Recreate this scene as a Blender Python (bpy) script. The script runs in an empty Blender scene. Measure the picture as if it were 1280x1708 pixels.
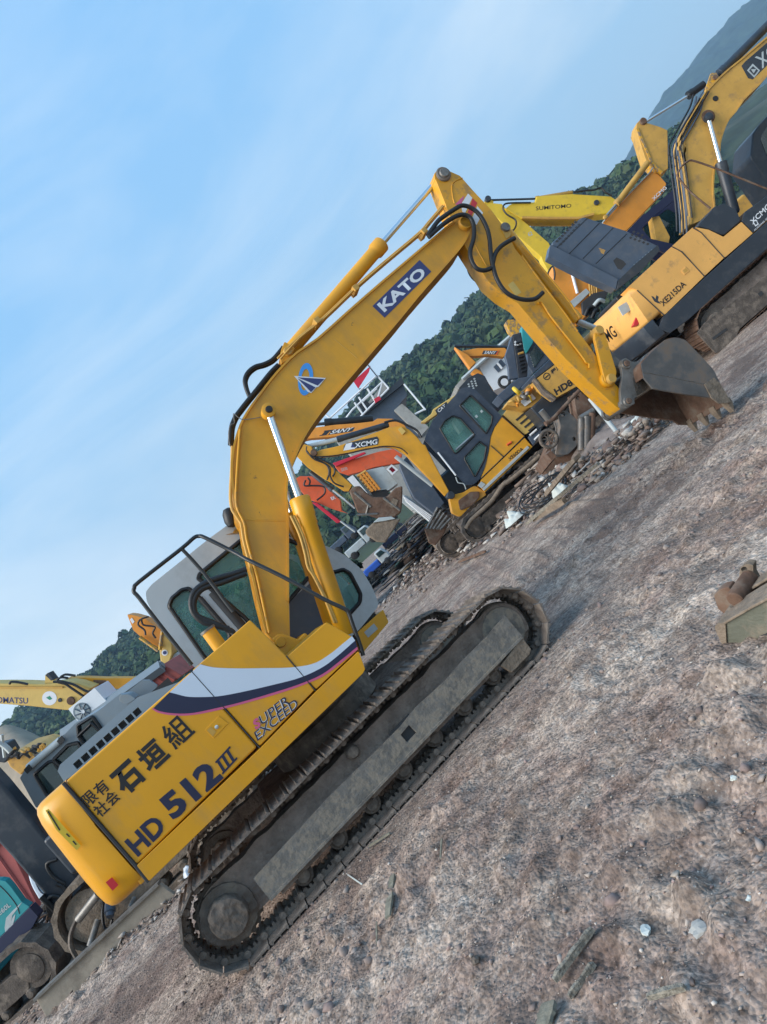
import bpy, bmesh, math, random
from mathutils import Vector, Matrix, noise
from mathutils.geometry import tessellate_polygon
random.seed(7)
sc = bpy.context.scene
C = sc.collection
sin, cos, rad, PI = math.sin, math.cos, math.radians, math.pi

# ---------------------------------------------------------------- camera
FPX, HCAM = 1233.0, 1.6
ROLL, PITCH = rad(42), rad(1.27)
cR = Vector((1, 0, 0)); cU = Vector((0, -sin(PITCH), cos(PITCH))); cF = Vector((0, cos(PITCH), sin(PITCH)))
camX = cR * cos(ROLL) - cU * sin(ROLL)
camY = cR * sin(ROLL) + cU * cos(ROLL)
cd = bpy.data.cameras.new('camera'); cam = bpy.data.objects.new('camera', cd); C.objects.link(cam)
m = Matrix((camX, camY, -cF)).transposed().to_4x4(); m.translation = Vector((0, 0, HCAM)); cam.matrix_world = m
cd.sensor_fit = 'VERTICAL'; cd.sensor_height = 36; cd.lens = 36 * FPX / 1708; cd.clip_end = 6000; cd.clip_start = 0.05
sc.camera = cam

# ---------------------------------------------------------------- sky and sun
SUN_EL, SUN_AZ = rad(36), rad(-112)      # azimuth measured from +Y towards +X: behind the camera, to the left
w = bpy.data.worlds.new('World'); sc.world = w; w.use_nodes = True
nt = w.node_tree; nt.nodes.clear()
def N(t, **k):
    n = nt.nodes.new(t)
    for a, b in k.items(): setattr(n, a, b)
    return n
out = N('ShaderNodeOutputWorld'); bg = N('ShaderNodeBackground'); bg.inputs[1].default_value = 0.12
sky = N('ShaderNodeTexSky', sky_type='NISHITA', sun_disc=False, sun_elevation=SUN_EL, sun_rotation=SUN_AZ)
sky.air_density = 1.0; sky.dust_density = 1.2; sky.ozone_density = 1.6
tint = N('ShaderNodeMix', data_type='RGBA', blend_type='MULTIPLY'); tint.inputs[0].default_value = 1
tint.inputs[7].default_value = (1.0, 1.12, 1.16, 1)
nt.links.new(sky.outputs[0], tint.inputs[6])
tc = N('ShaderNodeTexCoord'); mp = N('ShaderNodeMapping'); mp.inputs['Scale'].default_value = (1.0, 1.0, 3.2); mp.inputs['Location'].default_value = (0.3, 0.1, 0.0)
nz = N('ShaderNodeTexNoise'); nz.inputs['Scale'].default_value = 1.6; nz.inputs['Detail'].default_value = 7; nz.inputs['Roughness'].default_value = 0.55; nz.inputs['Distortion'].default_value = 0.5
nt.links.new(tc.outputs['Generated'], mp.inputs[0]); nt.links.new(mp.outputs[0], nz.inputs['Vector'])
cr = N('ShaderNodeValToRGB'); cr.color_ramp.elements[0].position = 0.42; cr.color_ramp.elements[1].position = 0.70
nt.links.new(nz.outputs[0], cr.inputs[0])
sep = N('ShaderNodeSeparateXYZ'); nt.links.new(tc.outputs['Generated'], sep.inputs[0])
fade = N('ShaderNodeMapRange'); fade.inputs[1].default_value = 0.75; fade.inputs[2].default_value = 0.0; fade.inputs[3].default_value = 0.18; fade.inputs[4].default_value = 1.0
nt.links.new(sep.outputs[2], fade.inputs[0])
mu = N('ShaderNodeMath', operation='MULTIPLY'); nt.links.new(cr.outputs[0], mu.inputs[0]); nt.links.new(fade.outputs[0], mu.inputs[1])
el = N('ShaderNodeValToRGB'); ee = el.color_ramp.elements
while len(ee) < 4: ee.new(.5)
for e_, (p_, c_) in zip(ee, ((0.0, (5.0, 6.2, 6.6)), (.14, (4.2, 5.9, 7.0)), (.38, (2.8, 5.2, 7.8)), (.85, (2.0, 4.6, 8.1)))): e_.position = p_; e_.color = tuple(v / 10 for v in c_) + (1,)
nt.links.new(sep.outputs[2], el.inputs[0])
up = N('ShaderNodeVectorMath', operation='SCALE'); up.inputs['Scale'].default_value = 8.3; nt.links.new(el.outputs[0], up.inputs[0])
bl = N('ShaderNodeMix', data_type='RGBA'); bl.inputs[0].default_value = .9; nt.links.new(tint.outputs[2], bl.inputs[6]); nt.links.new(up.outputs[0], bl.inputs[7])
mc = N('ShaderNodeMix', data_type='RGBA'); nt.links.new(mu.outputs[0], mc.inputs[0]); nt.links.new(bl.outputs[2], mc.inputs[6]); mc.inputs[7].default_value = (5.9, 6.6, 7.0, 1)
nt.links.new(mc.outputs[2], bg.inputs[0]); nt.links.new(bg.outputs[0], out.inputs[0])
sd = bpy.data.lights.new('sun', 'SUN'); so = bpy.data.objects.new('sun', sd); C.objects.link(so)
sd.energy = 3.6; sd.angle = rad(45); sd.color = (1, 0.92, 0.82)
dirv = Vector((sin(SUN_AZ) * cos(SUN_EL), cos(SUN_AZ) * cos(SUN_EL), sin(SUN_EL)))
so.rotation_euler = dirv.to_track_quat('Z', 'Y').to_euler()
vs = sc.view_settings; vs.view_transform = 'Standard'; vs.look = 'None'; vs.exposure = 0.42; vs.gamma = 1; vs.use_curve_mapping = False
sc.cycles.max_bounces = 5; sc.cycles.transparent_max_bounces = 8; sc.cycles.volume_bounces = 0

# ---------------------------------------------------------------- materials
def mat(name, col, rough=.6, metal=0, var=.15, vscale=3, dirt=None, dirt_amt=.0, dscale=2.0, bump=.0, bscale=30, spec=.5, trans=0, emis=None, coat=0, streak=1.0, band=(.08, .16), thr=.5, chips=None):
    m = bpy.data.materials.new(name); m.use_nodes = True
    nt = m.node_tree; b = nt.nodes['Principled BSDF']
    L = nt.links.new
    b.inputs['Roughness'].default_value = rough; b.inputs['Metallic'].default_value = metal
    b.inputs['Specular IOR Level'].default_value = spec
    if coat: b.inputs['Coat Weight'].default_value = coat; b.inputs['Coat Roughness'].default_value = .15
    if trans: b.inputs['Transmission Weight'].default_value = trans
    def n(t, **k):
        x = nt.nodes.new(t)
        for a, c in k.items(): setattr(x, a, c)
        return x
    tc = n('ShaderNodeTexCoord')
    base = (*col, 1)
    nz = n('ShaderNodeTexNoise'); nz.inputs['Scale'].default_value = vscale; nz.inputs['Detail'].default_value = 5; nz.inputs['Roughness'].default_value = .6
    L(tc.outputs['Object'], nz.inputs['Vector'])
    mr = n('ShaderNodeMapRange'); mr.inputs[1].default_value = .3; mr.inputs[2].default_value = .7; mr.inputs[3].default_value = 1 - var; mr.inputs[4].default_value = 1 + var
    L(nz.outputs[0], mr.inputs[0])
    mx = n('ShaderNodeVectorMath', operation='SCALE'); mx.inputs[0].default_value = col; L(mr.outputs[0], mx.inputs['Scale'])
    last = mx.outputs[0]
    if dirt is not None:
        mp = n('ShaderNodeMapping'); mp.inputs['Scale'].default_value = (1, 1, 1 / streak); L(tc.outputs['Object'], mp.inputs[0])
        n2 = n('ShaderNodeTexNoise'); n2.inputs['Scale'].default_value = dscale; n2.inputs['Detail'].default_value = 9; n2.inputs['Roughness'].default_value = .68
        L(mp.outputs[0], n2.inputs['Vector'])
        r2 = n('ShaderNodeMapRange'); r2.inputs[1].default_value = thr; r2.inputs[2].default_value = thr + band[1]; r2.inputs[3].default_value = 0; r2.inputs[4].default_value = dirt_amt
        L(n2.outputs[0], r2.inputs[0])
        mm = n('ShaderNodeMix', data_type='RGBA'); L(r2.outputs[0], mm.inputs[0]); L(last, mm.inputs[6]); mm.inputs[7].default_value = (*dirt, 1)
        last = mm.outputs[2]
        rr = n('ShaderNodeMapRange'); rr.inputs[3].default_value = rough; rr.inputs[4].default_value = .9; L(r2.outputs[0], rr.inputs[0]); L(rr.outputs[0], b.inputs['Roughness'])
    if chips:
        nc = n('ShaderNodeTexNoise'); nc.inputs['Scale'].default_value = chips[1]; nc.inputs['Detail'].default_value = 8; nc.inputs['Roughness'].default_value = .75; L(tc.outputs['Object'], nc.inputs['Vector'])
        rc = n('ShaderNodeMapRange'); rc.inputs[1].default_value = chips[2]; rc.inputs[2].default_value = chips[2] + .02; rc.inputs[3].default_value = 0; rc.inputs[4].default_value = chips[3]; L(nc.outputs[0], rc.inputs[0])
        mk = n('ShaderNodeMix', data_type='RGBA'); L(rc.outputs[0], mk.inputs[0]); L(last, mk.inputs[6]); mk.inputs[7].default_value = (*chips[0], 1); last = mk.outputs[2]
    L(last, b.inputs['Base Color'])
    if bump:
        n3 = n('ShaderNodeTexNoise'); n3.inputs['Scale'].default_value = bscale; n3.inputs['Detail'].default_value = 6; L(tc.outputs['Object'], n3.inputs['Vector'])
        bp = n('ShaderNodeBump'); bp.inputs['Strength'].default_value = bump; bp.inputs['Distance'].default_value = .02; L(n3.outputs[0], bp.inputs['Height']); L(bp.outputs[0], b.inputs['Normal'])
    if emis: b.inputs['Emission Color'].default_value = (*emis[:3], 1); b.inputs['Emission Strength'].default_value = emis[3]
    return m
DUST = (.20, .165, .13); MUD = (.12, .092, .075)
M = {}
def defm(k, *a, **kw): M[k] = mat(k, *a, **kw)
defm('yellow_paint', (.73, .335, .005), .38, var=.08, vscale=1.5, dirt=(.42, .25, .08), dirt_amt=.45, dscale=2.6, streak=3, spec=.5, coat=.1, chips=((.16, .09, .05), 9, .70, .8))
defm('boom_yellow', (.68, .32, .015), .5, var=.12, vscale=2.2, dirt=(.38, .23, .08), dirt_amt=.45, dscale=2.4, streak=2.5, chips=((.10, .06, .035), 7, .665, .85))
defm('arm_yellow', (.70, .325, .012), .45, var=.12, vscale=2.5, dirt=(.28, .19, .10), dirt_amt=.7, dscale=6, band=(.05, .1), thr=.53, chips=((.10, .06, .035), 7, .665, .85))
defm('worn_yellow', (.62, .33, .02), .6, var=.1, dirt=DUST, dirt_amt=.9, dscale=12, thr=.47, band=(.03, .08), bump=.2)
defm('peach_yellow', (.74, .39, .10), .5, var=.08, vscale=2, dirt=(.30, .19, .10), dirt_amt=.6, dscale=5, thr=.55, chips=((.12, .06, .03), 8, .66, .9))
defm('ochre_yellow', (.55, .31, .06), .55, var=.12, vscale=3, dirt=(.24, .16, .09), dirt_amt=.6, dscale=5, thr=.52)
defm('lemon_yellow', (.68, .47, .03), .5, var=.08, dirt=(.3, .22, .08), dirt_amt=.5, dscale=4, thr=.55)
defm('pale_yellow', (.64, .44, .12), .6, var=.1, dirt=(.3, .2, .1), dirt_amt=.5, dscale=3, thr=.52)
defm('orange_paint', (.68, .105, .03), .5, var=.1, dirt=(.3, .12, .07), dirt_amt=.5, dscale=4, thr=.55)
defm('amber_paint', (.70, .27, .03), .5, var=.1, dirt=(.3, .2, .1), dirt_amt=.5, dscale=4, thr=.55)
defm('teal_paint', (.02, .26, .28), .45, var=.1, dirt=(.1, .15, .15), dirt_amt=.4, dscale=4, thr=.55)
defm('navy_paint', (.013, .018, .055), .4, var=.05)
defm('navy_box', (.028, .04, .15), .4, var=.05)
defm('black_letter', (.012, .012, .014), .5, var=.1)
defm('white_paint', (.72, .75, .78), .4, var=.04)
defm('white_stripe', (.62, .70, .80), .35, var=.03)
defm('pink_paint', (.62, .11, .24), .4, var=.05)
defm('red_paint', (.55, .02, .03), .35, var=.05)
defm('orange_stripe', (.65, .15, .1), .4)
defm('blue_paint', (.02, .09, .42), .4)
defm('sky_blue_paint', (.05, .30, .75), .4)
defm('charcoal_paint', (.022, .030, .042), .4, var=.1, dirt=(.09, .09, .09), dirt_amt=.4, dscale=4)
defm('slate_paint', (.060, .085, .125), .45, var=.15, dirt=(.15, .15, .15), dirt_amt=.35, dscale=5)
defm('cab_grey', (.46, .49, .50), .45, var=.06, vscale=1.5, dirt=(.25, .25, .24), dirt_amt=.35, dscale=2.5)
defm('hood_grey', (.17, .215, .25), .45, var=.08, dirt=(.22, .22, .2), dirt_amt=.3)
defm('dark_interior', (.035, .037, .04), .8)
defm('rubber', (.012, .012, .013), .5, bump=.1, bscale=60, var=.2)
defm('black_rail', (.018, .019, .02), .4, var=.2)
defm('chrome', (.62, .68, .72), .18, metal=.9, var=.05)
defm('old_chrome', (.35, .38, .40), .35, metal=.7, var=.2)
defm('steel', (.20, .19, .175), .5, metal=.5, var=.2, vscale=8, dirt=(.10, .085, .07), dirt_amt=.7, dscale=7, bump=.15)
defm('bucket_steel', (.135, .13, .125), .5, metal=.35, var=.25, vscale=4, dirt=(.24, .18, .135), dirt_amt=.9, dscale=4, thr=.47, band=(.1, .14), bump=.15, bscale=20)
defm('muddy_rust', (.14, .085, .06), .85, var=.3, vscale=7, dirt=(.20, .16, .125), dirt_amt=.8, dscale=6, bump=.4, bscale=25)
defm('muddy_steel', (.105, .088, .075), .75, var=.35, vscale=9, dirt=(.23, .19, .155), dirt_amt=.85, dscale=6, thr=.48, band=(.1, .15), bump=.5, bscale=45)
defm('mud', MUD, .95, var=.4, vscale=7, dirt=(.2, .165, .135), dirt_amt=.8, dscale=9, bump=1.0, bscale=38)
defm('dried_mud_steel', (.19, .175, .155), .8, var=.25, vscale=5, dirt=(.31, .262, .205), dirt_amt=.7, dscale=14, thr=.46, band=(.1, .1), bump=.5, bscale=35)
defm('tan_mud', (.225, .178, .135), .95, var=.3, vscale=10, dirt=(.11, .09, .07), dirt_amt=.6, dscale=9, bump=.7, bscale=40)
defm('brown_mud', (.205, .165, .14), .95, var=.35, vscale=6, dirt=(.30, .25, .21), dirt_amt=.8, dscale=7, bump=1.0, bscale=30)
defm('hub_mud', (.15, .125, .105), .85, var=.3, vscale=6, dirt=(.21, .18, .145), dirt_amt=.9, dscale=5, bump=.8, bscale=25)
defm('shoe_mud', (.19, .158, .134), .85, var=.35, vscale=8, dirt=(.30, .255, .21), dirt_amt=.85, dscale=7, thr=.48, band=(.1, .15), bump=.6, bscale=40)
defm('wood', (.20, .19, .15), .9, var=.35, vscale=14, dirt=(.1, .09, .07), dirt_amt=.6, dscale=12, bump=.4)
defm('pale_cloth', (.52, .56, .53), .9, var=.2, vscale=6, dirt=(.25, .22, .19), dirt_amt=.7, dscale=6)
defm('concrete', (.34, .34, .32), .9, var=.15, dirt=(.2, .19, .17), dirt_amt=.6, dscale=2)
defm('container_red', (.36, .075, .06), .6, var=.12, dirt=(.2, .1, .08), dirt_amt=.5, dscale=2)
defm('tarp_red', (.38, .09, .08), .7, var=.12)
defm('pale_metal', (.42, .47, .48), .5, var=.1, dirt=(.25, .25, .24), dirt_amt=.4)
defm('green_net', (.03, .24, .15), .8, var=.3)
defm('cloth_red', (.55, .02, .05), .8, var=.1)
defm('tyre', (.02, .02, .02), .8, bump=.2)
for k_ in ('mud', 'brown_mud', 'hub_mud', 'shoe_mud', 'muddy_steel', 'dried_mud_steel', 'tan_mud', 'muddy_rust', 'wood'):
    M[k_].node_tree.nodes['Principled BSDF'].inputs['Specular IOR Level'].default_value = .15
def glassmat(name, col, alpha):
    m = bpy.data.materials.new(name); m.use_nodes = True; nt = m.node_tree; b = nt.nodes['Principled BSDF']; o = nt.nodes['Material Output']
    b.inputs['Base Color'].default_value = (*col, 1); b.inputs['Roughness'].default_value = .06; b.inputs['Specular IOR Level'].default_value = .9
    t = nt.nodes.new('ShaderNodeBsdfTransparent'); t.inputs[0].default_value = (.78, .92, .90, 1); x = nt.nodes.new('ShaderNodeMixShader'); x.inputs[0].default_value = alpha
    tc = nt.nodes.new('ShaderNodeTexCoord'); nz = nt.nodes.new('ShaderNodeTexNoise'); nz.inputs['Scale'].default_value = 3; nz.inputs['Detail'].default_value = 6
    mr = nt.nodes.new('ShaderNodeMapRange'); mr.inputs[1].default_value = .35; mr.inputs[2].default_value = .7; mr.inputs[3].default_value = alpha * .8; mr.inputs[4].default_value = min(1, alpha * 1.35)
    nt.links.new(tc.outputs['Object'], nz.inputs['Vector']); nt.links.new(nz.outputs[0], mr.inputs[0]); nt.links.new(mr.outputs[0], x.inputs[0])
    nt.links.new(t.outputs[0], x.inputs[1]); nt.links.new(b.outputs[0], x.inputs[2]); nt.links.new(x.outputs[0], o.inputs[0]); return m
M['glass'] = glassmat('glass', (.16, .36, .34), .24)
M['dark_glass'] = glassmat('dark_glass', (.012, .035, .042), .85)

# ---------------------------------------------------------------- frames: a machine's own axes on the ground
def ray(px, py):
    return cF * FPX + camX * (px - 640) + camY * (854 - py)
class Fr:
    """x along the machine, y across it away from the viewer's side, z up; (X, Y) on the ground, heading in degrees"""
    def __init__(s, X, Y, head, Z=0):
        h = rad(head); s.head = h; s.O = Vector((X, Y, Z)); s.hx = Vector((cos(h), sin(h), 0)); s.hy = Vector((-sin(h), cos(h), 0))
    def P(s, px, py, lat=0):
        d = ray(px, py); o = s.O + s.hy * lat; e = Vector((0, 0, HCAM))
        t = (o - e).dot(s.hy) / d.dot(s.hy); q = e + d * t - s.O
        return Vector((q.dot(s.hx), lat, q.z))
    def mpp(s, px, py, lat=0):
        q = s.P(px, py, lat); return (s.O + s.hx * q.x + s.hy * q.y).y / FPX
    def W(s, v): return s.O + s.hx * v[0] + s.hy * v[1] + Vector((0, 0, v[2]))
def ground(px, py, z=0):
    d = ray(px, py); t = (z - HCAM) / d.z
    return Vector((d.x * t, d.y * t, z))
ZZ = dict(R1=(0, 960, 2), R2=(200, 820, 2.6667), R3=(280, 960, 1.939), R4=(360, 260, 2.37), R5=(860, 260, 3.0476), R6=(480, 540, 2.7826), R7=(980, 0, 4.2667),
          A1=(270, 1380, 4.571), A2=(680, 960, 4.571), A3=(480, 1160, 4.571), A4=(560, 960, 4.571), A5=(40, 1240, 4.571), A6=(960, 520, 4.571),
          B1=(1040, 20, 5.333), B2=(1040, 240, 5.333), B3=(860, 300, 5.333), B4=(480, 690, 5.333), B5=(680, 640, 5.333), B6=(760, 520, 5.333), B7=(0, 1060, 4.923), B8=(0, 1360, 4.2667))
class Pt(tuple):
    def __add__(s, o): return [tuple(s)] + o if isinstance(o, list) else tuple(s) + tuple(o)
    def __radd__(s, o): return o + [tuple(s)]
def z(k, *pts):
    ox, oy, s = ZZ[k]
    r = [(ox + p[0] / s, oy + p[1] / s) + tuple(p[2:]) for p in pts]
    return r if len(r) > 1 else Pt(r[0])

# ---------------------------------------------------------------- object helpers
def link(name, me, mt, parent=None):
    o = bpy.data.objects.new(name, me); C.objects.link(o)
    if mt is not None and not me.materials: me.materials.append(M[mt] if isinstance(mt, str) else mt)
    if parent is not None: o.parent = parent
    return o
def tag(o, label=None, cat=None, group=None, kind=None):
    for k, v in (('label', label), ('category', cat), ('group', group), ('kind', kind)):
        if v: o[k] = v
    return o
def thing(name, fr, label, cat, group=None):
    o = bpy.data.objects.new(name, None); C.objects.link(o); o.empty_display_size = .3
    o.location = fr.O; o.rotation_euler = (0, 0, fr.head)
    return tag(o, label, cat, group)
def finish(name, bm, mt, parent=None, bevel=0, segs=2, smooth=35, recalc=True):
    if recalc: bmesh.ops.recalc_face_normals(bm, faces=bm.faces)
    me = bpy.data.meshes.new(name); bm.to_mesh(me); bm.free()
    o = link(name, me, mt, parent)
    if smooth:
        for p in me.polygons: p.use_smooth = True
        me.set_sharp_from_angle(angle=rad(smooth))
    if bevel:
        b = o.modifiers.new('bevel', 'BEVEL'); b.width = bevel; b.segments = segs; b.limit_method = 'ANGLE'; b.angle_limit = rad(30); b.harden_normals = False
        for p in me.polygons: p.use_smooth = True
        me.set_sharp_from_angle(angle=rad(180))
        wn = o.modifiers.new('weighted', 'WEIGHTED_NORMAL'); wn.keep_sharp = False; wn.weight = 80
    return o
def add_prism(bm, outer, holes, f0, f1):
    """outer/holes: lists of 2D (a,b); f0/f1 map (a,b) to 3D for the two caps"""
    loops = [outer] + list(holes or [])
    flat = [q for l in loops for q in l]
    tris = tessellate_polygon([[Vector((q[0], q[1], 0)) for q in l] for l in loops])
    v0 = [bm.verts.new(f0(*q)) for q in flat]; v1 = [bm.verts.new(f1(*q)) for q in flat]
    if holes:
        for t in tris:
            try: bm.faces.new([v0[i] for i in t]); bm.faces.new([v1[i] for i in reversed(t)])
            except ValueError: pass
    else:
        bm.faces.new(v0); bm.faces.new(list(reversed(v1)))
    k = 0
    for l in loops:
        n = len(l)
        for i in range(n):
            a, b = k + i, k + (i + 1) % n
            bm.faces.new((v0[a], v0[b], v1[b], v1[a]))
        k += n
def loc2(fr, pts, lat):
    r = []
    for p in pts:
        q = fr.P(p[0], p[1], lat); r.append((q.x, q.z))
    return r
def rnd(pts, r=.3, n=4):
    """round the corners of a closed polygon (fraction r of the shorter edge)"""
    o = []
    for i in range(len(pts)):
        a, b, c = Vector(pts[i - 1]), Vector(pts[i]), Vector(pts[(i + 1) % len(pts)])
        d = min((a - b).length, (c - b).length) * r
        p, q = b + (a - b).normalized() * d, b + (c - b).normalized() * d
        for j in range(n + 1):
            t = j / n; o.append(tuple(p * (1 - t) ** 2 + b * 2 * t * (1 - t) + q * t * t))
    return o
def smoothc(pts, n=5, closed=False):
    v = [Vector(p) for p in pts]; o = []; L = len(v)
    rng = range(L if closed else L - 1)
    for i in rng:
        if closed: a, b, c, d = v[i - 1], v[i], v[(i + 1) % L], v[(i + 2) % L]
        else: a, b, c, d = v[max(i - 1, 0)], v[i], v[i + 1], v[min(i + 2, L - 1)]
        for j in range(n):
            t = j / n
            o.append(.5 * ((2 * b) + (c - a) * t + (2 * a - 5 * b + 4 * c - d) * t * t + (3 * b - a - 3 * c + d) * t ** 3))
    if not closed: o.append(v[-1])
    return [tuple(p) for p in o]
def prism(name, fr, pts, lat0, lat1, mt, parent, holes=None, bevel=.008, segs=2, smooth=35, ref=None):
    """outline in picture coordinates laid on the plane lat=ref (default the near face), given thickness lat0..lat1"""
    r = lat0 if ref is None else ref
    bm = bmesh.new()
    add_prism(bm, loc2(fr, pts, r), [loc2(fr, h, r) for h in (holes or [])], lambda a, b: (a, lat0, b), lambda a, b: (a, lat1, b))
    return finish(name, bm, mt, parent, bevel if not holes else (.014 if name == 'cab' else 0), segs, smooth)
def prismL(name, pts, lat0, lat1, mt, parent, holes=None, bevel=.008, segs=2, smooth=35):
    bm = bmesh.new(); add_prism(bm, pts, holes, lambda a, b: (a, lat0, b), lambda a, b: (a, lat1, b))
    return finish(name, bm, mt, parent, bevel if not holes else 0, segs, smooth)
def add_box(bm, x0, x1, y0, y1, z0, z1):
    v = [bm.verts.new((x, y, zz)) for x in (x0, x1) for y in (y0, y1) for zz in (z0, z1)]
    for f in ((0, 1, 3, 2), (4, 6, 7, 5), (0, 4, 5, 1), (2, 3, 7, 6), (0, 2, 6, 4), (1, 5, 7, 3)): bm.faces.new([v[i] for i in f])
    return v
def box(name, x0, x1, y0, y1, z0, z1, mt, parent, bevel=.01):
    bm = bmesh.new(); add_box(bm, x0, x1, y0, y1, z0, z1); return finish(name, bm, mt, parent, bevel)
def basis(d):
    d = d.normalized(); u = d.cross(Vector((0, 0, 1)))
    if u.length < .05: u = d.cross(Vector((0, 1, 0)))
    u.normalize(); return u, d.cross(u).normalized()
def add_lathe(bm, a, b, prof, n=20, caps=True):
    a, b = Vector(a), Vector(b); u, v = basis(b - a); rings = []
    for t, r in prof:
        c = a.lerp(b, t); rings.append([bm.verts.new(c + (u * cos(2 * PI * i / n) + v * sin(2 * PI * i / n)) * r) for i in range(n)])
    for r0, r1 in zip(rings, rings[1:]):
        for i in range(n): bm.faces.new((r0[i], r0[(i + 1) % n], r1[(i + 1) % n], r1[i]))
    if caps: bm.faces.new(rings[0]); bm.faces.new(list(reversed(rings[-1])))
def lathe(name, a, b, prof, mt, parent, n=20, bevel=0):
    bm = bmesh.new(); add_lathe(bm, a, b, prof, n); return finish(name, bm, mt, parent, bevel, smooth=40)
def cyl(name, a, b, r, mt, parent, n=20): return lathe(name, a, b, [(0, r), (1, r)], mt, parent, n)
def add_tube(bm, pts, r, n=8):
    pts = [Vector(p) for p in pts]; rings = []; pu = None
    for i, p in enumerate(pts):
        d = (pts[min(i + 1, len(pts) - 1)] - pts[max(i - 1, 0)]).normalized()
        if pu is None: u, v = basis(d)
        else:
            u = (pu - d * pu.dot(d))
            u = u.normalized() if u.length > 1e-4 else basis(d)[0]; v = d.cross(u)
        pu = u
        rings.append([bm.verts.new(p + (u * cos(2 * PI * k / n) + v * sin(2 * PI * k / n)) * r) for k in range(n)])
    for r0, r1 in zip(rings, rings[1:]):
        for k in range(n): bm.faces.new((r0[k], r0[(k + 1) % n], r1[(k + 1) % n], r1[k]))
    bm.faces.new(rings[0]); bm.faces.new(list(reversed(rings[-1])))
def tube(name, fr, pts, r, mt, parent, sm=5, n=8):
    """pts: (px, py, lat)"""
    q = [fr.P(*p) for p in pts]
    if sm: q = smoothc(q, sm)
    bm = bmesh.new(); add_tube(bm, q, r, n); return finish(name, bm, mt, parent, smooth=60)
def tubeL(name, pts, r, mt, parent, sm=5, n=8):
    if sm: pts = smoothc(pts, sm)
    bm = bmesh.new(); add_tube(bm, pts, r, n); return finish(name, bm, mt, parent, smooth=60)
def ribbon(name, fr, pts, lat0, lat1, th, mt, parent, ref=None, side=1):
    """a plate of thickness th following an open line of the outline, spanning lat0..lat1"""
    q = loc2(fr, pts, lat0 if ref is None else ref); o = []
    for i, p in enumerate(q):
        a, b = Vector(q[max(i - 1, 0)]), Vector(q[min(i + 1, len(q) - 1)])
        d = (b - a).normalized(); nn = Vector((-d.y, d.x)) * side
        o.append(tuple(Vector(p) + nn * th))
    return prismL(name, q + o[::-1], lat0, lat1, mt, parent, bevel=0)
def decal(name, fr, pts, lat, mt, parent, proud=.003, holes=None):
    bm = bmesh.new()
    add_prism(bm, loc2(fr, pts, lat), [loc2(fr, h, lat) for h in (holes or [])], lambda a, b: (a, lat - proud, b), lambda a, b: (a, lat - .0004, b))
    return finish(name, bm, mt, parent, smooth=0)
def text(name, body, fr, bl, br, tl, lat, mt, parent, bold=.02, proud=.003, tall=1.0, latfn=None):
    cu = bpy.data.curves.new('letters', 'FONT'); cu.body = body; cu.size = 1; cu.offset = bold; cu.resolution_u = 3
    to = bpy.data.objects.new('letters', cu); C.objects.link(to)
    dg = bpy.context.evaluated_depsgraph_get(); me = bpy.data.meshes.new_from_object(to.evaluated_get(dg))
    bpy.data.objects.remove(to); bpy.data.curves.remove(cu)
    xs = [v.co.x for v in me.vertices]; ys = [v.co.y for v in me.vertices]
    x0, x1, y0, y1 = min(xs), max(xs), min(ys), max(ys)
    A, B, T = fr.P(*bl, lat), fr.P(*br, lat), fr.P(*tl, lat)
    for v in me.vertices:
        s, t = (v.co.x - x0) / (x1 - x0), (v.co.y - y0) / (y1 - y0)
        q = A + (B - A) * s + (T - A) * t; q.y = lat - proud; v.co = q
    me.materials.clear()
    return link(name, me, mt, parent)
def spot(fr, px, py, lat, rpx):
    """outline of a small disc in picture coordinates"""
    return [(px + rpx * cos(2 * PI * i / 16), py + rpx * sin(2 * PI * i / 16)) for i in range(16)]
def pin(name, fr, px, py, lat0, lat1, r, mt, parent, ref=None):
    q = fr.P(px, py, lat0 if ref is None else ref)
    return lathe(name, (q.x, lat0, q.z), (q.x, lat1, q.z), [(0, r * .85), (.04, r), (.96, r), (1, r * .85)], mt, parent, 20)
def grow(pts, k, c=None):
    cx = sum(p[0] for p in pts) / len(pts); cy = sum(p[1] for p in pts) / len(pts)
    o = []
    for p in pts:
        d = Vector((p[0] - cx, p[1] - cy)); L = d.length; d = d * ((L + k) / L); o.append((cx + d.x, cy + d.y))
    return o
ZZ.update(C1=(720, 280, 6.4), C2=(360, 560, 6.4), C3=(860, 400, 5.695), C4=(200, 860, 5.818), C5=(400, 860, 4.923))
# ================================================================ crawler tracks
def fine_prof(pr, k=5):
    o = []
    for (a, b), (c, d) in zip(pr, pr[1:]): o += [(a + (c - a) * i / k, b + (d - b) * i / k) for i in range(k)]
    return o + [pr[-1]]
def cake(o, amp, fq):
    me = o.data; ns = [v.normal.copy() for v in me.vertices]
    for v, nn in zip(me.vertices, ns): v.co += nn * (amp * (noise.noise(v.co * fq) + .5 * noise.noise(v.co * fq * 2.3)))
    return o
def stadium(x0, x1, zc, r, n):
    """n evenly spaced (point, tangent, outward normal) round a track"""
    L = x1 - x0; per = 2 * L + 2 * PI * r; o = []
    for i in range(n):
        s = per * i / n
        if s < L: p = (x0 + s, zc - r); t = (1, 0)
        elif s < L + PI * r:
            a = (s - L) / r - PI / 2; p = (x1 + r * cos(a), zc + r * sin(a)); t = (-sin(a), cos(a))
        elif s < 2 * L + PI * r: p = (x1 - (s - L - PI * r), zc + r); t = (-1, 0)
        else:
            a = (s - 2 * L - PI * r) / r + PI / 2; p = (x0 + r * cos(a), zc + r * sin(a)); t = (-sin(a), cos(a))
        o.append((p, t))
    return o
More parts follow.
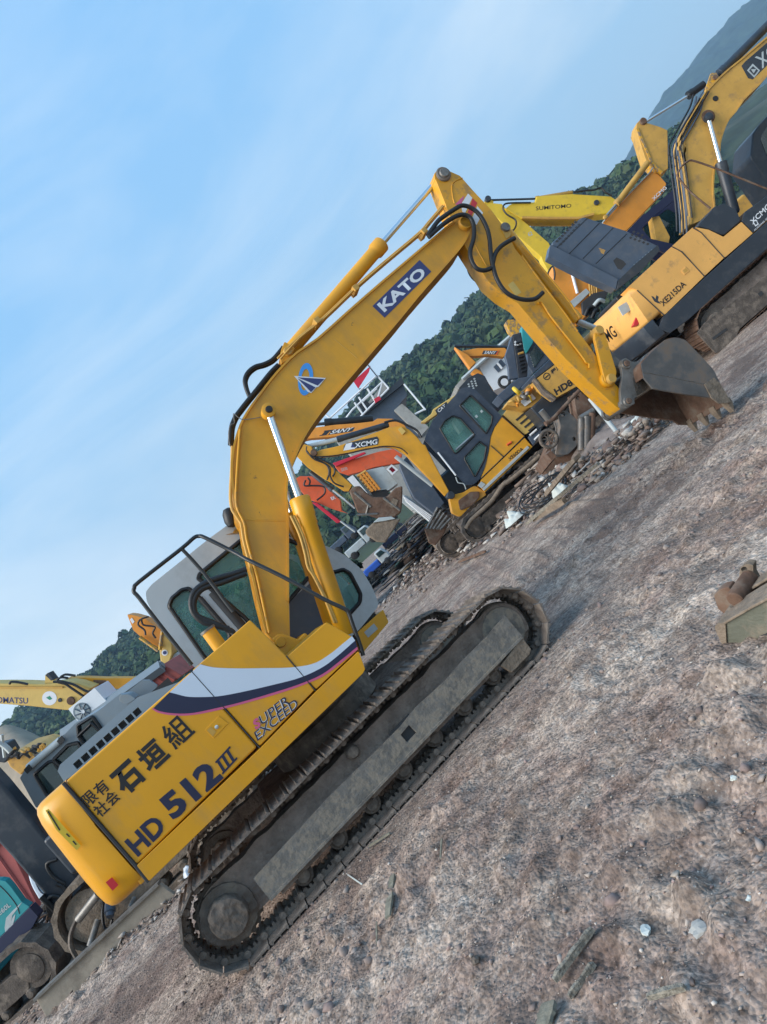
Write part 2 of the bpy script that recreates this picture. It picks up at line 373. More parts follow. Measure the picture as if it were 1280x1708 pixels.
def track(root, y0, wd, x0, x1, zc, r, n, near=True, mt='shoe_mud', hgt=.2):
    """one crawler: frame > shoes (each with its link), sprocket, idler, rollers"""
    ym = y0 + wd * .5
    za, zb = zc - r * .50, zc - r * .50 + hgt
    xa, xb = x0 + r * 1.02, x1 - r * .1
    bm = bmesh.new()
    # beam: vertical outer face, muddy sloping top, as a section run along x
    ya, yb = y0 + wd * .2, y0 + wd * .8
    sec = [(ya, za), (ya, zb), (ya + .10 * wd, zb + .012), (ym - .10 * wd, zb + .17), (ym + .10 * wd, zb + .17), (yb - .10 * wd, zb + .012), (yb, zb), (yb, za)]
    nseg = 40; rings = []
    for i in range(nseg + 1):
        x = xa + (xb - xa) * i / nseg
        rings.append([bm.verts.new((x, a, b + (noise.noise(Vector((x * 4, a * 9, b * 9))) * .018 if 1 <= k <= 6 else 0))) for k, (a, b) in enumerate(sec)])
    for q0, q1 in zip(rings, rings[1:]):
        for k in range(len(sec)): bm.faces.new((q0[k], q0[(k + 1) % len(sec)], q1[(k + 1) % len(sec)], q1[k]))
    bm.faces.new(rings[0]); bm.faces.new(list(reversed(rings[-1])))
    fr_ = finish('track_frame', bm, 'brown_mud', root, smooth=50)
    per = (2 * (x1 - x0) + 2 * PI * (r - .04)); pitch = per / n
    # shoe
    bm = bmesh.new(); h = pitch * .47
    prof = [(-h, .0), (-h + .012, .022), (-h + .024, 0.004), (-.008, .004), (0, .018), (.008, .004), (h - .022, .004), (h - .012, .02), (h + .006, .0), (h + .004, -.012), (-h, -.012)]
    a = [bm.verts.new((p[0], y0, p[1])) for p in prof]; b = [bm.verts.new((p[0], y0 + wd, p[1])) for p in prof]
    for k in range(len(prof)): bm.faces.new((a[k], a[(k + 1) % len(prof)], b[(k + 1) % len(prof)], b[k]))
    bm.faces.new(a); bm.faces.new(list(reversed(b)))
    lk = [(-h * .98, -.012), (-h * .9, -.05), (-h * .55, -.062), (-.028, -.060), (-.026, -.04), (-.010, -.035), (-.006, -.056), (.012, -.056), (.016, -.035), (.032, -.04), (.036, -.060), (h * .6, -.062), (h * 1.02, -.05), (h * 1.02, -.012)]
    for yy in (ym - .105, ym + .065):
        add_prism(bm, lk, None, lambda p, q, y=yy: (p, y, q), lambda p, q, y=yy: (p, y + .04, q))
    add_lathe(bm, (-h, ym - .135, -.042), (-h, ym + .135, -.042), [(0, .026), (1, .026)], 10)
    me_o = finish('track_shoe', bm, mt, fr_, smooth=35); me = me_o.data
    st = stadium(x0, x1, zc, r - .02, n)
    for i, (p, t) in enumerate(st):
        o = me_o if i == 0 else me_o.copy()
        if i: C.objects.link(o); o.parent = fr_
        j = random.uniform(-.004, .004)
        o.location = (p[0], 0, p[1] + j); o.rotation_euler = (0, math.atan2(t[1], -t[0]) + random.uniform(-.02, .02), 0)
    # sprocket with final drive
    rs = r - .115
    bm = bmesh.new(); teeth = 21; pr = []
    for k in range(teeth * 4):
        a_ = 2 * PI * k / (teeth * 4); rr = rs + (.018 if k % 4 in (1, 2) else 0); pr.append((x0 + rr * cos(a_), zc + rr * sin(a_)))
    add_prism(bm, pr, None, lambda p, q: (p, ym - .03, q), lambda p, q: (p, ym + .03, q))
    sp = finish('sprocket', bm, 'hub_mud', fr_)
    yd = y0 + .02
    cake(lathe('drive_hub', (x0, ym - .03, zc), (x0, yd, zc), fine_prof([(0, rs * .98), (.10, rs * .98), (.12, rs * .90), (.45, rs * .88), (.5, rs * .62), (.88, rs * .60), (.98, rs * .55), (.99, rs * .3), (1, rs * .02)]), 'hub_mud', sp, 56), .012, 22)
    # mud packed inside the band, hiding the chain's gaps
    bm = bmesh.new(); R_ = []; yc0, yc1 = ym - .085, ym + .085; rr_ = r - .13; nn_ = 160
    for i, (p, t) in enumerate(stadium(x0, x1, zc, rr_, nn_)):
        k = 1 + .10 * noise.noise(Vector((p[0] * 7, p[1] * 7, y0)))
        q = (p[0] if x0 < p[0] < x1 else (x0 if p[0] <= x0 else x1) + (p[0] - (x0 if p[0] <= x0 else x1)) * k, zc + (p[1] - zc) * k)
        q = (q[0], max(q[1], zc - r * .42))
        R_.append((bm.verts.new((q[0], yc0 + .02 * noise.noise(Vector((p[0] * 9, p[1] * 9, 1))), q[1])), bm.verts.new((q[0], yc1, q[1]))))
    for i in range(nn_): a, b = R_[i], R_[(i + 1) % nn_]; bm.faces.new((a[0], b[0], b[1], a[1]))
    bm.faces.new([a[0] for a in R_]); bm.faces.new([a[1] for a in reversed(R_)])
    finish('packed_mud', bm, 'brown_mud', fr_, smooth=30)
    # idler
    idl = lathe('idler', (x1, ym - .07, zc), (x1, ym + .07, zc), [(0, rs * .98), (.3, rs * .98), (.32, rs * 1.04), (.68, rs * 1.04), (.7, rs * .98), (1, rs * .98)], 'muddy_steel', fr_, 40)
    lathe('idler_hub', (x1, ym - .12, zc), (x1, ym - .07, zc), [(0, rs * .3), (.5, rs * .34), (.55, rs * .8), (1, rs * .84)], 'dried_mud_steel', idl, 32)
    for k in range(7):
        x = x0 + r * 1.05 + (x1 - x0 - r * 1.55) * (k + .5) / 7
        lathe('track_roller', (x, y0 + wd * .2, zc - r + .155), (x, y0 + wd * .8, zc - r + .155), [(0, .045), (.02, .05), (.12, .055), (.13, .075), (.3, .075), (.31, .055), (.69, .055), (.7, .075), (.87, .075), (.88, .055), (1, .045)], 'muddy_steel', fr_, 20)
    x = (x0 + x1) / 2 - .1
    lathe('carrier_roller', (x, ym - .16, zc + r - .16), (x, ym + .14, zc + r - .16), [(0, .04), (.1, .055), (1, .055)], 'muddy_steel', fr_, 20)
    return fr_

# ================================================================ the yellow excavator in front
K = Fr(-2.97, 4.99, 18)
T = thing('excavator', K, 'large yellow excavator with grey cab and blue and white stripe, nearest machine in the yard', 'excavator', 'excavators parked in the yard')
ft = track(T, 0.0, .5, .33, 3.27, .345, .345, 45, hgt=.19)
track(T, 1.95, .5, .33, 3.27, .345, .345, 45)
# worn guard plate with a square opening on the outer face of the near beam, and the idler guard
prism('side_guard', K, z('A1', (700, 395), (830, 560)) + z('A2', (885, 470), (740, 305), (600, 470), (420, 650), (300, 790), (60, 1010)) + z('A3', (860, 240), (660, 440), (330, 760)), .045, .07, 'dried_mud_steel', ft,
      holes=[z('A3', (925, 225), (985, 285), (912, 358), (862, 300))])
box('guard_hole_shade', *(lambda a, b: (min(a.x, b.x) - .06, max(a.x, b.x) + .06, .072, .098, min(a.z, b.z) - .06, max(a.z, b.z) + .06))(K.P(*z('A3', (862, 300)), .045), K.P(*z('A3', (985, 285)), .045)), 'dark_interior', ft, 0)  # dark-coloured box behind the opening, standing in for the shade inside it
prism('idler_guard', K, z('A2', (800, 570), (870, 460), (945, 560), (935, 600), (800, 740), (710, 690)), .03, .075, 'tan_mud', ft)
ribbon('guard_flange', K, [z('A1', (835, 563)), z('A2', (880, 478))], .02, .07, .018, 'dried_mud_steel', ft)
# undercarriage centre and swing bearing
bm = bmesh.new(); add_box(bm, .95, 2.65, .45, 1.98, .36, .62); add_box(bm, 1.1, 1.5, .3, 2.15, .3, .5); add_box(bm, 2.1, 2.5, .3, 2.15, .3, .5)
cf = finish('centre_frame', bm, 'mud', T, .02)
lathe('swing_bearing', (1.78, 1.22, .6), (1.78, 1.22, .93), [(0, .5), (.1, .56), (.6, .56), (.65, .5), (1, .5)], 'muddy_steel', cf, 40)
# platform
bm = bmesh.new(); add_box(bm, .05, 2.16, .075, 2.40, .925, 1.02)
deck = finish('platform', bm, 'yellow_paint', T, .01)
# counterweight: plan curve lofted up with rounded top and bottom edges
def counterweight():
    g0 = K.P(*z('A5', (290, 310)), .04); g1 = K.P(*z('A5', (945, 1062)), .04)
    def xg(zz): return g1.x + (g0.x - g1.x) * (zz - g1.z) / (g0.z - g1.z) - .012
    zt, zb = 1.81, .925
    bm = bmesh.new(); rings = []
    lv = [(zb, .10), (zb + .02, .05), (zb + .06, .015), (zb + .14, 0), (1.2, 0), (1.45, 0), (zt - .2, .0), (zt - .12, .012), (zt - .05, .045), (zt - .012, .10), (zt, .17)]
    for zz, ins in lv:
        lean = max(0, (zz - 1.2)) * .05
        pl = [(xg(zz), .04 + ins * .9)]
        for i in range(17):
            a = PI * i / 16; cx, cy, rx, ry = 0.10, 1.22, .36, 1.18
            sx = -abs(sin(a)) ** .45 * rx; sy = -cos(a); sy = math.copysign(abs(sy) ** .55, sy) * ry
            k = (1 - ins * .75)
            pl.append((cx + sx * k + lean - .02, cy + sy * (1 - ins * .8)))
        pl.append((xg(zz), 2.40 - ins * .9))
        rings.append([bm.verts.new((a, b, zz)) for a, b in pl])
    n = len(rings[0])
    for r0, r1 in zip(rings, rings[1:]):
        for i in range(n): bm.faces.new((r0[i], r0[(i + 1) % n], r1[(i + 1) % n], r1[i]))
    bm.faces.new(rings[0]); bm.faces.new(rings[-1])
    return finish('counterweight', bm, 'yellow_paint', T, smooth=60)
cw = counterweight()
# side panels of the house
YL = .04
prism('side_door', K, rnd(z('R2', (318, 800), (612, 1136)) + z('A5', (858, 930)) + z('A5', (318, 290)), .03), YL, YL + .35, 'yellow_paint', T, bevel=.03, segs=4, ref=YL)
prism('tank_panel', K, rnd([(321, 1118), (417.5, 1033.8), (477, 1093), (525, 1151), (433.5, 1245)], .03), YL, YL + .62, 'yellow_paint', T, bevel=.025, segs=4)
prism('tool_box', K, rnd([(479, 1095), (545, 1037.5), (586, 1061), (598, 1083), (527.5, 1150)], .05), YL, YL + .62, 'yellow_paint', T, bevel=.03, segs=4)
prism('sill', K, rnd([(228, 1444), (433, 1249.5), (526, 1155), (598.5, 1086), (609.5, 1116), (606, 1123), (249, 1470)], .08), YL - .012, YL + .3, 'yellow_paint', T, bevel=.03, segs=5)
box('body_core', .12, 1.75, .2, 2.35, 1.0, 1.66, 'dark_interior', T)
box('far_side_door', .12, 1.2, 2.2, 2.4, 1.02, 1.78, 'yellow_paint', T)
# grey engine hood with a row of slots, behind the top edge of the side
hq = [K.P(px, py, .55) for px, py in z('B7', (440, 1130), (470, 1075), (1180, 497), (1300, 560))]
def hood():
    P0 = K.P(*z('B7', (440, 1128)), .55); P1 = K.P(*z('B7', (1175, 505)), .55); P2 = K.P(*z('B7', (1330, 590)), .55)
    zt = (P0.z + P1.z) / 2 + .02; x0, x1, x2 = P0.x, P1.x, P1.x + .28; zb = 1.62
    holes = []
    n = 9
    for i in range(n):
        a = x0 + .14 + (x1 - x0 - .2) * i / n; holes.append([(a, .30), (a + .055, .30), (a + .055, .62), (a, .62)])
    bm = bmesh.new()
    add_prism(bm, [(x0, -1.2), (x0 + .03, .85), (x0 + .07, 1), (x1 - .03, 1), (x2, .2), (x2 + .05, -1.2)], holes, lambda a, b: (a, .50 + .05 * b, zt - .16 + .16 * b), lambda a, b: (a, .54 + .05 * b, zt - .17 + .16 * b))
    o = finish('engine_hood', bm, 'hood_grey', T, smooth=30)
    prismL('hood_top', [(x0 + .01, zt - .3), (x0 + .05, zt - .01), (x1 - .02, zt - .01), (x2 - .03, zt - .12), (x2, zt - .3)], .56, 1.75, 'hood_grey', o, bevel=.02)
    box('hood_liner', x0 + .06, x2 - .05, .56, .60, 1.6, zt - .04, 'dark_interior', o, 0)
    return o
hood()
# hatch and latch on the side door
lt = prism('door_latch', K, z('R2', (378, 1060), (440, 997), (484, 1030), (418, 1098)), YL - .004, YL + .01, 'yellow_paint', T, bevel=.003)
decal('latch_recess', K, z('R2', (388, 1062), (405, 1046), (428, 1066), (415, 1090)), YL - .005, 'ochre_yellow', lt, .001)
pin('latch_lock', K, *z('R2', (431, 1047)), YL - .012, YL, .014, 'chrome', lt)
# stripe: white, navy, pink bands sweeping forward, laid over the panels
def band(name, up, lo, mt, pr):
    u, l = smoothc(up, 6), smoothc(lo, 6)
    decal(name, K, u + l[::-1], YL - .0005, mt, T, pr)
wu = z('R2', (358, 768), (420, 782), (520, 786), (640, 785), (760, 782), (860, 765), (930, 726), (1000, 670), (1033, 643))
wl = z('R2', (222, 893), (250, 900), (300, 912), (360, 914), (440, 910), (540, 892), (680, 860), (800, 828), (900, 782), (970, 730), (1047, 662))
nl = z('R2', (150, 963), (180, 977), (240, 986), (320, 985), (420, 965), (540, 936), (680, 895), (800, 856), (900, 812), (980, 752), (1056, 690))
pl = z('R2', (143, 966), (175, 984), (240, 995), (320, 994), (424, 975), (540, 946), (680, 906), (800, 866), (903, 822), (985, 762), (1059, 701))
band('white_stripe', wu, wl, 'white_stripe', .003); band('navy_stripe', wl, nl, 'navy_paint', .004); band('pink_stripe', nl, pl, 'pink_paint', .003)
# panel gaps drawn by real seams
for q in ([(320, 1120), (434, 1248)], [(477.8, 1094), (526.5, 1152)]):
    tube('panel_seam', K, [(a, b, YL - .001) for a, b in q], .0045, 'dark_interior', T, 0, 6)
tube('counterweight_seam', K, [z('A5', (300, 300)) + (YL + .0,), z('A5', (860, 940)) + (YL + .0,), z('A5', (950, 1058)) + (YL,)], .014, 'dark_interior', T, 0, 6)
# lettering
YT = YL - .0005
text('model_letters', 'HD', K, z('A5', (872, 866)), z('A5', (1095, 650)), z('A5', (765, 748)), YT, 'navy_paint', T, .035)
text('model_letters', '512', K, (291, 1369), (374, 1298), (262, 1336), YT, 'navy_paint', T, .045)
def numeral():
    o_, ux, uy = Vector((372, 1292)), Vector((25, -27)) * .98, Vector((-13, -21))
    f = lambda s, t: tuple(o_ + ux * s + uy * t)
    for a in (0, .88): decal('numeral_bar', K, [f(0, a), f(1, a), f(1, a + .13), f(0, a + .13)], YT, 'navy_paint', T, .0035)
    for k in range(3): decal('numeral_stroke', K, [f(.07 + k * .32, .13), f(.22 + k * .32, .13), f(.22 + k * .32, .88), f(.07 + k * .32, .88)], YT, 'navy_paint', T, .003)
numeral()
def kan(ch, cx, cy, s, b):
    h = s / 2; a = rad(43); ex = (cos(a) * h, -sin(a) * h); ey = (-sin(a) * h, -cos(a) * h)
    text('company_letters', ch, K, (cx - ex[0] - ey[0], cy - ex[1] - ey[1]), (cx + ex[0] - ey[0], cy + ex[1] - ey[1]), (cx - ex[0] + ey[0], cy - ex[1] + ey[1]), YT, 'black_letter', T, b)
kan('石', 213, 1297, 47, .045); kan('垣', 254, 1260, 45, .033); kan('組', 295, 1220, 45, .013)
kan('限', 150, 1331, 23, .012); kan('有', 169, 1314, 23, .016); kan('社', 169, 1349, 23, .016); kan('会', 187, 1331, 23, .016)
def ital(body, bl, br, hgt, mt, pr, b, name='series_letters'):
    d = (Vector(br) - Vector(bl)).normalized(); up = Vector((d.y, -d.x)) if False else Vector((-abs(d.y), -abs(d.x)))
    tl = Vector(bl) + up * hgt + d * hgt * .30
    text(name, body, K, bl, br, tuple(tl), YT, mt, T, b, pr)
for bd, mt_, pr, b in (('x', 'white_paint', .002, .028), ('x', 'navy_paint', .004, .0)):
    ital('SUPER', (427, 1218), (484, 1173), 15, mt_, pr, b); ital('EXCEED', (430, 1236), (499, 1178), 15, mt_, pr, b)
ital('S', (427, 1218), (436, 1211), 16, 'pink_paint', .006, .05)
decal('reflector', K, z('A5', (625, 1058), (672, 1020), (722, 1078), (678, 1122)), YL - .004, 'red_paint', cw, .006)
decal('warning_label', K, z('A5', (165, 510), (190, 500), (435, 780), (405, 815), (250, 660)), YL - .004, 'lemon_yellow', cw, .002)
for q in (((180, 520), (270, 640)), ((320, 690), (345, 690)), ((370, 745), (395, 750))):
    decal('label_mark', K, z('A5', q[0], (q[0][0] + 10, q[0][1] - 5), (q[1][0] + 10, q[1][1] + 20), (q[1][0], q[1][1] + 25)), YL - .006, 'black_letter', cw, .002)
# ---------------- cab
cab_o = rnd(z('C4', (700, 1450), (330, 960), (262, 830), (252, 740), (310, 668), (870, 220), (1090, 60)) + [(402, 866), (440, 874)] + z('C5', (410, 178), (670, 230), (860, 320), (1000, 440), (1090, 590), (1148, 735), (960, 965)) + [(480, 1130), (345, 1130)], .25)
w1 = rnd(z('C4', (478, 880), (505, 805), (600, 724), (665, 708), (740, 760), (1090, 1170), (900, 1420), (830, 1385)), .25)
w2 = rnd(z('C4', (762, 610), (775, 570), (820, 530), (1185, 232)) + [(438, 888)] + z('C5', (415, 205), (560, 270), (640, 400), (600, 465), (410, 695)) + [(430, 1060)] + z('C4', (1225, 1000)), .15)
w3 = rnd(z('C5', (730, 470), (790, 462), (850, 443), (905, 475), (993, 645), (985, 715), (908, 800), (860, 795), (800, 700)), .25)
CY = 1.48
cab = prism('cab', K, cab_o, CY, CY + .035, 'cab_grey', T, holes=[w1, w2, w3])
def far(nm, l0, l1, holes): return prism(nm, K, cab_o, l0, l1, 'cab_grey', cab, holes=holes, ref=CY)
far('cab_far_side', 2.36, 2.395, [w1, w2, w3])
def shell(name, pts, lat0, lat1, th, mt, parent, close=False, ref=CY, fr=K):
    return ribbon(name, fr, pts, lat0, lat1, th, mt, parent, ref=ref, side=-1)
nA = len(cab_o)
shell('cab_roof', cab_o[int(nA * .1):int(nA * .47)], CY + .035, 2.36, .04, 'cab_grey', cab)
shell('cab_rear', cab_o[0:int(nA * .12)], CY + .035, 2.36, .04, 'cab_grey', cab)
shell('windscreen', cab_o[int(nA * .56):int(nA * .72)], CY + .04, 2.35, .01, 'glass', cab)
shell('cab_nose', cab_o[int(nA * .72):int(nA * .86)], CY + .035, 2.36, .04, 'cab_grey', cab)
def rim(pts, r, lat, mt='rubber', parent=cab, fr=K, name='window_seal'):
    q = [fr.P(a, b, lat) for a, b in pts]; bm = bmesh.new(); q = q + [q[0], q[1]]; add_tube(bm, q, r, 6); return finish(name, bm, mt, parent, smooth=60)
for wv in (w1, w2, w3):
    g = prism('window', K, wv, CY + .014, CY + .02, 'glass', cab, bevel=0, ref=CY)
    rim(wv, .022, CY + .004, parent=g)
for wv in (w1, w2, w3): prism('far_window', K, wv, 2.375, 2.38, 'glass', cab, bevel=0, ref=CY)
prism('roof_visor', K, z('C4', (770, 600), (822, 530), (1185, 232)) + [(438, 888), (440, 900)] + z('C4', (1200, 400), (960, 610), (900, 640)), CY + .03, CY + .4, 'dark_interior', cab, ref=CY)
tube('window_bar', K, [z('C4', (900, 740)) + (CY + .01,), z('C4', (1190, 1080)) + (CY + .01,)], .05, 'dark_interior', cab, 0, 8)
tube('window_bar', K, [z('C4', (780, 800)) + (CY + .01,), z('C4', (1080, 1150)) + (CY + .01,)], .028, 'dark_interior', cab, 0, 8)
prism('lower_panel', K, z('C5', (412, 700), (590, 545), (640, 600), (700, 860), (740, 900), (520, 1050), (412, 1000)), CY - .006, CY, 'slate_paint', cab, bevel=0)
s1 = K.P(470, 1030, 1.95)
# seat and controls seen through the glass
box('cab_floor', 1.35, 2.85, CY + .04, 2.35, 1.02, 1.1, 'dark_interior', cab)
bs = box('driver_seat', 1.55, 1.68, 1.72, 2.16, 1.5, 2.15, 'slate_paint', cab, .04); box('seat_cushion', 1.6, 2.05, 1.72, 2.16, 1.42, 1.55, 'slate_paint', bs, .04)
box('control_console', 1.7, 2.2, 1.56, 1.68, 1.2, 1.6, 'charcoal_paint', cab, .02)
prism('cab_deck', K, rnd(z('C5', (960, 966), (1178, 770), (1225, 875), (1010, 1130)), .08), CY - .02, 2.38, 'yellow_paint', T, bevel=.01)
decal('deck_label', K, z('C5', (1022, 958), (1102, 885), (1135, 930), (1055, 1002)), CY - .021, 'pale_metal', T)
mr = K.P(384, 862, 1.9)
tube('mirror_arm', K, [(396, 893, CY + .1), (399, 878, CY + .08), (390, 872, CY + .02)], .012, 'black_rail', T)
mi = lathe('mirror', K.P(*z('R2', (480, 72)), CY - .05), K.P(*z('R2', (505, 158)), CY - .05), [(0, .01), (.08, .05), (.3, .068), (.7, .068), (.92, .05), (1, .01)], 'rubber', T, 16)
prism('mirror_bracket', K, z('R2', (470, 188), (500, 180), (510, 160), (548, 168), (552, 192), (470, 197)), CY, CY + .05, 'yellow_paint', T)
# ---------------- handrail
hr = tube('handrail', K, z('C4', (700, 1450, .45), (420, 1100, .45), (190, 800, .45), (140, 745, .45), (142, 700, .45), (190, 640, .45), (600, 320, .45), (720, 215, .45), (770, 200, .45), (830, 215, .42), (1100, 350, .35)) + z('C5', (60, 360, .25), (350, 500, .16), (700, 690, .08), (860, 765, .06), (895, 800, .06), (930, 900, .06), (985, 1050, .06), (1015, 1150, .06)), .0165, 'black_rail', T, 3, 8)
tube('rail_brace', K, z('C4', (605, 325, .45), (820, 560, .45), (1020, 830, .45), (1100, 930, .45)), .015, 'black_rail', hr, 2, 8)
# exhaust stub and return hoses
a_, b_ = K.P(*z('C4', (860, 1120)), .85), K.P(*z('C4', (985, 1290)), .85)
ex = lathe('exhaust_pipe', b_, a_, [(0, .062), (1, .062)], 'yellow_paint', T, 24); lathe('exhaust_rim', a_, a_ + (a_ - b_).normalized() * .02, [(0, .07), (1, .07)], 'steel', ex, 24)
for q in (((1230, 520), (1120, 560), (980, 600), (860, 640), (740, 720), (695, 820), (710, 930), (790, 1020), (900, 1060), (1060, 1100)), ((1230, 560), (1120, 600), (990, 650), (880, 680), (790, 720), (730, 800), (720, 900), (760, 980), (900, 1040), (1080, 1120), (1100, 1150))):
    tube('hydraulic_hose', K, [z('C4', p) + (1.0,) for p in q], .027, 'rubber', T, 4, 10)
# ---------------- boom
B0, B1 = 1.02, 1.40
bt = [(783, 355)] + z('R4', (975, 232), (940, 262), (900, 290), (770, 400), (640, 510), (520, 615), (400, 722), (320, 775), (262, 830), (218, 880), (180, 930), (140, 985), (105, 1040), (83, 1095), (68, 1150), (60, 1210), (60, 1270), (68, 1340), (78, 1422)) + z('C5', (5, 60), (25, 190), (60, 330), (95, 470), (130, 640), (170, 800), (215, 960))
bb = [(484, 1060)] + z('C5', (405, 700), (405, 400), (402, 0)) + z('R4', (284, 1360), (284, 1310), (292, 1260), (318, 1190), (352, 1115), (400, 1040), (450, 975), (500, 918), (590, 812), (660, 730), (730, 648), (800, 562), (880, 470), (950, 390), (985, 345), (1003, 308)) + [(786, 381)]
boom = prism('boom', K, smoothc(bt, 2) + [(462, 1074), (474, 1085), (486, 1078)] + smoothc(bb, 2), B0, B1, 'boom_yellow', T, bevel=0, smooth=25)
ribbon('boom_top_plate', K, smoothc(bt[2:], 2), B0 - .02, B1 + .02, .02, 'boom_yellow', boom, ref=B0, side=1)
ribbon('boom_bottom_plate', K, smoothc(bb[1:-1], 2), B0 - .02, B1 + .02, .02, 'boom_yellow', boom, ref=B0, side=1)
tube('weld_line', K, [z('C5', (62, 38)) + (B0,), z('C5', (392, 42)) + (B0,)], .006, 'boom_yellow', boom, 0, 6)
tube('weld_line', K, [z('R4', (470, 725)) + (B0,), z('R4', (560, 800)) + (B0,)], .003, 'ochre_yellow', boom, 0, 6)
pin('boom_tip_boss', K, *z('C1', (352, 608)), B0 - .05, B1 + .05, .075, 'boom_yellow', boom, ref=B0)
fb = prism('boom_bracket', K, rnd(z('C5', (270, 1010), (310, 975), (360, 970), (515, 1030), (375, 1150), (330, 1110)), .2), .93, .98, 'yellow_paint', T)
prism('boom_bracket', K, rnd(z('C5', (270, 1010), (310, 975), (360, 970), (515, 1030), (375, 1150), (330, 1110)), .2), 1.44, 1.49, 'yellow_paint', T, ref=.93)
pin('boom_foot_pin', K, *z('C5', (338, 1038)), .915, 1.5, .05, 'boom_yellow', fb, ref=.93)
# plate behind the foot down to the deck
box('boom_pedestal', 1.75, 2.14, .94, 1.48, 1.0, 1.42, 'yellow_paint', T, .02)
# lettering plate
bp = decal('name_plate', K, z('R4', (620, 594), (806, 412), (852, 458), (668, 640)), B0, 'navy_box', boom, .003)
text('name_letters', 'KATO', K, z('R4', (668, 620)), z('R4', (836, 468)), z('R4', (636, 588)), B0 - .003, 'white_paint', bp, .035)
# ring and folded wings emblem
lg = decal('emblem_ring', K, [z('C2', (960 + 78 * cos(t) * 1.0 + 22 * sin(t), 465 + 20 * cos(t) - 172 * sin(t))) for t in [2 * PI * i / 30 for i in range(30)]], B0, 'sky_blue_paint', boom, .004,
           holes=[[z('C2', (955 + 44 * cos(t) + 16 * sin(t), 470 + 12 * cos(t) - 115 * sin(t))) for t in [2 * PI * i / 24 for i in range(24)]]])
decal('emblem_wing', K, z('C2', (838, 430), (1176, 452), (1098, 545), (1075, 550), (1022, 612), (985, 600)), B0 - .004, 'white_paint', lg, .002)
decal('emblem_wing', K, z('C2', (875, 445), (1160, 462), (1090, 532)), B0 - .006, 'navy_box', lg, .002)
decal('emblem_wing', K, z('C2', (875, 456), (1066, 552), (1018, 602)), B0 - .006, 'navy_box', lg, .002)
# ---------------- boom cylinder (near side) and its twin
def ram(name, fr, p0, p1, p2, lat, rr, rb, T, mt='boom_yellow', chrome='chrome', eye=True, collar=1.18, lat2=None):
    """rod from pin p0 to gland p1, barrel from p1 to base p2"""
    a, b, c = fr.P(*p0, lat), fr.P(*p1, lat), fr.P(*p2, lat if lat2 is None else lat2)
    L = (c - b).length; k = rb * 1.6 / L
    o = lathe(name, b, c, [(0, rb * 1.02), (.004, rb * collar), (k, rb * collar), (k * 1.15, rb * 1.05), (k * 1.5, rb), (.97, rb), (1, rb * .8)], mt, T, 28)
    lathe('piston_rod', a, b, [(0, rr), (1, rr)], chrome, o, 20)
    if eye:
        lathe('rod_eye', a + Vector((0, -rr * 1.3, 0)), a + Vector((0, rr * 1.3, 0)), [(0, rr * 1.5), (.06, rr * 1.75), (.94, rr * 1.75), (1, rr * 1.5)], mt, o, 24)
    return o
for lt_ in (.90, 1.52):
    q0, q1, q2 = K.P(*z('C2', (565, 810)), .90), K.P(*z('R4', (330, 1352)), .90), K.P(577, 1060, .90)
    d = lt_ - .90
    f0 = lambda q: Vector((q.x, lt_, q.z))
    L = (q2 - q1).length; rb = .084
    o = lathe('boom_cylinder', f0(q1), f0(q2), [(0, .088), (.01, .098), (.13, .098), (.15, .09), (.2, .09), (.21, .082), (.97, .082), (1, .07)], 'yellow_paint', T, 32)
    lathe('piston_rod', f0(q0), f0(q1), [(0, .036), (1, .036)], 'chrome', o, 24)
    lathe('rod_eye', f0(q0) + Vector((0, -.06, 0)), f0(q0) + Vector((0, .06, 0)), [(0, .055), (.05, .068), (.95, .068), (1, .055)], 'boom_yellow', o, 24)
    if lt_ < 1: lathe('eye_pin', f0(q0) + Vector((0, -.08, 0)), f0(q0) + Vector((0, -.06, 0)), [(0, .03), (1, .035)], 'rubber', o, 16)
lathe('cylinder_shaft', (K.P(*z('C2', (565, 810)), .9).x, .88, K.P(*z('C2', (565, 810)), .9).z), (K.P(*z('C2', (565, 810)), .9).x, 1.55, K.P(*z('C2', (565, 810)), .9).z), [(0, .035), (1, .035)], 'steel', boom)
for q in (((420, 0), (490, 150), (535, 300), (560, 420), (610, 500), (700, 680), (780, 880)), ((445, 0), (515, 150), (560, 300), (590, 440), (640, 540), (730, 720), (800, 880))):
    tube('steel_pipe', K, [z('C5', p) + (.84,) for p in q], .013, 'ochre_yellow', T, 4, 8)
# ---------------- arm cylinder on top of the boom
ac = ram('arm_cylinder', K, z('C1', (120, 70)), (637, 407), (480, 590), 1.21, .031, .072, T, collar=1.25)
prism('cylinder_lug', K, rnd(z('C2', (690, 215), (700, 150), (735, 60), (850, 130), (800, 240), (700, 300)), .2), 1.08, 1.13, 'boom_yellow', boom)
prism('cylinder_lug', K, rnd(z('C2', (690, 215), (700, 150), (735, 60), (850, 130), (800, 240), (700, 300)), .2), 1.29, 1.34, 'boom_yellow', boom, ref=1.08)
pin('lug_pin', K, *z('C2', (770, 175)), 1.05, 1.37, .045, 'ochre_yellow', boom, ref=1.08)
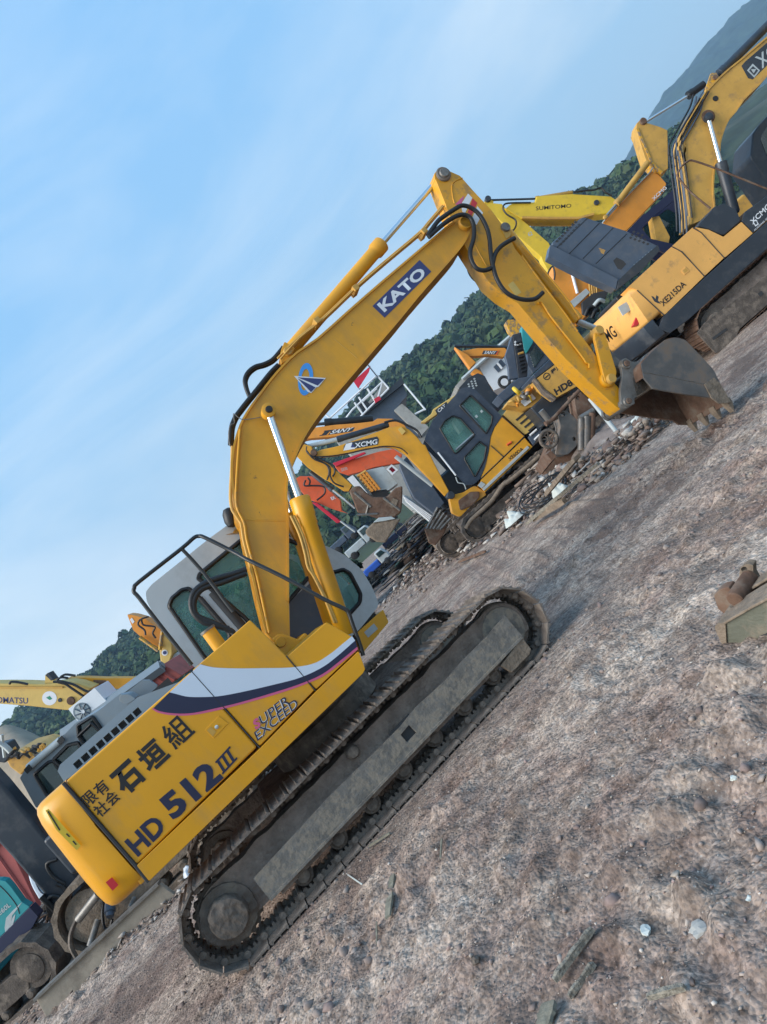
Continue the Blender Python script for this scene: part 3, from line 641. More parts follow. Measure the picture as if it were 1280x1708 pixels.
# pipes running along the boom's back
for k_, (dl, off) in enumerate(((1.04, 0), (1.08, 3), (1.12, -3))):
    q = [(z('C2', (690, 340))[0] - off, z('C2', (690, 340))[1] - 6), (500, 572), (540, 540), (600, 483), (650, 440), (700, 398), (716, 380), (740, 352)]
    tube('steel_pipe', K, [(a - off * .5, b - 8 - off * .5, dl) for a, b in q], .011, 'ochre_yellow', boom, 3, 6)
for p in ((533, 541), (597, 487), (711, 392)):
    a = K.P(p[0] - 4, p[1] - 5, 1.04); box('pipe_clamp', a.x - .03, a.x + .03, 1.0, 1.16, a.z - .03, a.z + .03, 'ochre_yellow', boom, .005)
for k_ in (0, 1):
    tube('hydraulic_hose', K, [(a - 5 + k_ * 3, b - 2 + k_ * 2, 1.06 + .07 * k_) for a, b in z('C2', (700, 320), (620, 400), (530, 510), (450, 610), (360, 720), (290, 810), (240, 880), (200, 980), (190, 1080), (185, 1180))], .02, 'rubber', boom, 4, 8)
tube('steel_pipe', K, [(a - 1, b, 1.03) for a, b in z('C2', (185, 1180), (180, 1400))] + [(a - 3, b, 1.03) for a, b in z('R4', (66, 1340), (74, 1400))] + [(a + 1, b, 1.03) for a, b in z('C5', (8, 60), (28, 190), (62, 330), (100, 470), (140, 640), (180, 800), (222, 960))], .016, 'ochre_yellow', boom, 3, 8)
tube('steel_pipe', K, [(a + 5, b, 1.0) for a, b in z('C2', (230, 1000), (215, 1180))] + [(a + 6, b, 1.0) for a, b in z('R4', (66, 1340), (74, 1400))] + [(a + 6, b, 1.0) for a, b in z('C5', (8, 60), (28, 190), (70, 350), (115, 500), (150, 660), (180, 800), (215, 960))], .013, 'arm_yellow', boom, 3, 8)
for y_ in (0, .05):
    tube('hydraulic_hose', K, [(a + y_ * 40, b + y_ * 60, 1.15 + y_) for a, b in z('C2', (365, 660), (325, 560), (310, 470), (345, 390), (420, 330), (520, 300), (610, 250), (690, 160), (720, 120))], .02, 'rubber', T, 5, 10)
tube('signal_wire', K, [(a, b, 1.0) for a, b in z('C2', (155, 1180), (140, 1100), (140, 1020), (160, 950), (200, 930), (190, 830), (250, 880), (320, 895), (480, 870))], .004, 'steel', T, 3, 5)
# ---------------- arm
A0, A1_ = 1.05, 1.27
al = [(727, 300), (737, 325), (748, 353), (760, 385), (790, 432), (815, 470), (838, 490)] + z('C3', (20, 600), (230, 850), (480, 1135), (640, 1290), (850, 1490), (960, 1590))
ar = z('C3', (1000, 1610), (1030, 1560), (1015, 1440), (950, 1370), (880, 1270), (800, 1150), (700, 1005), (590, 860), (480, 695), (360, 540), (220, 370), (100, 215), (0, 85)) + [(845, 384), (820, 350), (790, 318), (768, 293)]
atop = z('C1', (210, 40), (120, 10), (60, 25), (30, 60), (35, 120))
arm = prism('arm', K, al + ar + atop, A0, A1_, 'arm_yellow', T, bevel=.006)
tube('arm_rib', K, [z('C1', (330, 110)) + (A0,), z('C1', (225, 165)) + (A0,), z('C1', (225, 300)) + (A0,), z('C1', (245, 380)) + (A0,)], .008, 'arm_yellow', arm, 3, 6)
pin('arm_top_pin', K, *z('C1', (125, 75)), A0 - .05, A1_ + .05, .055, 'steel', arm, ref=A0)
pin('arm_top_boss', K, *z('C1', (125, 75)), A0 - .03, A1_ + .03, .085, 'bucket_steel', arm, ref=A0)
for q, mt_ in ((((190, 330), (330, 370), (385, 275), (250, 240)), 'x'),): pass
decal('reflective_band', K, z('C1', (315, 390), (390, 275), (435, 320), (360, 480), (330, 470)), A0, 'white_paint', arm, .002)
decal('reflective_band', K, z('C1', (250, 395), (310, 330), (350, 300), (318, 388)), A0, 'pink_paint', arm, .002)
decal('reflective_band', K, z('C1', (380, 490), (440, 325), (490, 375), (420, 530)), A0, 'red_paint', arm, .002)
decal('reflective_band', K, z('C1', (430, 545), (490, 410), (550, 480), (480, 610)), A0, 'white_paint', arm, .002)
decal('warning_label', K, z('C1', (815, 1250), (870, 1210), (960, 1330), (900, 1370)), A0, 'pale_yellow', arm, .002)
tube('arm_weld', K, [z('C1', (455, 800)) + (A0,), z('C1', (520, 930)) + (A0,), z('C1', (590, 1050)) + (A0,)], .007, 'arm_yellow', arm, 2, 6)
tube('arm_flange', K, [z('C3', p) + (A0,) for p in ((60, 150), (250, 410), (470, 700), (590, 870))], .010, 'arm_yellow', arm, 0, 8)
tube('grease_pipe', K, [z('C3', p) + (A0 - .02,) for p in ((215, 600), (250, 590), (330, 720), (520, 960), (650, 1130), (670, 1165), (700, 1175), (700, 1220))], .012, 'arm_yellow', arm, 2, 8)
bc = ram('bucket_cylinder', K, (999.4, 551), z('C3', (590, 775)), z('C1', (800, 680)), 1.16, .036, .062, T, mt='arm_yellow', chrome='old_chrome', eye=False)
tube('steel_pipe', K, [z('C3', p) + (1.06,) for p in ((60, 60), (180, 180), (400, 450), (520, 600), (610, 740))], .011, 'arm_yellow', bc, 0, 8)
pin('cylinder_base_pin', K, *z('C1', (787, 640)), A0 - .03, A1_ + .03, .055, 'steel', arm, ref=A0)
prism('cylinder_lug', K, rnd(z('C1', (740, 620), (780, 590), (830, 620), (850, 720), (800, 760)), .25), A0 - .01, A0 + .04, 'ochre_yellow', arm)
# boom-arm pin boss
pin('elbow_boss', K, *z('C1', (352, 608)), .97, 1.46, .068, 'boom_yellow', arm, ref=B0)
# big loops of hose at the elbow
for q in (((-40, 720), (60, 580), (130, 520), (250, 440), (330, 402), (430, 430), (520, 510), (590, 640), (620, 760), (632, 900), (650, 1020), (700, 1190), (800, 1330), (950, 1400), (1100, 1400), (1190, 1330)),
          ((-30, 740), (80, 640), (200, 550), (320, 500), (410, 530), (450, 620), (450, 750), (415, 880), (425, 980), (480, 1070), (560, 1095), (640, 1070)),
          ((650, 1040), (680, 920), (740, 840), (830, 780), (890, 750))):
    r_ = .024
    tube('hydraulic_hose', K, [z('C1', p) + (.93,) for p in q], r_, 'rubber', T, 5, 10)
tube('hydraulic_hose', K, [z('C1', p) + (1.38,) for p in ((395, 1020), (400, 1100), (450, 1180), (540, 1240), (600, 1290), (700, 1380))], .02, 'rubber', T, 5, 8)
# ---------------- bucket linkage and bucket
for l0, l1 in ((.99, 1.04), (1.29, 1.34)):
    lk_ = prism('tipping_link', K, rnd([(994, 543), (1006, 546), (1011, 560), (1030, 622), (1023, 641), (1010, 637), (1003, 610), (992, 562)], .3), l0, l1, 'arm_yellow', T, ref=.99)
pin('link_pin', K, 999.4, 551, .965, 1.36, .055, 'ochre_yellow', lk_, ref=.99); pin('link_pin', K, *z('C3', (905, 1325)), .95, 1.36, .055, 'ochre_yellow', lk_, ref=.99)
pin('link_boss', K, *z('C3', (865, 1335)), 1.0, 1.3, .085, 'arm_yellow', arm, ref=A0)
tl = prism('curl_link', K, rnd(z('C3', (770, 830), (840, 850), (1090, 1150), (1050, 1210), (1000, 1180)), .3), 1.12, 1.2, 'steel', T, ref=.99)
E0, E1 = .80, 1.53
bo = z('A6', (520, 500), (500, 400), (560, 330), (610, 280), (680, 215), (760, 195), (840, 215), (900, 275), (990, 370), (1060, 450), (1105, 545), (1150, 620), (1185, 692), (1090, 690), (1040, 655), (820, 625), (700, 605), (590, 585))
bu = prism('bucket', K, bo, E0, E0 + .025, 'bucket_steel', T, bevel=.004)
prism('far_cheek', K, bo, E1 - .025, E1, 'muddy_rust', bu, bevel=.004, ref=E0)
ribbon('bucket_shell', K, smoothc(z('A6', (520, 500), (500, 400), (560, 330), (610, 280), (680, 215), (760, 195), (840, 215), (900, 275), (990, 370), (1060, 450), (1105, 545), (1150, 620), (1185, 692)), 3), E0 + .004, E1 - .004, .022, 'muddy_rust', bu, ref=E0, side=-1)
tube('cheek_weld', K, [z('A6', (510, 460)) + (E0,), z('A6', (700, 492)) + (E0,), z('A6', (985, 552)) + (E0,)], .005, 'steel', bu, 0, 6)
prism('side_cutter', K, z('A6', (985, 552), (1060, 500), (1105, 545), (1150, 620), (1188, 692), (1095, 700), (1040, 658)), E0 - .015, E0 + .0, 'tan_mud', bu, bevel=.004)
q = K.P(*z('A6', (1185, 692)), E0); q2 = K.P(*z('A6', (1105, 560)), E0); tdir = (q - q2).normalized()
for i in range(4):
    y = E0 + .05 + (E1 - E0 - .1) * i / 3
    a = q - tdir * .06; b = q + tdir * .10
    nn = Vector((-tdir.z, 0, tdir.x))
    bm = bmesh.new()
    c8 = []
    for (c, hw, hh) in ((a, .045, .032), (q, .045, .035), (b, .03, .008)):
        c8.append([bm.verts.new((c.x + nn.x * s2 * hh, y + s1_ * hw, c.z + nn.z * s2 * hh)) for s1_, s2 in ((-1, -1), (1, -1), (1, 1), (-1, 1))])
    for r0, r1 in zip(c8, c8[1:]):
        for k in range(4): bm.faces.new((r0[k], r0[(k + 1) % 4], r1[(k + 1) % 4], r1[k]))
    bm.faces.new(c8[0]); bm.faces.new(c8[-1]); finish('bucket_tooth', bm, 'tan_mud', bu, .006)
ears = rnd(z('A6', (345, 370), (385, 350), (430, 380), (500, 380), (530, 330), (600, 290), (560, 420), (520, 470), (560, 580), (450, 660), (455, 700), (400, 735), (350, 700), (345, 600), (360, 480)), .25)
for l0 in (.95, 1.33): prism('bucket_ear', K, ears, l0, l0 + .045, 'steel', bu, ref=.95)
for p in ((385, 400), (400, 685)):
    pin('bucket_pin', K, *z('A6', p), .93, 1.4, .06, 'steel', bu, ref=.95); pin('pin_cap', K, *z('A6', p), .915, 1.41, .035, 'muddy_rust', bu, ref=.95)
prism('bucket_brace', K, z('A6', (430, 500), (520, 480), (590, 585), (470, 655), (440, 560)), .95, 1.37, 'tan_mud', bu, ref=.95)
# ================================================================ ground
def gnoise(x, y):
    return noise.noise(Vector((x * .35, y * .35, 0))) * .06 + noise.noise(Vector((x * 1.3, y * 1.3, 3))) * .045 + noise.noise(Vector((x * 4, y * 4, 7))) * .028 + abs(noise.noise(Vector((x * 9, y * 9, 9)))) * .03
def scr(a, b, half, fq):
    A_, B_ = ground(*a), ground(*b); c_ = (A_ + B_) / 2; return (c_.x, c_.y, math.atan2(B_.y - A_.y, B_.x - A_.x), (B_ - A_).length * .75, half, fq)
SCR = [scr((470, 1700), (440, 1600), .55, 95), scr((330, 1740), (380, 1660), .5, 80), scr((640, 1640), (640, 1480), .5, 70), scr((760, 1330), (860, 1250), .35, 85), scr((940, 1120), (1100, 1000), .3, 80), scr((1240, 1700), (1150, 1600), .25, 60), scr((900, 960), (1200, 760), .6, 45)]
def gz(x, y):
    d = math.hypot(x, y)
    h = gnoise(x, y) if d < 45 else noise.noise(Vector((x * .1, y * .1, 1))) * .15
    # flatten where the near machine stands
    v = Vector((x, y, 0)) - K.O; a, b = v.dot(K.hx), v.dot(K.hy)
    ins = max(0, 1 - max(0, -a - .3, a - 3.9) / .8) * max(0, 1 - max(0, -b - .1, b - 2.7) / .7)
    h = h * (1 - ins) - .0 * ins
    # ruts and scuffs pushed up in front of the tracks
    if d < 14:
        h += .018 * sin(b * 14 + 2 * noise.noise(Vector((x * .7, y * .7, 5)))) * max(0, noise.noise(Vector((x * .4, y * .4, 12))) + .25) * (1 - ins)
        # swung ridges scraped in the mud in front of the track
        cx, cy = 1.05, 4.55; r = math.hypot(x - cx, (y - cy) * 1.3)
        h += .03 * math.exp(-((r - .75) / .28) ** 2) * (.5 + .5 * sin(r * 42)) 
        mk = max(0, min(1, noise.noise(Vector((x * .55, y * .55, 40))) * 3 + .35)) * (1 - ins)
        h += mk * (max(0, noise.noise(Vector((x * 6.5, y * 6.5, 2))) - .05) * .11 + max(0, noise.noise(Vector((x * 13, y * 13, 5)))) * .04)
        # close scrape lines left behind the near track's tail
        for sx, sy, ang, rx, ry, fq in SCR:
            ca, sa = cos(ang), sin(ang); p = (x - sx) * ca + (y - sy) * sa; q = -(x - sx) * sa + (y - sy) * ca + .08 * noise.noise(Vector((p * .8, sx, 0)))
            e = 1 - (p / rx) ** 2 - (q / ry) ** 2
            if e > 0: h += (.016 * sin(q * fq * .6) + .007 * sin(q * fq * 1.4 + 1)) * min(1, e * 2) * (.6 + noise.noise(Vector((p, q * 3, 4))))
        # bars pressed in by crawlers: two diagonal runs across the open mud
        for ax, ay, an, wd in ((.9, 3.3, 28, .55), (-.6, 2.2, 200, .5), (3.2, 6.5, 40, .6), (1.5, 5.6, 16, .45)):
            ca, sa = cos(rad(an)), sin(rad(an)); p = (x - ax) * ca + (y - ay) * sa; q = -(x - ax) * sa + (y - ay) * ca
            q += .15 * noise.noise(Vector((p * .5, ax, 0)))
            if abs(q) < wd * .6: h += (.016 * sin(p * 34) - .012) * max(0, 1 - (abs(q) / (wd * .5)) ** 4) * max(0, min(1, noise.noise(Vector((p * .7, q, ax))) * 3 + .8))
    return h
def build_ground():
    import numpy as np
    def axis(lo, hi, near0, near1, step, far_n):
        a = list(np.arange(near0, near1, step))
        l = [near0 - (near0 - lo) * (k / far_n) ** 3 for k in range(far_n, 0, -1)]; r = [near1 + (hi - near1) * (k / far_n) ** 3 for k in range(0, far_n + 1)]
        return l + a + r
    xs = axis(-700, 900, -7, 6, .036, 50); ys = axis(-60, 1500, .8, 9, .036, 60)
    V = [(x, y, gz(x, y)) for y in ys for x in xs]; nx, ny = len(xs), len(ys)
    F = [(j * nx + i, j * nx + i + 1, (j + 1) * nx + i + 1, (j + 1) * nx + i) for j in range(ny - 1) for i in range(nx - 1)]
    me = bpy.data.meshes.new('ground'); me.from_pydata(V, [], F)
    for p in me.polygons: p.use_smooth = True
    m = bpy.data.materials.new('yard_mud'); m.use_nodes = True; nt = m.node_tree; b = nt.nodes['Principled BSDF']; L = nt.links.new
    def n(t, **k):
        x = nt.nodes.new(t)
        for a, c in k.items(): setattr(x, a, c)
        return x
    tc = n('ShaderNodeTexCoord')
    def noi(s, d, r, dist=0, vec=None):
        x = n('ShaderNodeTexNoise'); x.inputs['Scale'].default_value = s; x.inputs['Detail'].default_value = d; x.inputs['Roughness'].default_value = r; x.inputs['Distortion'].default_value = dist
        L(vec or tc.outputs['Object'], x.inputs['Vector']); return x.outputs[0]
    def ramp(inp, *stops):
        x = n('ShaderNodeValToRGB'); e = x.color_ramp.elements
        while len(e) < len(stops): e.new(.5)
        for s, (p, c) in zip(e, stops): s.position = p; s.color = (*c, 1)
        L(inp, x.inputs[0]); return x.outputs[0]
    def mix(f, a, c, mode='MIX'):
        x = n('ShaderNodeMix', data_type='RGBA', blend_type=mode)
        for s, v in ((0, f), (6, a), (7, c)):
            if hasattr(v, 'links'): L(v, x.inputs[s])
            elif s == 0: x.inputs[0].default_value = v
            else: x.inputs[s].default_value = (*v, 1)
        return x.outputs[2]
    mp = n('ShaderNodeMapping'); mp.inputs['Rotation'].default_value = (0, 0, rad(-18)); mp.inputs['Scale'].default_value = (.7, 1.4, 1); L(tc.outputs['Object'], mp.inputs[0])
    big = noi(.55, 6, .6, .4, mp.outputs[0]); mid = noi(2.6, 6, .58); fine = noi(30, 3, .5); 
    base = ramp(big, (.34, (.14, .095, .078)), (.43, (.205, .150, .125)), (.52, (.265, .208, .175)), (.63, (.35, .295, .25)))
    c2 = mix(ramp(mid, (.42, (0, 0, 0)), (.62, (.75, .75, .75))), base, (.285, .235, .195))
    c3 = mix(1, c2, ramp(fine, (.3, (.55, .53, .52)), (.5, (1, 1, 1)), (.7, (1.4, 1.4, 1.4))), 'MULTIPLY')
    grit = ramp(noi(7, 5, .55), (.36, (.70, .67, .65)), (.5, (1, 1, 1)), (.64, (1.28, 1.28, 1.26)))
    c3 = mix(1, c3, grit, 'MULTIPLY')
    vg = n('ShaderNodeTexVoronoi', feature='F1'); vg.inputs['Scale'].default_value = 70; L(tc.outputs['Object'], vg.inputs['Vector'])
    sv = n('ShaderNodeSeparateXYZ'); L(vg.outputs['Color'], sv.inputs[0])
    c3 = mix(1, c3, ramp(sv.outputs[0], (.0, (.74, .72, .7)), (.5, (1, 1, 1)), (1, (1.25, 1.24, 1.22))), 'MULTIPLY')
    rust = ramp(noi(1.1, 5, .6), (.58, (0, 0, 0)), (.72, (.5, .5, .5)))
    c4 = mix(rust, c3, (.25, .16, .135))
    dark = ramp(noi(.8, 7, .7, .6), (.38, (.75, .75, .75)), (.50, (0, 0, 0)))
    c5 = mix(dark, c4, (.12, .088, .073))
    # pale chips
    vo = n('ShaderNodeTexVoronoi'); vo.inputs['Scale'].default_value = 34; vo.inputs['Randomness'].default_value = 1; L(tc.outputs['Object'], vo.inputs['Vector'])
    chip = ramp(vo.outputs['Distance'], (.12, (1, 1, 1)), (.2, (0, 0, 0)))
    sel = ramp(noi(9, 2, .5), (.55, (0, 0, 0)), (.62, (.8, .8, .8)))
    ch = mix(1, chip, sel, 'MULTIPLY')
    c6 = mix(ch, c5, (.42, .39, .35))
    L(c6, b.inputs['Base Color']); b.inputs['Roughness'].default_value = .92; b.inputs['Specular IOR Level'].default_value = .25
    def mth(op, p, q):
        x = n('ShaderNodeMath', operation=op)
        for i_, v in enumerate((p, q)):
            if hasattr(v, 'links'): L(v, x.inputs[i_])
            else: x.inputs[i_].default_value = v
        return x.outputs[0]
    v1 = n('ShaderNodeTexVoronoi'); v1.inputs['Scale'].default_value = 55; L(tc.outputs['Object'], v1.inputs['Vector'])
    v2 = n('ShaderNodeTexVoronoi'); v2.inputs['Scale'].default_value = 17; L(tc.outputs['Object'], v2.inputs['Vector'])
    hgt = mth('ADD', mth('MULTIPLY', noi(6, 4, .5), 1.2), mth('ADD', mth('MULTIPLY', v1.outputs['Distance'], -.22), mth('ADD', mth('MULTIPLY', v2.outputs['Distance'], -.30), mth('MULTIPLY', noi(26, 3, .5), .35))))
    bp = n('ShaderNodeBump'); bp.inputs['Strength'].default_value = .8; bp.inputs['Distance'].default_value = .04; L(hgt, bp.inputs['Height']); L(bp.outputs[0], b.inputs['Normal'])
    me.materials.append(m); o = bpy.data.objects.new('ground', me); C.objects.link(o); o['kind'] = 'structure'; return o
build_ground()
# ================================================================ shared pieces for the machines behind
def belt(root, y0, wd, x0, x1, zc, r, mt='muddy_steel', n=44, name='crawler_track', wheels=True):
    """a whole crawler band with its ribs in one closed mesh, with frame, sprocket and idler inside"""
    bm = bmesh.new(); st = stadium(x0, x1, zc, r, n * 2); ro = []
    for i, (p, t) in enumerate(st):
        nx_, nz_ = t[1], -t[0]; k = .022 if i % 2 == 0 else 0
        ro.append([bm.verts.new((p[0] + nx_ * k, y, p[1] + nz_ * k)) for y in (y0, y0 + wd)] + [bm.verts.new((p[0] - nx_ * .06, y, p[1] - nz_ * .06)) for y in (y0 + wd, y0)])
    m_ = len(ro)
    for i in range(m_):
        a, b = ro[i], ro[(i + 1) % m_]
        for k in range(4): bm.faces.new((a[k], a[(k + 1) % 4], b[(k + 1) % 4], b[k]))
    o = finish(name, bm, mt, root, smooth=20)
    if wheels:
        yv = y0 + .06
        prismL('track_frame', rnd([(x0 + r * .5, zc - r * .55), (x1 - r * .5, zc - r * .55), (x1 - r * .2, zc - .05), (x1 - r * .6, zc + r * .25), (x0 + r * .8, zc + r * .3), (x0 + r * .4, zc - .05)], .2), yv + .02, y0 + wd - .06, mt, o, bevel=.015)
        for nm, xx in (('sprocket', x0), ('idler', x1)):
            lathe(nm, (xx, yv, zc), (xx, y0 + wd - .06, zc), [(0, r * .35), (.06, r * .5), (.1, r * .5), (.12, r * .74), (.9, r * .74), (1, r * .4)], mt, o, 28)
        for k in range(6):
            xx = x0 + (x1 - x0) * (k + .5) / 6; lathe('track_roller', (xx, yv, zc - r + .13), (xx, y0 + wd - .05, zc - r + .13), [(0, .05), (.1, .08), (.9, .08), (1, .05)], mt, o, 12)
    return o
def undercarriage(T, xc, yc, L, W_, mt='muddy_steel', r=.36, deck='charcoal_paint', dz=.95, hl=None):
    wd = W_ * .2
    belt(T, yc - W_ / 2, wd, xc - L / 2 + r, xc + L / 2 - r, r, r, mt); belt(T, yc + W_ / 2 - wd, wd, xc - L / 2 + r, xc + L / 2 - r, r, r, mt, wheels=False)
    o = box('centre_frame', xc - .7, xc + .7, yc - W_ / 2 + wd, yc + W_ / 2 - wd, .38, .65, mt, T, .03)
    lathe('swing_bearing', (xc, yc, .6), (xc, yc, dz), [(0, .5), (1, .5)], mt, o, 28)
def plate_text(fr, quad, body, lat, mt_box, mt_txt, parent, inset=(.1, .9, .2, .8), bold=.03, th=.003):
    bold = min(bold, .016)
    """quad: bottom-left, bottom-right, top-right, top-left as read; letters inset inside it"""
    bl, br, tr, tl = [Vector(q) for q in quad]
    if mt_box: decal('name_plate', fr, [bl, br, tr, tl], lat, mt_box, parent, th)
    f = lambda s, t: tuple((bl * (1 - s) + br * s) * (1 - t) + (tl * (1 - s) + tr * s) * t)
    a, b, c, d = inset
    text('name_letters', body, fr, f(a, c), f(b, c), f(a, d), lat - th, mt_txt, parent, bold)
GX = 'excavators parked in the yard'
# ================================================================ large peach-yellow excavator on the right
X = Fr(6.36, 13.3, 0)
T = thing('excavator', X, 'peach-yellow excavator with dark skirt and raised black engine cover, beyond the grey bucket', 'excavator', GX)
track(T, 0.02, .6, .42, 3.75, .41, .41, 44, mt='muddy_rust', hgt=.24)
belt(T, 2.2, .6, .42, 3.75, .41, .39, 'muddy_rust')
prism('side_guard', X, rnd(z('R5', (925, 900), (960, 850), (1160, 700), (1300, 590), (1300, 740), (1140, 880), (1110, 950), (1020, 1005), (960, 940)), .08), .0, .04, 'muddy_steel', T)
prism('guard_slot', X, z('R5', (1000, 925), (1070, 875), (1078, 885), (1008, 936)), -.01, .0, 'dark_interior', T, bevel=0)
prism('guard_slot', X, z('R5', (1232, 700), (1250, 685), (1262, 700), (1245, 716)), -.01, .0, 'dark_interior', T, bevel=0)
box('centre_frame', 1.2, 2.8, .6, 2.2, .42, .72, 'mud', T, .03)
lathe('swing_bearing', (2.0, 1.4, .68), (2.0, 1.4, 1.0), [(0, .6), (1, .6)], 'muddy_steel', T, 28)
box('platform', -.6, 3.6, .2, 2.6, .86, 1.0, 'charcoal_paint', T, .02)
Y1 = .05
# counterweight lofted from the side round to the back
def loft_cw(fr, T, st, mt, zb_ext=None, lat_far=2.75):
    bm = bmesh.new(); R = []
    cols = []
    for top, bot, lat in st:
        a, b = fr.P(*top, lat), fr.P(*bot, lat); cols.append((a.x, lat, a.z, b.x, b.z))
    zt = sum(c[2] for c in cols) / len(cols); zb = sum(c[4] for c in cols) / len(cols)
    full = cols + [(c[0], lat_far - (c[1] - cols[0][1]), c[2], c[3], c[4]) for c in reversed(cols)]
    lv = [(0, .10), (.03, .04), (.1, .01), (.5, 0), (.85, .01), (.95, .05), (1, .13)]
    for t, ins in lv:
        ring = []
        for xt, l, ztp, xb, zbt in full:
            x = xb + (xt - xb) * t; zz = zb + (zt - zb) * t
            ring.append(bm.verts.new((x + ins * (1 if x < full[0][0] - .3 else .3), l + (ins if l < lat_far / 2 else -ins) * .7, zz)))
        R.append(ring)
    n = len(R[0])
    for r0, r1 in zip(R, R[1:]):
        for i in range(n): bm.faces.new((r0[i], r0[(i + 1) % n], r1[(i + 1) % n], r1[i]))
    bm.faces.new(R[0]); bm.faces.new(R[-1]); return finish('counterweight', bm, mt, T, smooth=50), zb, zt
cw, zb_, zt_ = loft_cw(X, T, [((1061, 482), (1107, 525), .05), ((1048, 487), (1088, 544), .07), ((1034, 497), (1056, 558), .4), ((1005, 523), (1037, 572), 1.0), ((976, 549), (1022, 586), 1.4)], 'peach_yellow', lat_far=2.75)
prism('side_door', X, rnd([(1049, 478), (1121, 411), (1137, 421), (1175, 461), (1109, 525), (1064, 484)], .04), Y1, Y1 + .5, 'peach_yellow', T, bevel=.05, segs=4)
prism('side_door', X, rnd([(1122, 410), (1156, 379), (1170, 388), (1208, 430), (1176, 460), (1138, 420)], .04), Y1, Y1 + .5, 'peach_yellow', T, bevel=.04, segs=4)
prism('tank_panel', X, rnd([(1160, 379), (1182, 383), (1207, 395), (1237, 370), (1256, 389), (1209, 430), (1171, 388)], .06), Y1, Y1 + .6, 'peach_yellow', T, bevel=.03, segs=3)
prism('tank_cover', X, rnd([(1163, 377), (1182, 357), (1191, 345), (1208, 339), (1229, 350), (1236, 368), (1207, 393), (1183, 382)], .2), Y1 + .01, Y1 + .7, 'charcoal_paint', T, bevel=.03, segs=3)
tb = prism('tool_box', X, rnd([(1238, 368), (1243, 353), (1270, 334), (1345, 268), (1362, 290), (1257, 388)], .1), Y1, Y1 + .7, 'charcoal_paint', T, bevel=.02)
plate_text(X, [(1257, 386), (1292, 352), (1280, 337), (1245, 371)], 'XCMG', Y1, None, 'white_paint', tb, (.12, .98, .45, .9), .03)
plate_text(X, [(1259, 388), (1292, 357), (1286, 348), (1253, 379)], 'XUGONG GROUP', Y1, None, 'white_paint', tb, (.02, .98, .15, .4), .01)
decal('emblem_square', X, z('B2', (1150, 690), (1180, 670), (1205, 715), (1175, 735)), Y1, 'white_paint', tb, .003)
decal('emblem_square', X, z('B2', (1160, 695), (1180, 680), (1192, 712), (1177, 722)), Y1 - .002, 'charcoal_paint', tb, .003)
prism('skirt', X, rnd([(1107, 528), (1176, 463), (1256, 391), (1362, 295), (1380, 320), (1280, 417), (1188, 498), (1149, 533), (1118, 556), (1098, 548)], .08), Y1 - .03, Y1 + .3, 'charcoal_paint', T, bevel=.03, segs=4)
# skirt under the counterweight
def skirt_back():
    st = [((1100, 545), .03), ((1082, 555), .05), ((1052, 570), .38), ((1033, 584), .98), ((1018, 598), 1.38)]
    bm = bmesh.new(); cols = []
    for q, l in st:
        a = X.P(*q, l); cols.append((a.x, l))
    full = cols + [(x, 2.75 - l) for x, l in reversed(cols)]
    R = [[bm.verts.new((x - o_, l - o_ * (1 if l < 1.4 else -1), zz)) for x, l in full] for zz, o_ in ((.86, -.08), (.90, 0), (1.12, .02), (zb_ + .02, .0))]
    n = len(full)
    for r0, r1 in zip(R, R[1:]):
        for i in range(n): bm.faces.new((r0[i], r0[(i + 1) % n], r1[(i + 1) % n], r1[i]))
    bm.faces.new(R[0]); bm.faces.new(R[-1]); finish('rear_skirt', bm, 'charcoal_paint', T, smooth=50)
skirt_back()
box('body_core', -.5, 1.9, .45, 2.6, 1.0, 1.80, 'dark_interior', T)
box('engine_block', -.3, .6, .9, 2.2, 1.78, 2.0, 'rubber', T, .05)
plate_text(X, [(1107, 512), (1146, 476), (1138, 467), (1099, 503)], 'XE215DA', Y1, None, 'black_letter', T, (.0, 1, .05, .9), .02)
decal('scuff_mark', X, z('R5', (690, 712), (702, 716), (712, 728), (716, 708), (728, 716), (724, 735), (740, 752), (722, 748), (706, 740)), Y1, 'charcoal_paint', T, .002)
decal('warning_label', X, z('R5', (520, 770), (595, 724), (612, 765), (545, 814)), .30, 'pale_metal', cw, .03)
rf = prism('reflector', X, z('R5', (596, 865), (608, 818), (650, 783), (664, 795), (648, 832), (612, 868)), .24, .4, 'red_paint', cw, bevel=.006, ref=.3)
plate_text(X, [(998, 588), (1032, 562), (1023, 541), (985, 567)], 'XCMG', .86, None, 'black_letter', cw, (.1, 1.0, .1, .95), .09)
lt = prism('door_latch', X, z('B2', (515, 1130), (550, 1090), (590, 1130), (545, 1165)), Y1 - .01, Y1, 'peach_yellow', T, bevel=.004)
decal('latch_recess', X, z('B2', (530, 1130), (552, 1105), (572, 1128), (545, 1148)), Y1 - .011, 'ochre_yellow', lt, .002)
for q in ((1120, 411), (1138, 420), (1176, 462)), ((1156, 380), (1170, 388), (1209, 431)), ((1063, 484), (1108, 526)):
    tube('panel_seam', X, [(a, b, Y1 - .002) for a, b in q], .009, 'dark_interior', T, 0, 6)
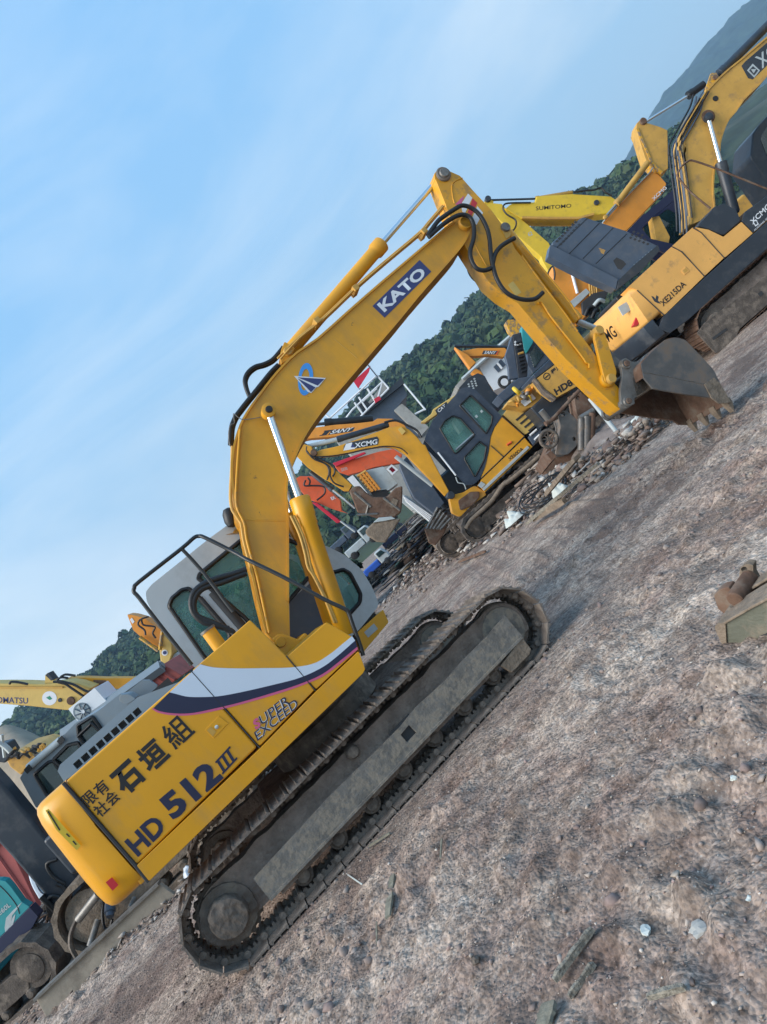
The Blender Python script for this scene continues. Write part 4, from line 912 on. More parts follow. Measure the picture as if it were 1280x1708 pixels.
# raised engine cover
ec_o = rnd([(918, 407), (972, 361), (1045, 385), (1100, 411), (1032, 481), (1010, 466)], .1)
ec = prism('engine_cover', X, ec_o, .75, 1.0, 'slate_paint', T, bevel=.03, segs=3)
prism('cover_rim', X, rnd([(914, 428), (918, 408), (1031, 466), (1027, 483), (980, 462)], .1), .70, 1.0, 'slate_paint', ec, bevel=.03, ref=.72)
for a, b in (((370, 600), (640, 340)), ((480, 655), (745, 385)), ((600, 700), (870, 425)), ((715, 745), (990, 480))):
    tube('cover_rib', X, [z('B3', a) + (.75,), z('B3', b) + (.75,)], .010, 'charcoal_paint', ec, 0, 6)
for r in range(2):
    for k in range(8):
        f = k / 8; x, y = 352 + r * 34 + f * (540 - 352), 548 + r * 25 - f * (548 - 352)
        decal('cover_slot', X, z('B3', (x, y), (x + 16, y - 14), (x + 34, y - 4), (x + 18, y + 11)), .75, 'dark_interior', ec, .004)
for i_ in range(3):
    for j in range(5 - i_):
        x, y = 1010 + j * 38 + i_ * 14, 515 + j * 14 - i_ * 26
        decal('cover_hole', X, z('B3', (x, y), (x + 16, y - 12), (x + 30, y), (x + 14, y + 12)), .75, 'dark_interior', ec, .004)
for k in range(7):
    x, y = 1050 + k * 26, 780 - k * 22; decal('cover_louvre', X, z('B3', (x, y - 26), (x + 9, y - 32), (x + 28, y + 8), (x + 19, y + 14)), .69, 'hood_grey', ec, .004)
prism('cover_lower_edge', X, rnd([(1029, 484), (1033, 466), (1060, 440), (1098, 408), (1101, 418), (1070, 452)], .1), .66, .74, 'charcoal_paint', ec, bevel=.01)
decal('cover_opening', X, z('B3', (870, 720), (900, 690), (960, 720), (985, 750), (940, 800), (910, 790)), .75, 'dark_interior', ec, .004)
for k in range(4): decal('caution_line', X, z('B3', (742 + k * 6, 612 + k * 12), (744 + k * 6, 606 + k * 12), (800 - k * 4, 626 + k * 10), (798 - k * 4, 632 + k * 10)), .75, 'ochre_yellow', ec, .003)
# boom
bX0, bX1 = 1.08, 1.58
bt = z('B2', (600, 720), (625, 560), (600, 420), (572, 300), (558, 150), (552, 0)) + z('B1', (535, 1280), (545, 1150), (560, 1050), (595, 950), (640, 860), (700, 770), (765, 690), (860, 590), (950, 510), (1050, 430), (1280, 235)) + [(1345, 12), (1350, 40)]
bb = [(1290, 108)] + z('B1', (1240, 600), (1150, 690), (1060, 780), (990, 885), (930, 950), (880, 1060), (850, 1170), (840, 1280)) + z('B2', (805, 200), (790, 340), (790, 450), (800, 560), (780, 640))
bX = prism('boom', X, smoothc(bt, 2) + smoothc(bb, 2), bX0, bX1, 'ochre_yellow', T, bevel=0, smooth=25)
ribbon('boom_edge', X, smoothc(bt, 2), bX0 - .025, bX1 + .025, .03, 'ochre_yellow', bX, ref=bX0, side=1)
ribbon('boom_edge', X, smoothc(bb, 2), bX0 - .025, bX1 + .025, .03, 'ochre_yellow', bX, ref=bX0, side=1)
q_ = z('B1', (1050, 480), (1085, 440), (1280, 300), (1280, 500), (1150, 600), (1110, 590))
decal('name_plate', X, [q_[0], q_[1], (1310, 45), (1320, 70), q_[4], q_[5]], bX0, 'charcoal_paint', bX, .004)
plate_text(X, [(1258, 128), (1325, 78), (1308, 52), (1241, 104)], 'XCMG', bX0 - .004, None, 'pale_metal', bX, (.22, 1.1, .08, .85), .07)
decal('emblem_square', X, z('B1', (1100, 520), (1150, 460), (1215, 520), (1165, 585)), bX0 - .004, 'pale_metal', bX, .003)
decal('emblem_square', X, z('B1', (1118, 520), (1152, 482), (1198, 522), (1163, 564)), bX0 - .007, 'charcoal_paint', bX, .003)
decal('emblem_mark', X, z('B1', (1135, 510), (1182, 508), (1160, 545)), bX0 - .01, 'pale_metal', bX, .003)
pin('boom_boss', X, *z('B1', (755, 930)), bX0 - .03, bX1 + .03, .13, 'muddy_rust', bX, ref=bX0)
pin('boom_boss', X, *z('B1', (820, 770)), bX0 - .01, bX1, .06, 'rubber', bX, ref=bX0)
ram('boom_cylinder', X, z('B1', (755, 940)), z('B2', (865, 170)), (1226, 356), .95, .045, .10, T, mt='charcoal_paint', collar=1.12)
ram('arm_cylinder', X, (1193, 131), (1200, 124), (1335, -12), 1.33, .04, .085, T, mt='charcoal_paint', chrome='charcoal_paint')
prism('cylinder_lug', X, rnd(z('B1', (730, 690), (780, 540), (830, 540), (860, 590), (800, 680), (730, 720)), .2), 1.12, 1.17, 'worn_yellow', bX)
pin('lug_pin', X, *z('B1', (815, 585)), 1.09, 1.55, .05, 'muddy_rust', bX, ref=1.12)
for k in range(4):
    q = [(a + k * 5.5, b + k * 2.5, 1.05) for a, b in z('B1', (620, 740), (590, 850), (480, 1050), (410, 1180), (405, 1280)) + z('B2', (405, 60), (425, 230), (450, 420), (470, 600), (478, 780))]
    tube('hydraulic_hose', X, q, .02, ('rubber', 'slate_paint')[k % 2], T, 4, 6)
for k in range(3):
    q = [(a + k * 4, b + k * 1.5, 1.03) for a, b in z('B1', (720, 690), (620, 860), (480, 1110), (480, 1280)) + z('B2', (485, 60), (520, 250), (545, 440), (570, 640))]
    tube('steel_pipe', X, q, .014, ('slate_paint', 'ochre_yellow', 'rubber')[k], T, 4, 6)
tube('handrail', X, z('B2', (775, 575, .3), (600, 430, .3), (490, 300, .3), (485, 260, .3), (520, 200, .3), (580, 152, .3), (640, 155, .3), (860, 232, .3), (1280, 400, .3), (1500, 480, .3)), .018, 'muddy_rust', T, 3, 6)
# cab, on the far side of the boom
cX = rnd([(1252, 262), (1256, 222), (1266, 208), (1320, 150), (1395, 205), (1345, 300), (1300, 330)], .15)
cb = prism('cab', X, cX, 1.85, 2.72, 'charcoal_paint', T, bevel=.04)
decal('window', X, rnd([(1268, 232), (1276, 216), (1318, 172), (1360, 205), (1320, 265), (1280, 262)], .2), 1.85, 'dark_glass', cb, .01)
# the arm, let down in front of the boom end out of the picture
prismL('arm', [(7.9, 5.0), (8.4, 5.2), (7.0, 1.2), (6.7, 1.1)], 1.15, 1.5, 'ochre_yellow', T, bevel=.03)

# ================================================================ orange-yellow excavator behind the raised cover
B = Fr(5.2, 17.5, 0)
T = thing('excavator', B, 'orange-yellow excavator with folded arm and black cab, behind the raised black cover', 'excavator', GX)
hd = z('B1', (112, 1040), (118, 990), (150, 958), (215, 985), (330, 1020), (395, 1050), (400, 1280)) + z('B2', (400, 220), (340, 260), (240, 170), (200, 150), (170, 60))
b_ = prism('boom', B, hd, 1.2, 1.6, 'ochre_yellow', T, bevel=.02)
ribbon('boom_edge', B, z('B1', (112, 1040), (215, 1280)) + z('B2', (240, 170), (340, 265)), 1.17, 1.63, .05, 'worn_yellow', b_, ref=1.2, side=1)
pin('boom_pin', B, *z('B1', (175, 975)), 1.15, 1.65, .09, 'muddy_rust', b_, ref=1.2)
prism('arm', B, [(1008, 369), (1030, 345), (1088, 285), (1100, 292), (1112, 306), (1109, 318), (1046, 384), (1030, 388), (1000, 385)], 1.25, 1.6, 'amber_paint', T, bevel=.015)
ram('arm_cylinder', B, z('B1', (185, 985)), z('B1', (575, 745)), z('B1', (720, 640)), 1.4, .035, .09, T, mt='rubber')
ram('bucket_cylinder', B, (1010, 362), (1028, 341), (1081, 271), 1.15, .03, .075, T, mt='ochre_yellow', chrome='old_chrome')
tube('steel_pipe', B, [(1005, 372, 1.2), (1040, 333, 1.2), (1084, 288, 1.2), (1089, 279, 1.2)], .02, 'pale_metal', T, 2, 6)
bc_ = rnd([(1046, 386), (1065, 366), (1100, 336), (1128, 312), (1170, 330), (1180, 380), (1130, 430), (1075, 408)], .1)
bh = rnd([(1070, 380), (1088, 362), (1128, 332), (1152, 345), (1155, 385), (1128, 408), (1085, 398)], .15)
cb = prism('cab', B, bc_, .5, .56, 'navy_paint', T, holes=[bh])
prism('cab_far_side', B, bc_, 1.05, 1.10, 'navy_paint', cb, holes=[bh], ref=.5)
prism('driver_seat', B, rnd([(1088, 362), (1100, 360), (1118, 395), (1115, 410), (1096, 408)], .1), .6, .9, 'ochre_yellow', cb)
prism('far_window', B, bh, 1.06, 1.08, 'dark_glass', cb, ref=.5)
text('name_letters', 'XCMG', B, (1091, 335), (1113, 314), (1087, 331), 1.24, 'white_paint', T, .015)
qq = B.P(1110, 430, .3)
box('body', qq.x - .6, qq.x + 2.6, .5, 2.6, 1.0, 1.9, 'ochre_yellow', T, .06)
undercarriage(T, qq.x + 1.2, 1.5, 4.0, 2.8)
# ================================================================ lemon-yellow excavator with a level boom, behind the arm
S = Fr(3.4, 20.5, 0)
T = thing('excavator', S, 'lemon-yellow excavator with black letters on its boom, behind the near arm', 'excavator', GX)
ar_ = prism('arm', S, z('C1', (568, 395), (640, 372), (752, 383), (800, 440), (980, 560), (1255, 800)) + [(922, 420), (952, 470), (935, 490), (905, 435)] + z('C1', (1170, 950), (840, 660), (570, 420)), .9, 1.25, 'lemon_yellow', T, bevel=.02)
prism('arm_lug', S, rnd(z('C1', (570, 330), (600, 318), (665, 355), (660, 375), (568, 395)), .2), .95, 1.2, 'lemon_yellow', ar_)
pin('arm_pin', S, *z('C1', (600, 340)), .85, 1.3, .09, 'charcoal_paint', ar_, ref=.95)
text('arm_mark', '62', S, z('C1', (1040, 735)), z('C1', (1085, 715)), z('C1', (1020, 695)), .9, 'pale_metal', ar_, .02)
bS = prism('boom', S, [(843, 348), (851, 341), (862, 336), (893, 337), (895, 327), (954, 323), (1019, 327), (1036, 338), (1016, 356), (991, 359), (965, 366), (910, 366), (871, 365), (858, 357)], .85, 1.3, 'lemon_yellow', T, bevel=.03)
ribbon('boom_edge', S, [(871, 365), (910, 366), (965, 366), (991, 359)], .8, 1.35, .06, 'ochre_yellow', bS, ref=.85, side=1)
text('name_letters', 'SUMITOMO', S, z('B3', (182, 272)), z('B3', (497, 246)), z('B3', (182, 238)), .85, 'black_letter', bS, .008)
ram('arm_cylinder', S, z('C1', (605, 345)), z('C1', (1110, 330)), (955, 321), 1.08, .03, .06, T, mt='ochre_yellow', chrome='charcoal_paint', eye=False)
tube('hydraulic_hose', S, [(a, b, .8) for a, b in z('C1', (1060, 372), (850, 375), (780, 390), (765, 440), (810, 500), (890, 550), (905, 600), (880, 660), (830, 680))], .025, 'rubber', T, 4, 6)
tube('hydraulic_hose', S, [(a, b, .8) for a, b in z('B3', (520, 110), (620, 95), (700, 90), (760, 70), (800, 110), (860, 140))], .03, 'rubber', T, 3, 6)
pin('boom_pin', S, *z('B3', (720, 205)), .8, 1.35, .08, 'charcoal_paint', bS, ref=.85)
qq = S.P(1000, 450, .5)
box('body', qq.x - .3, qq.x + 2.8, .3, 2.6, 1.0, 2.0, 'lemon_yellow', T, .06)
undercarriage(T, qq.x + 1.3, 1.4, 4.0, 2.8)
# ================================================================ amber machine body under the raised cover
A = Fr(5.0, 16.2, 0)
T = thing('excavator', A, 'amber excavator body with white number plate and yellow pipes, under the raised cover', 'excavator', GX)
hb = prism('body', A, rnd(z('B3', (330, 770), (400, 785), (640, 850), (830, 960), (760, 1100), (660, 1180), (470, 1100), (350, 960)), .1), .2, 1.8, 'amber_paint', T, bevel=.04)
prism('number_plate', A, z('B3', (472, 1095), (630, 965), (665, 1000), (510, 1150)), .1, .13, 'pale_metal', T)
tube('hand_post', A, [z('B3', (503, 830)) + (.15,), z('B3', (552, 1010)) + (.15,)], .035, 'white_paint', T, 0, 8)
for k in range(4):
    tube('steel_pipe', A, [z('B3', (655 + 20 * k, 890)) + (.12,), z('B3', (672 + 19 * k, 1110 - k * 12)) + (.12,)], .022, 'ochre_yellow', T, 0, 6)
prism('inner_bay', A, z('B3', (590, 1090), (690, 1010), (830, 980), (800, 1060), (690, 1200), (600, 1190)), .08, .2, 'dark_interior', T, ref=.1)
for k, (a, b) in enumerate((((620, 1210), (680, 1140)), ((700, 1120), (790, 1080)), ((680, 1230), (740, 1160)), ((820, 990), (1000, 880)))):
    tube('hydraulic_hose', A, [z('B3', a) + (.06,), z('B3', ((a[0] + b[0]) / 2, (a[1] + b[1]) / 2 - 30)) + (.02,), z('B3', b) + (.06,)], .045, ('rubber', 'pale_metal', 'rubber', 'slate_paint')[k], T, 4, 8)
tube('hydraulic_hose', A, [z('B3', p) + (.1,) for p in ((300, 900), (290, 830), (330, 770), (350, 830), (345, 890))], .02, 'rubber', T, 4, 6)
qq = A.P(960, 560, .5); undercarriage(T, qq.x + 1.2, 1.5, 3.6, 2.6)
# ================================================================ small yellow excavator in the middle, cab side on
D = Fr(1.0, 16.6, 0)
T = thing('excavator', D, 'small yellow excavator with dark blue cab and slatted rear, in the middle distance', 'excavator', GX)
D0 = 0.0
cab_o = rnd(z('B5', (150, 500), (200, 375), (225, 325), (480, 40), (540, 28), (605, 52), (842, 290), (770, 390), (738, 470), (722, 600), (690, 740), (645, 845), (590, 895), (520, 905)), .12)
g1 = rnd(z('B5', (288, 400), (330, 330), (400, 285), (470, 310), (600, 455), (425, 630)), .12)
g2 = rnd(z('B5', (462, 195), (560, 100), (755, 290), (745, 360), (700, 445)), .12)
g3 = rnd(z('B5', (500, 660), (640, 512), (702, 560), (680, 680), (600, 832)), .12)
cb = prism('cab', D, cab_o, D0, D0 + .06, 'navy_paint', T, holes=[g1, g2, g3])
M['navy_cab'] = mat('navy_cab', (.026, .040, .066), .35, var=.2, dirt=(.10, .11, .12), dirt_amt=.4, dscale=3)
cb.data.materials.clear(); cb.data.materials.append(M['navy_cab'])
prism('cab_far_side', D, cab_o, D0 + .95, D0 + 1.0, 'navy_cab', cb, holes=[g1, g2, g3], ref=D0)
nC = len(cab_o); ribbon('cab_roof', D, cab_o[int(nC * .12):int(nC * .5)], D0 + .06, D0 + .95, .05, 'navy_cab', cb, ref=D0, side=-1)
ribbon('cab_rear', D, cab_o[int(nC * .45):int(nC * .9)], D0 + .06, D0 + .95, .04, 'navy_cab', cb, ref=D0, side=-1)
for g in (g1, g2, g3):
    gl = prism('window', D, g, D0 + .03, D0 + .036, 'glass', cb, bevel=0, ref=D0); rim(g, .02, D0 - .005, fr=D, parent=gl)
for g in (g1, g2, g3): prism('far_window', D, g, D0 + .97, D0 + .975, 'glass', cb, bevel=0, ref=D0)
tube('door_bar', D, [z('B5', (430, 590)) + (D0 + .02,), z('B5', (600, 440)) + (D0 + .02,)], .03, 'hood_grey', cb, 0, 6)
tube('hand_grip', D, [z('B5', (270, 610)) + (D0 - .04,), z('B5', (430, 815)) + (D0 - .04,)], .02, 'white_paint', cb, 0, 6)
tube('signal_wire', D, [z('B5', p) + (D0 - .04,) for p in ((430, 830), (450, 880), (500, 890), (520, 940))], .012, 'pale_metal', cb, 3, 5)
tube('window_rail', D, [z('B5', (480, 190)) + (D0 + .02,), z('B5', (640, 370)) + (D0 + .02,)], .02, 'hood_grey', cb, 0, 6)
for p in ((612, 292), (658, 246)):
    decal('window_sticker', D, z('B5', (p[0] - 14, p[1]), (p[0], p[1] - 16), (p[0] + 16, p[1]), (p[0], p[1] + 14)), D0 + .03, 'pale_metal', cb)
prism('driver_seat', D, rnd(z('B5', (395, 330), (430, 300), (500, 400), (470, 440)), .2), D0 + .4, D0 + .8, 'concrete', cb)
prism('side_panel', D, rnd(z('B5', (842, 290), (1040, 462), (850, 650), (650, 842), (690, 740), (724, 600), (742, 470), (775, 390)), .03), D0 + .01, D0 + .5, 'boom_yellow', T, bevel=.01)
sp = prism('lower_panel', D, rnd(z('B5', (655, 855), (1042, 482), (1112, 562), (690, 965), (640, 905)), .06), D0, D0 + .5, 'boom_yellow', T, bevel=.015)
prism('side_strip', D, z('B5', (665, 935), (1068, 552), (1085, 570), (682, 952)), D0 - .03, D0, 'pale_metal', sp, bevel=.004)
prism('strip_label', D, z('B5', (625, 905), (655, 870), (695, 895), (660, 930)), D0 - .02, D0, 'pale_metal', sp, bevel=0)
plate_text(D, [z('B5', (910, 690)), z('B5', (1035, 590)), z('B5', (1005, 560)), z('B5', (890, 660))], 'XE60DA', D0, None, 'black_letter', sp, (0, 1, .05, .95), .03)
for q in (((842, 292), (1040, 466)), ((740, 550), (852, 650)), ((652, 846), (1040, 470))):
    tube('panel_seam', D, [z('B5', q[0]) + (D0,), z('B5', q[1]) + (D0,)], .010, 'dark_interior', T, 0, 6)
tube('panel_latch', D, [z('B5', (885, 545)) + (D0,), z('B5', (925, 520)) + (D0,)], .03, 'orange_paint', T, 0, 6)
cwt = prism('counterweight', D, rnd(z('B5', (850, 275), (890, 225), (960, 195), (1040, 225), (1110, 270), (1185, 345), (1045, 460)), .15), D0 + .03, 1.7, 'pale_yellow', T, bevel=.05)
for k in range(4):
    x, y = 960 + k * 37, 320 + k * 32; decal('vent_slot', D, z('B5', (x, y), (x + 78, y - 66), (x + 92, y - 54), (x + 14, y + 12)), D0 + .03, 'dark_interior', cwt, .012)
bp = prism('rear_bumper', D, rnd(z('B5', (1072, 475), (1160, 385), (1195, 420), (1120, 550)), .15), D0 - .02, 1.6, 'slate_paint', T, bevel=.03)
for a, b in (((1090, 460), (1150, 408)), ((1130, 500), (1175, 455))): tube('bumper_stripe', D, [z('B5', a) + (D0 - .03,), z('B5', b) + (D0 - .03,)], .03, 'white_paint', bp, 0, 6)
fo = prism('swing_bracket', D, rnd(z('B5', (365, 990), (420, 985), (500, 965), (600, 905), (690, 965), (700, 990), (560, 1090), (470, 1185), (400, 1150)), .2), .1, .6, 'boom_yellow', T, bevel=.03)
prism('bracket_guard', D, rnd(z('B5', (560, 960), (640, 960), (640, 1010), (580, 1080), (470, 1130), (450, 1040)), .2), .06, .1, 'muddy_rust', fo)
pin('bracket_pin', D, *z('B5', (385, 992)), .0, .7, .09, 'charcoal_paint', fo, ref=.1)
box('body', .4, 2.7, .55, 1.75, .9, 1.7, 'charcoal_paint', T, .04)
# boom and arm
b1 = z('B4', (232, 345), (300, 320), (440, 290), (600, 235), (800, 160), (900, 122), (1010, 108), (1080, 140), (1150, 205), (1200, 270)) + z('B5', (160, 545), (250, 730), (370, 955), (335, 1000), (180, 830), (0, 645)) + z('B4', (1040, 355), (960, 305), (860, 290), (700, 310), (560, 345), (430, 370), (300, 382), (245, 375))
bo = prism('boom', D, b1, .28, .58, 'boom_yellow', T, bevel=.015, smooth=25)
pl_ = decal('name_plate', D, rnd(z('B4', (495, 330), (500, 290), (522, 262), (795, 203), (812, 225), (805, 275)), .15), .28, 'charcoal_paint', bo, .006)
decal('name_field', D, z('B4', (495, 330), (520, 268), (572, 256), (600, 300), (600, 312)), .272, 'white_paint', pl_, .004)
decal('emblem_mark', D, z('B4', (562, 300), (575, 262), (600, 300)), .268, 'navy_box', pl_, .004)
text('name_letters', 'XCMG', D, z('B4', (598, 306)), z('B4', (798, 270)), z('B4', (598, 262)), .268, 'white_paint', bo, .02)
decal('lamp', D, z('B4', (980, 140), (1010, 120), (1050, 160), (1020, 190)), .27, 'pale_yellow', bo, .04)
ram('arm_cylinder', D, z('B4', (150, 300)), z('B4', (440, 230)), z('B4', (900, 95)), .43, .055, .07, T, mt='charcoal_paint', chrome='pale_metal', collar=1.1)
tube('hydraulic_hose', D, [z('B4', p) + (.3,) for p in ((860, 80), (960, 60), (1060, 100), (1150, 150), (1190, 215))], .03, 'rubber', T, 4, 6)
tube('hydraulic_hose', D, [z('B4', p) + (.22,) for p in ((170, 290), (170, 340), (230, 380), (400, 375), (600, 340), (720, 315), (860, 290), (1000, 305), (1070, 360))], .014, 'rubber', T, 4, 6)
pin('elbow_pin', D, *z('B4', (235, 350)), .2, .65, .08, 'muddy_rust', bo, ref=.28)
am = prism('arm', D, z('B4', (70, 370), (90, 320), (150, 270), (215, 290), (235, 370), (345, 430), (470, 540), (575, 635), (545, 690), (500, 690), (380, 610), (330, 585), (180, 480)), .3, .55, 'boom_yellow', T, bevel=.015)
for q in (((170, 330), (230, 400), (340, 450), (370, 520), (350, 590)), ((200, 370), (300, 410), (400, 460), (420, 520), (400, 560)), ((240, 400), (370, 470), (380, 560), (420, 620), (500, 650))):
    tube('hydraulic_hose', D, [z('B4', p) + (.22,) for p in q], .022, 'rubber', am, 4, 6)
ram('bucket_cylinder', D, z('B4', (600, 840)), z('B4', (400, 680)), z('B4', (200, 520)), .42, .03, .05, am, mt='charcoal_paint', eye=False)
def bucket(nm, fr, out, l0, l1, parent, mt='muddy_rust', open_=2):
    b = prism(nm, fr, out, l0, l0 + .05, mt, parent, bevel=.005)
    prism('far_cheek', fr, out, l1 - .05, l1, mt, b, bevel=.005, ref=l0)
    ribbon('bucket_shell', fr, out[:len(out) - open_], l0 + .05, l1 - .05, .05, mt, b, ref=l0, side=-1); return b
bk = prism('bucket', D, z('B4', (545, 690), (580, 650), (640, 640), (700, 700), (760, 740), (880, 740), (960, 660), (1022, 640), (1022, 760), (1010, 880), (930, 930), (800, 935), (700, 900), (620, 880), (590, 790)), .1, .8, 'muddy_rust', T, bevel=.04)
decal('bucket_patch', D, z('B4', (915, 790), (935, 750), (985, 770), (960, 835), (915, 835)), .1, 'tan_mud', bk, .02)
for a, b in (((720, 810), (700, 890)), ((590, 700), (740, 830)), ((850, 750), (1000, 860)), ((620, 900), (800, 890))): tube('bucket_rib', D, [z('B4', a) + (.1,), z('B4', b) + (.1,)], .03, 'steel', bk, 0, 6)
# undercarriage and dozer blade
belt(T, -.15, .4, D.P(*z('B5', (560, 1270)), -.15).x + .1, D.P(*z('B5', (1190, 640)), -.15).x, .33, .33, 'muddy_steel', 40)
belt(T, 1.45, .4, -.3, 2.0, .33, .33, 'muddy_steel', 40)
box('centre_frame', .1, 1.6, .3, 1.45, .35, .6, 'muddy_steel', T, .03)
for k in range(5):
    a, b = (170 + 30 * k, 1290 + 2 * k), (270 + 28 * k, 1100 + 25 * k)
    tube('blade_bar', D, [z('B5', a) + (-.5,), z('B5', b) + (-.5,)], .035, 'steel', T, 0, 6)
prism('dozer_blade', D, z('B5', (150, 1290), (280, 1170), (395, 1160), (330, 1330), (250, 1440), (190, 1420)), -.4, -.3, 'muddy_rust', T, bevel=.03)
tube('pale_hose', D, [z('B5', p) + (-.3,) for p in ((520, 1290), (570, 1210), (680, 1110), (760, 1030), (850, 900), (900, 870), (1040, 760), (1180, 640))], .05, 'tan_mud', T, 4, 8)
# ================================================================ tan bucket lying below the red booms
BK = Fr(-.2, 15.4, 0)
t = thing('digger_bucket', BK, 'tan upturned digger bucket hanging under the dark one, left of the small excavator', 'bucket')
prism('bucket_side', BK, z('B4', (690, 1040), (760, 970), (960, 935), (1010, 930), (960, 1010), (870, 1150), (790, 1140), (700, 1080)), 0, .7, 'tan_mud', t, bevel=.04)
prism('bucket_lip', BK, z('B4', (760, 970), (810, 925), (925, 915), (960, 935), (860, 955)), -.03, .73, 'pale_metal', t, bevel=.01)
# ================================================================ old yellow excavator body with black number
Hh = Fr(4.0, 15.2, 0)
T = thing('excavator', Hh, 'old dirty yellow excavator rear with black number, half hidden behind the near arm', 'excavator', GX)
pn = prism('side_door', Hh, rnd(z('B6', (722, 595), (905, 455), (1010, 560), (1085, 660), (900, 762), (800, 690)), .04), 0, .6, 'ochre_yellow', T, bevel=.03)
prism('door_frame', Hh, z('B6', (700, 590), (722, 595), (800, 690), (900, 765), (890, 785), (790, 710)), -.02, .3, 'muddy_steel', T, bevel=.01)
prism('top_edge', Hh, z('B6', (690, 560), (850, 410), (905, 450), (715, 595)), .1, 1.6, 'navy_cab', T, bevel=.02)
text('number_letters', 'HD82', Hh, z('B6', (900, 745)), z('B6', (1090, 625)), z('B6', (870, 690)), 0, 'black_letter', pn, .04)
text('company_letters', '種川', Hh, z('B6', (860, 560)), z('B6', (945, 500)), z('B6', (840, 525)), 0, 'black_letter', pn, .02)
decal('ring_mark', Hh, [z('B6', (812 + 33 * cos(t), 575 + 33 * sin(t))) for t in [i * PI / 10 for i in range(20)]], 0, 'black_letter', pn, .004, holes=[[z('B6', (812 + 25 * cos(t), 575 + 25 * sin(t))) for t in [i * PI / 10 for i in range(20)]]])
decal('ring_bar', Hh, z('B6', (795, 585), (825, 558), (832, 566), (802, 594)), 0, 'black_letter', pn, .004)
qq = Hh.P(*z('B6', (950, 800)), .3)
box('body', qq.x - .5, qq.x + 1.8, .65, 2.2, 1.0, 1.5, 'charcoal_paint', T, .04)
undercarriage(T, qq.x + .9, 1.5, 3.0, 2.2, r=.33)
# ================================================================ stack of engine parts with yellow tags beside it
E_ = Fr(3.0, 16.0, 0)
T = thing('engine_block', E_, 'dusty yellow engine assembly with white tag and tangled pipes, above the slatted rear', 'engine')
prism('crankcase', E_, rnd(z('B6', (450, 830), (480, 780), (600, 700), (660, 640), (740, 640), (770, 760), (730, 830), (640, 860), (560, 840)), .2), 0, .7, 'ochre_yellow', T, bevel=.05)
prism('engine_tag', E_, z('B6', (575, 795), (680, 728), (715, 770), (620, 840)), -.05, -.02, 'white_paint', T, bevel=0)
random.seed(5)
for k in range(14):
    x, y = random.uniform(470, 740), 0; y = 1290 - x * .85 + random.uniform(-70, 60) if False else 820 - (x - 460) * .5 + random.uniform(-60, 50)
    dx, dy = random.uniform(-70, 70), random.uniform(-50, 50)
    tube('engine_pipe', E_, [z('B6', (x, y)) + (-.1,), z('B6', (x + dx * .5, y + dy * .2 - 12)) + (-.15,), z('B6', (x + dx, y + dy)) + (-.05,)], random.choice((.03, .045, .02)), random.choice(('ochre_yellow', 'amber_paint', 'steel', 'muddy_rust', 'lemon_yellow')), T, 3, 6)
# ================================================================ cluster of quick couplers and cast parts
P_ = Fr(4.2, 13.6, 0)
def coupler(nm, pts, holes, l0, l1, mt, lab, cat='coupler', grp='steel castings piled by the yard'):
    t = thing(nm, P_, lab, cat, grp)
    for l in (l0, l1 - .08): prism('side_plate', P_, pts, l, l + .08, mt, t, bevel=0, holes=holes, ref=l0)
    c = [sum(p[0] for p in pts) / len(pts), sum(p[1] for p in pts) / len(pts)]
    prism('web', P_, [(c[0] + (p[0] - c[0]) * .72, c[1] + (p[1] - c[1]) * .72) for p in pts], l0 + .03, l1 - .03, mt, t, bevel=.01, ref=l0)
    return t
def hole(k, x, y, r): return [z(k, (x + r * cos(i * PI / 6), y + r * sin(i * PI / 6))) for i in range(12)]
coupler('quick_coupler', rnd(z('B6', (910, 900), (950, 875), (1000, 885), (1080, 960), (1100, 1080), (1080, 1190), (1000, 1270), (890, 1270), (920, 1130), (940, 1010)), .2), [hole('B6', 960, 915, 24), hole('B6', 1055, 1130, 18)], .2, .7, 'bucket_steel', 'grey cast quick coupler with two holes, standing on end in the scrap pile')
coupler('quick_coupler', rnd(z('B6', (1050, 720), (1100, 700), (1180, 770), (1240, 860), (1230, 980), (1130, 1000), (1080, 900)), .2), [hole('B6', 1090, 765, 20)], .5, 1.0, 'muddy_rust', 'rusty coupler leaning behind the grey casting')
t = thing('spoked_flywheel', P_, 'thin spoked steel wheel leaning on the scrap pile', 'flywheel')
for k, (x, y, r, l) in enumerate(((830, 1130, 75, .1),)):
    q = P_.P(*z('B6', (x, y)), l); rr = r / 5.333 * P_.mpp(*z('B6', (x, y)), l)
    tubeL('rim', [(q.x + rr * cos(a), l, q.z + rr * sin(a)) for a in [i * PI / 12 for i in range(25)]], .035, 'muddy_steel', t, 0)
    for i in range(4):
        a = i * PI / 4 + .2; tubeL('spoke', [(q.x + rr * cos(a), l, q.z + rr * sin(a)), (q.x - rr * cos(a), l, q.z - rr * sin(a))], .014, 'muddy_steel', t, 0)
random.seed(11)
BARS = (((760, 880), (850, 990), .06, 'steel'), ((860, 960), (1100, 700), .035, 'muddy_rust'), ((1110, 950), (1225, 880), .06, 'steel'), ((1150, 1240), (1290, 1150), .06, 'steel'), ((1120, 950), (1120, 1230), .07, 'bucket_steel'), ((1170, 930), (1165, 1220), .08, 'bucket_steel'), ((1215, 900), (1205, 1190), .07, 'muddy_rust'), ((800, 1000), (900, 930), .05, 'muddy_rust'))
BL = ('short grey steel bar under the dusty engine', 'long thin rusty rod leaning up under the old yellow body', 'grey steel tube lying over the upright bars', 'stub of grey pipe at the lower right of the scrap pile', 'upright dark steel bar, leftmost of three', 'thick upright grey bar, middle one of three', 'upright rusty bar, rightmost of three', 'short rusty rod above the spoked wheel')
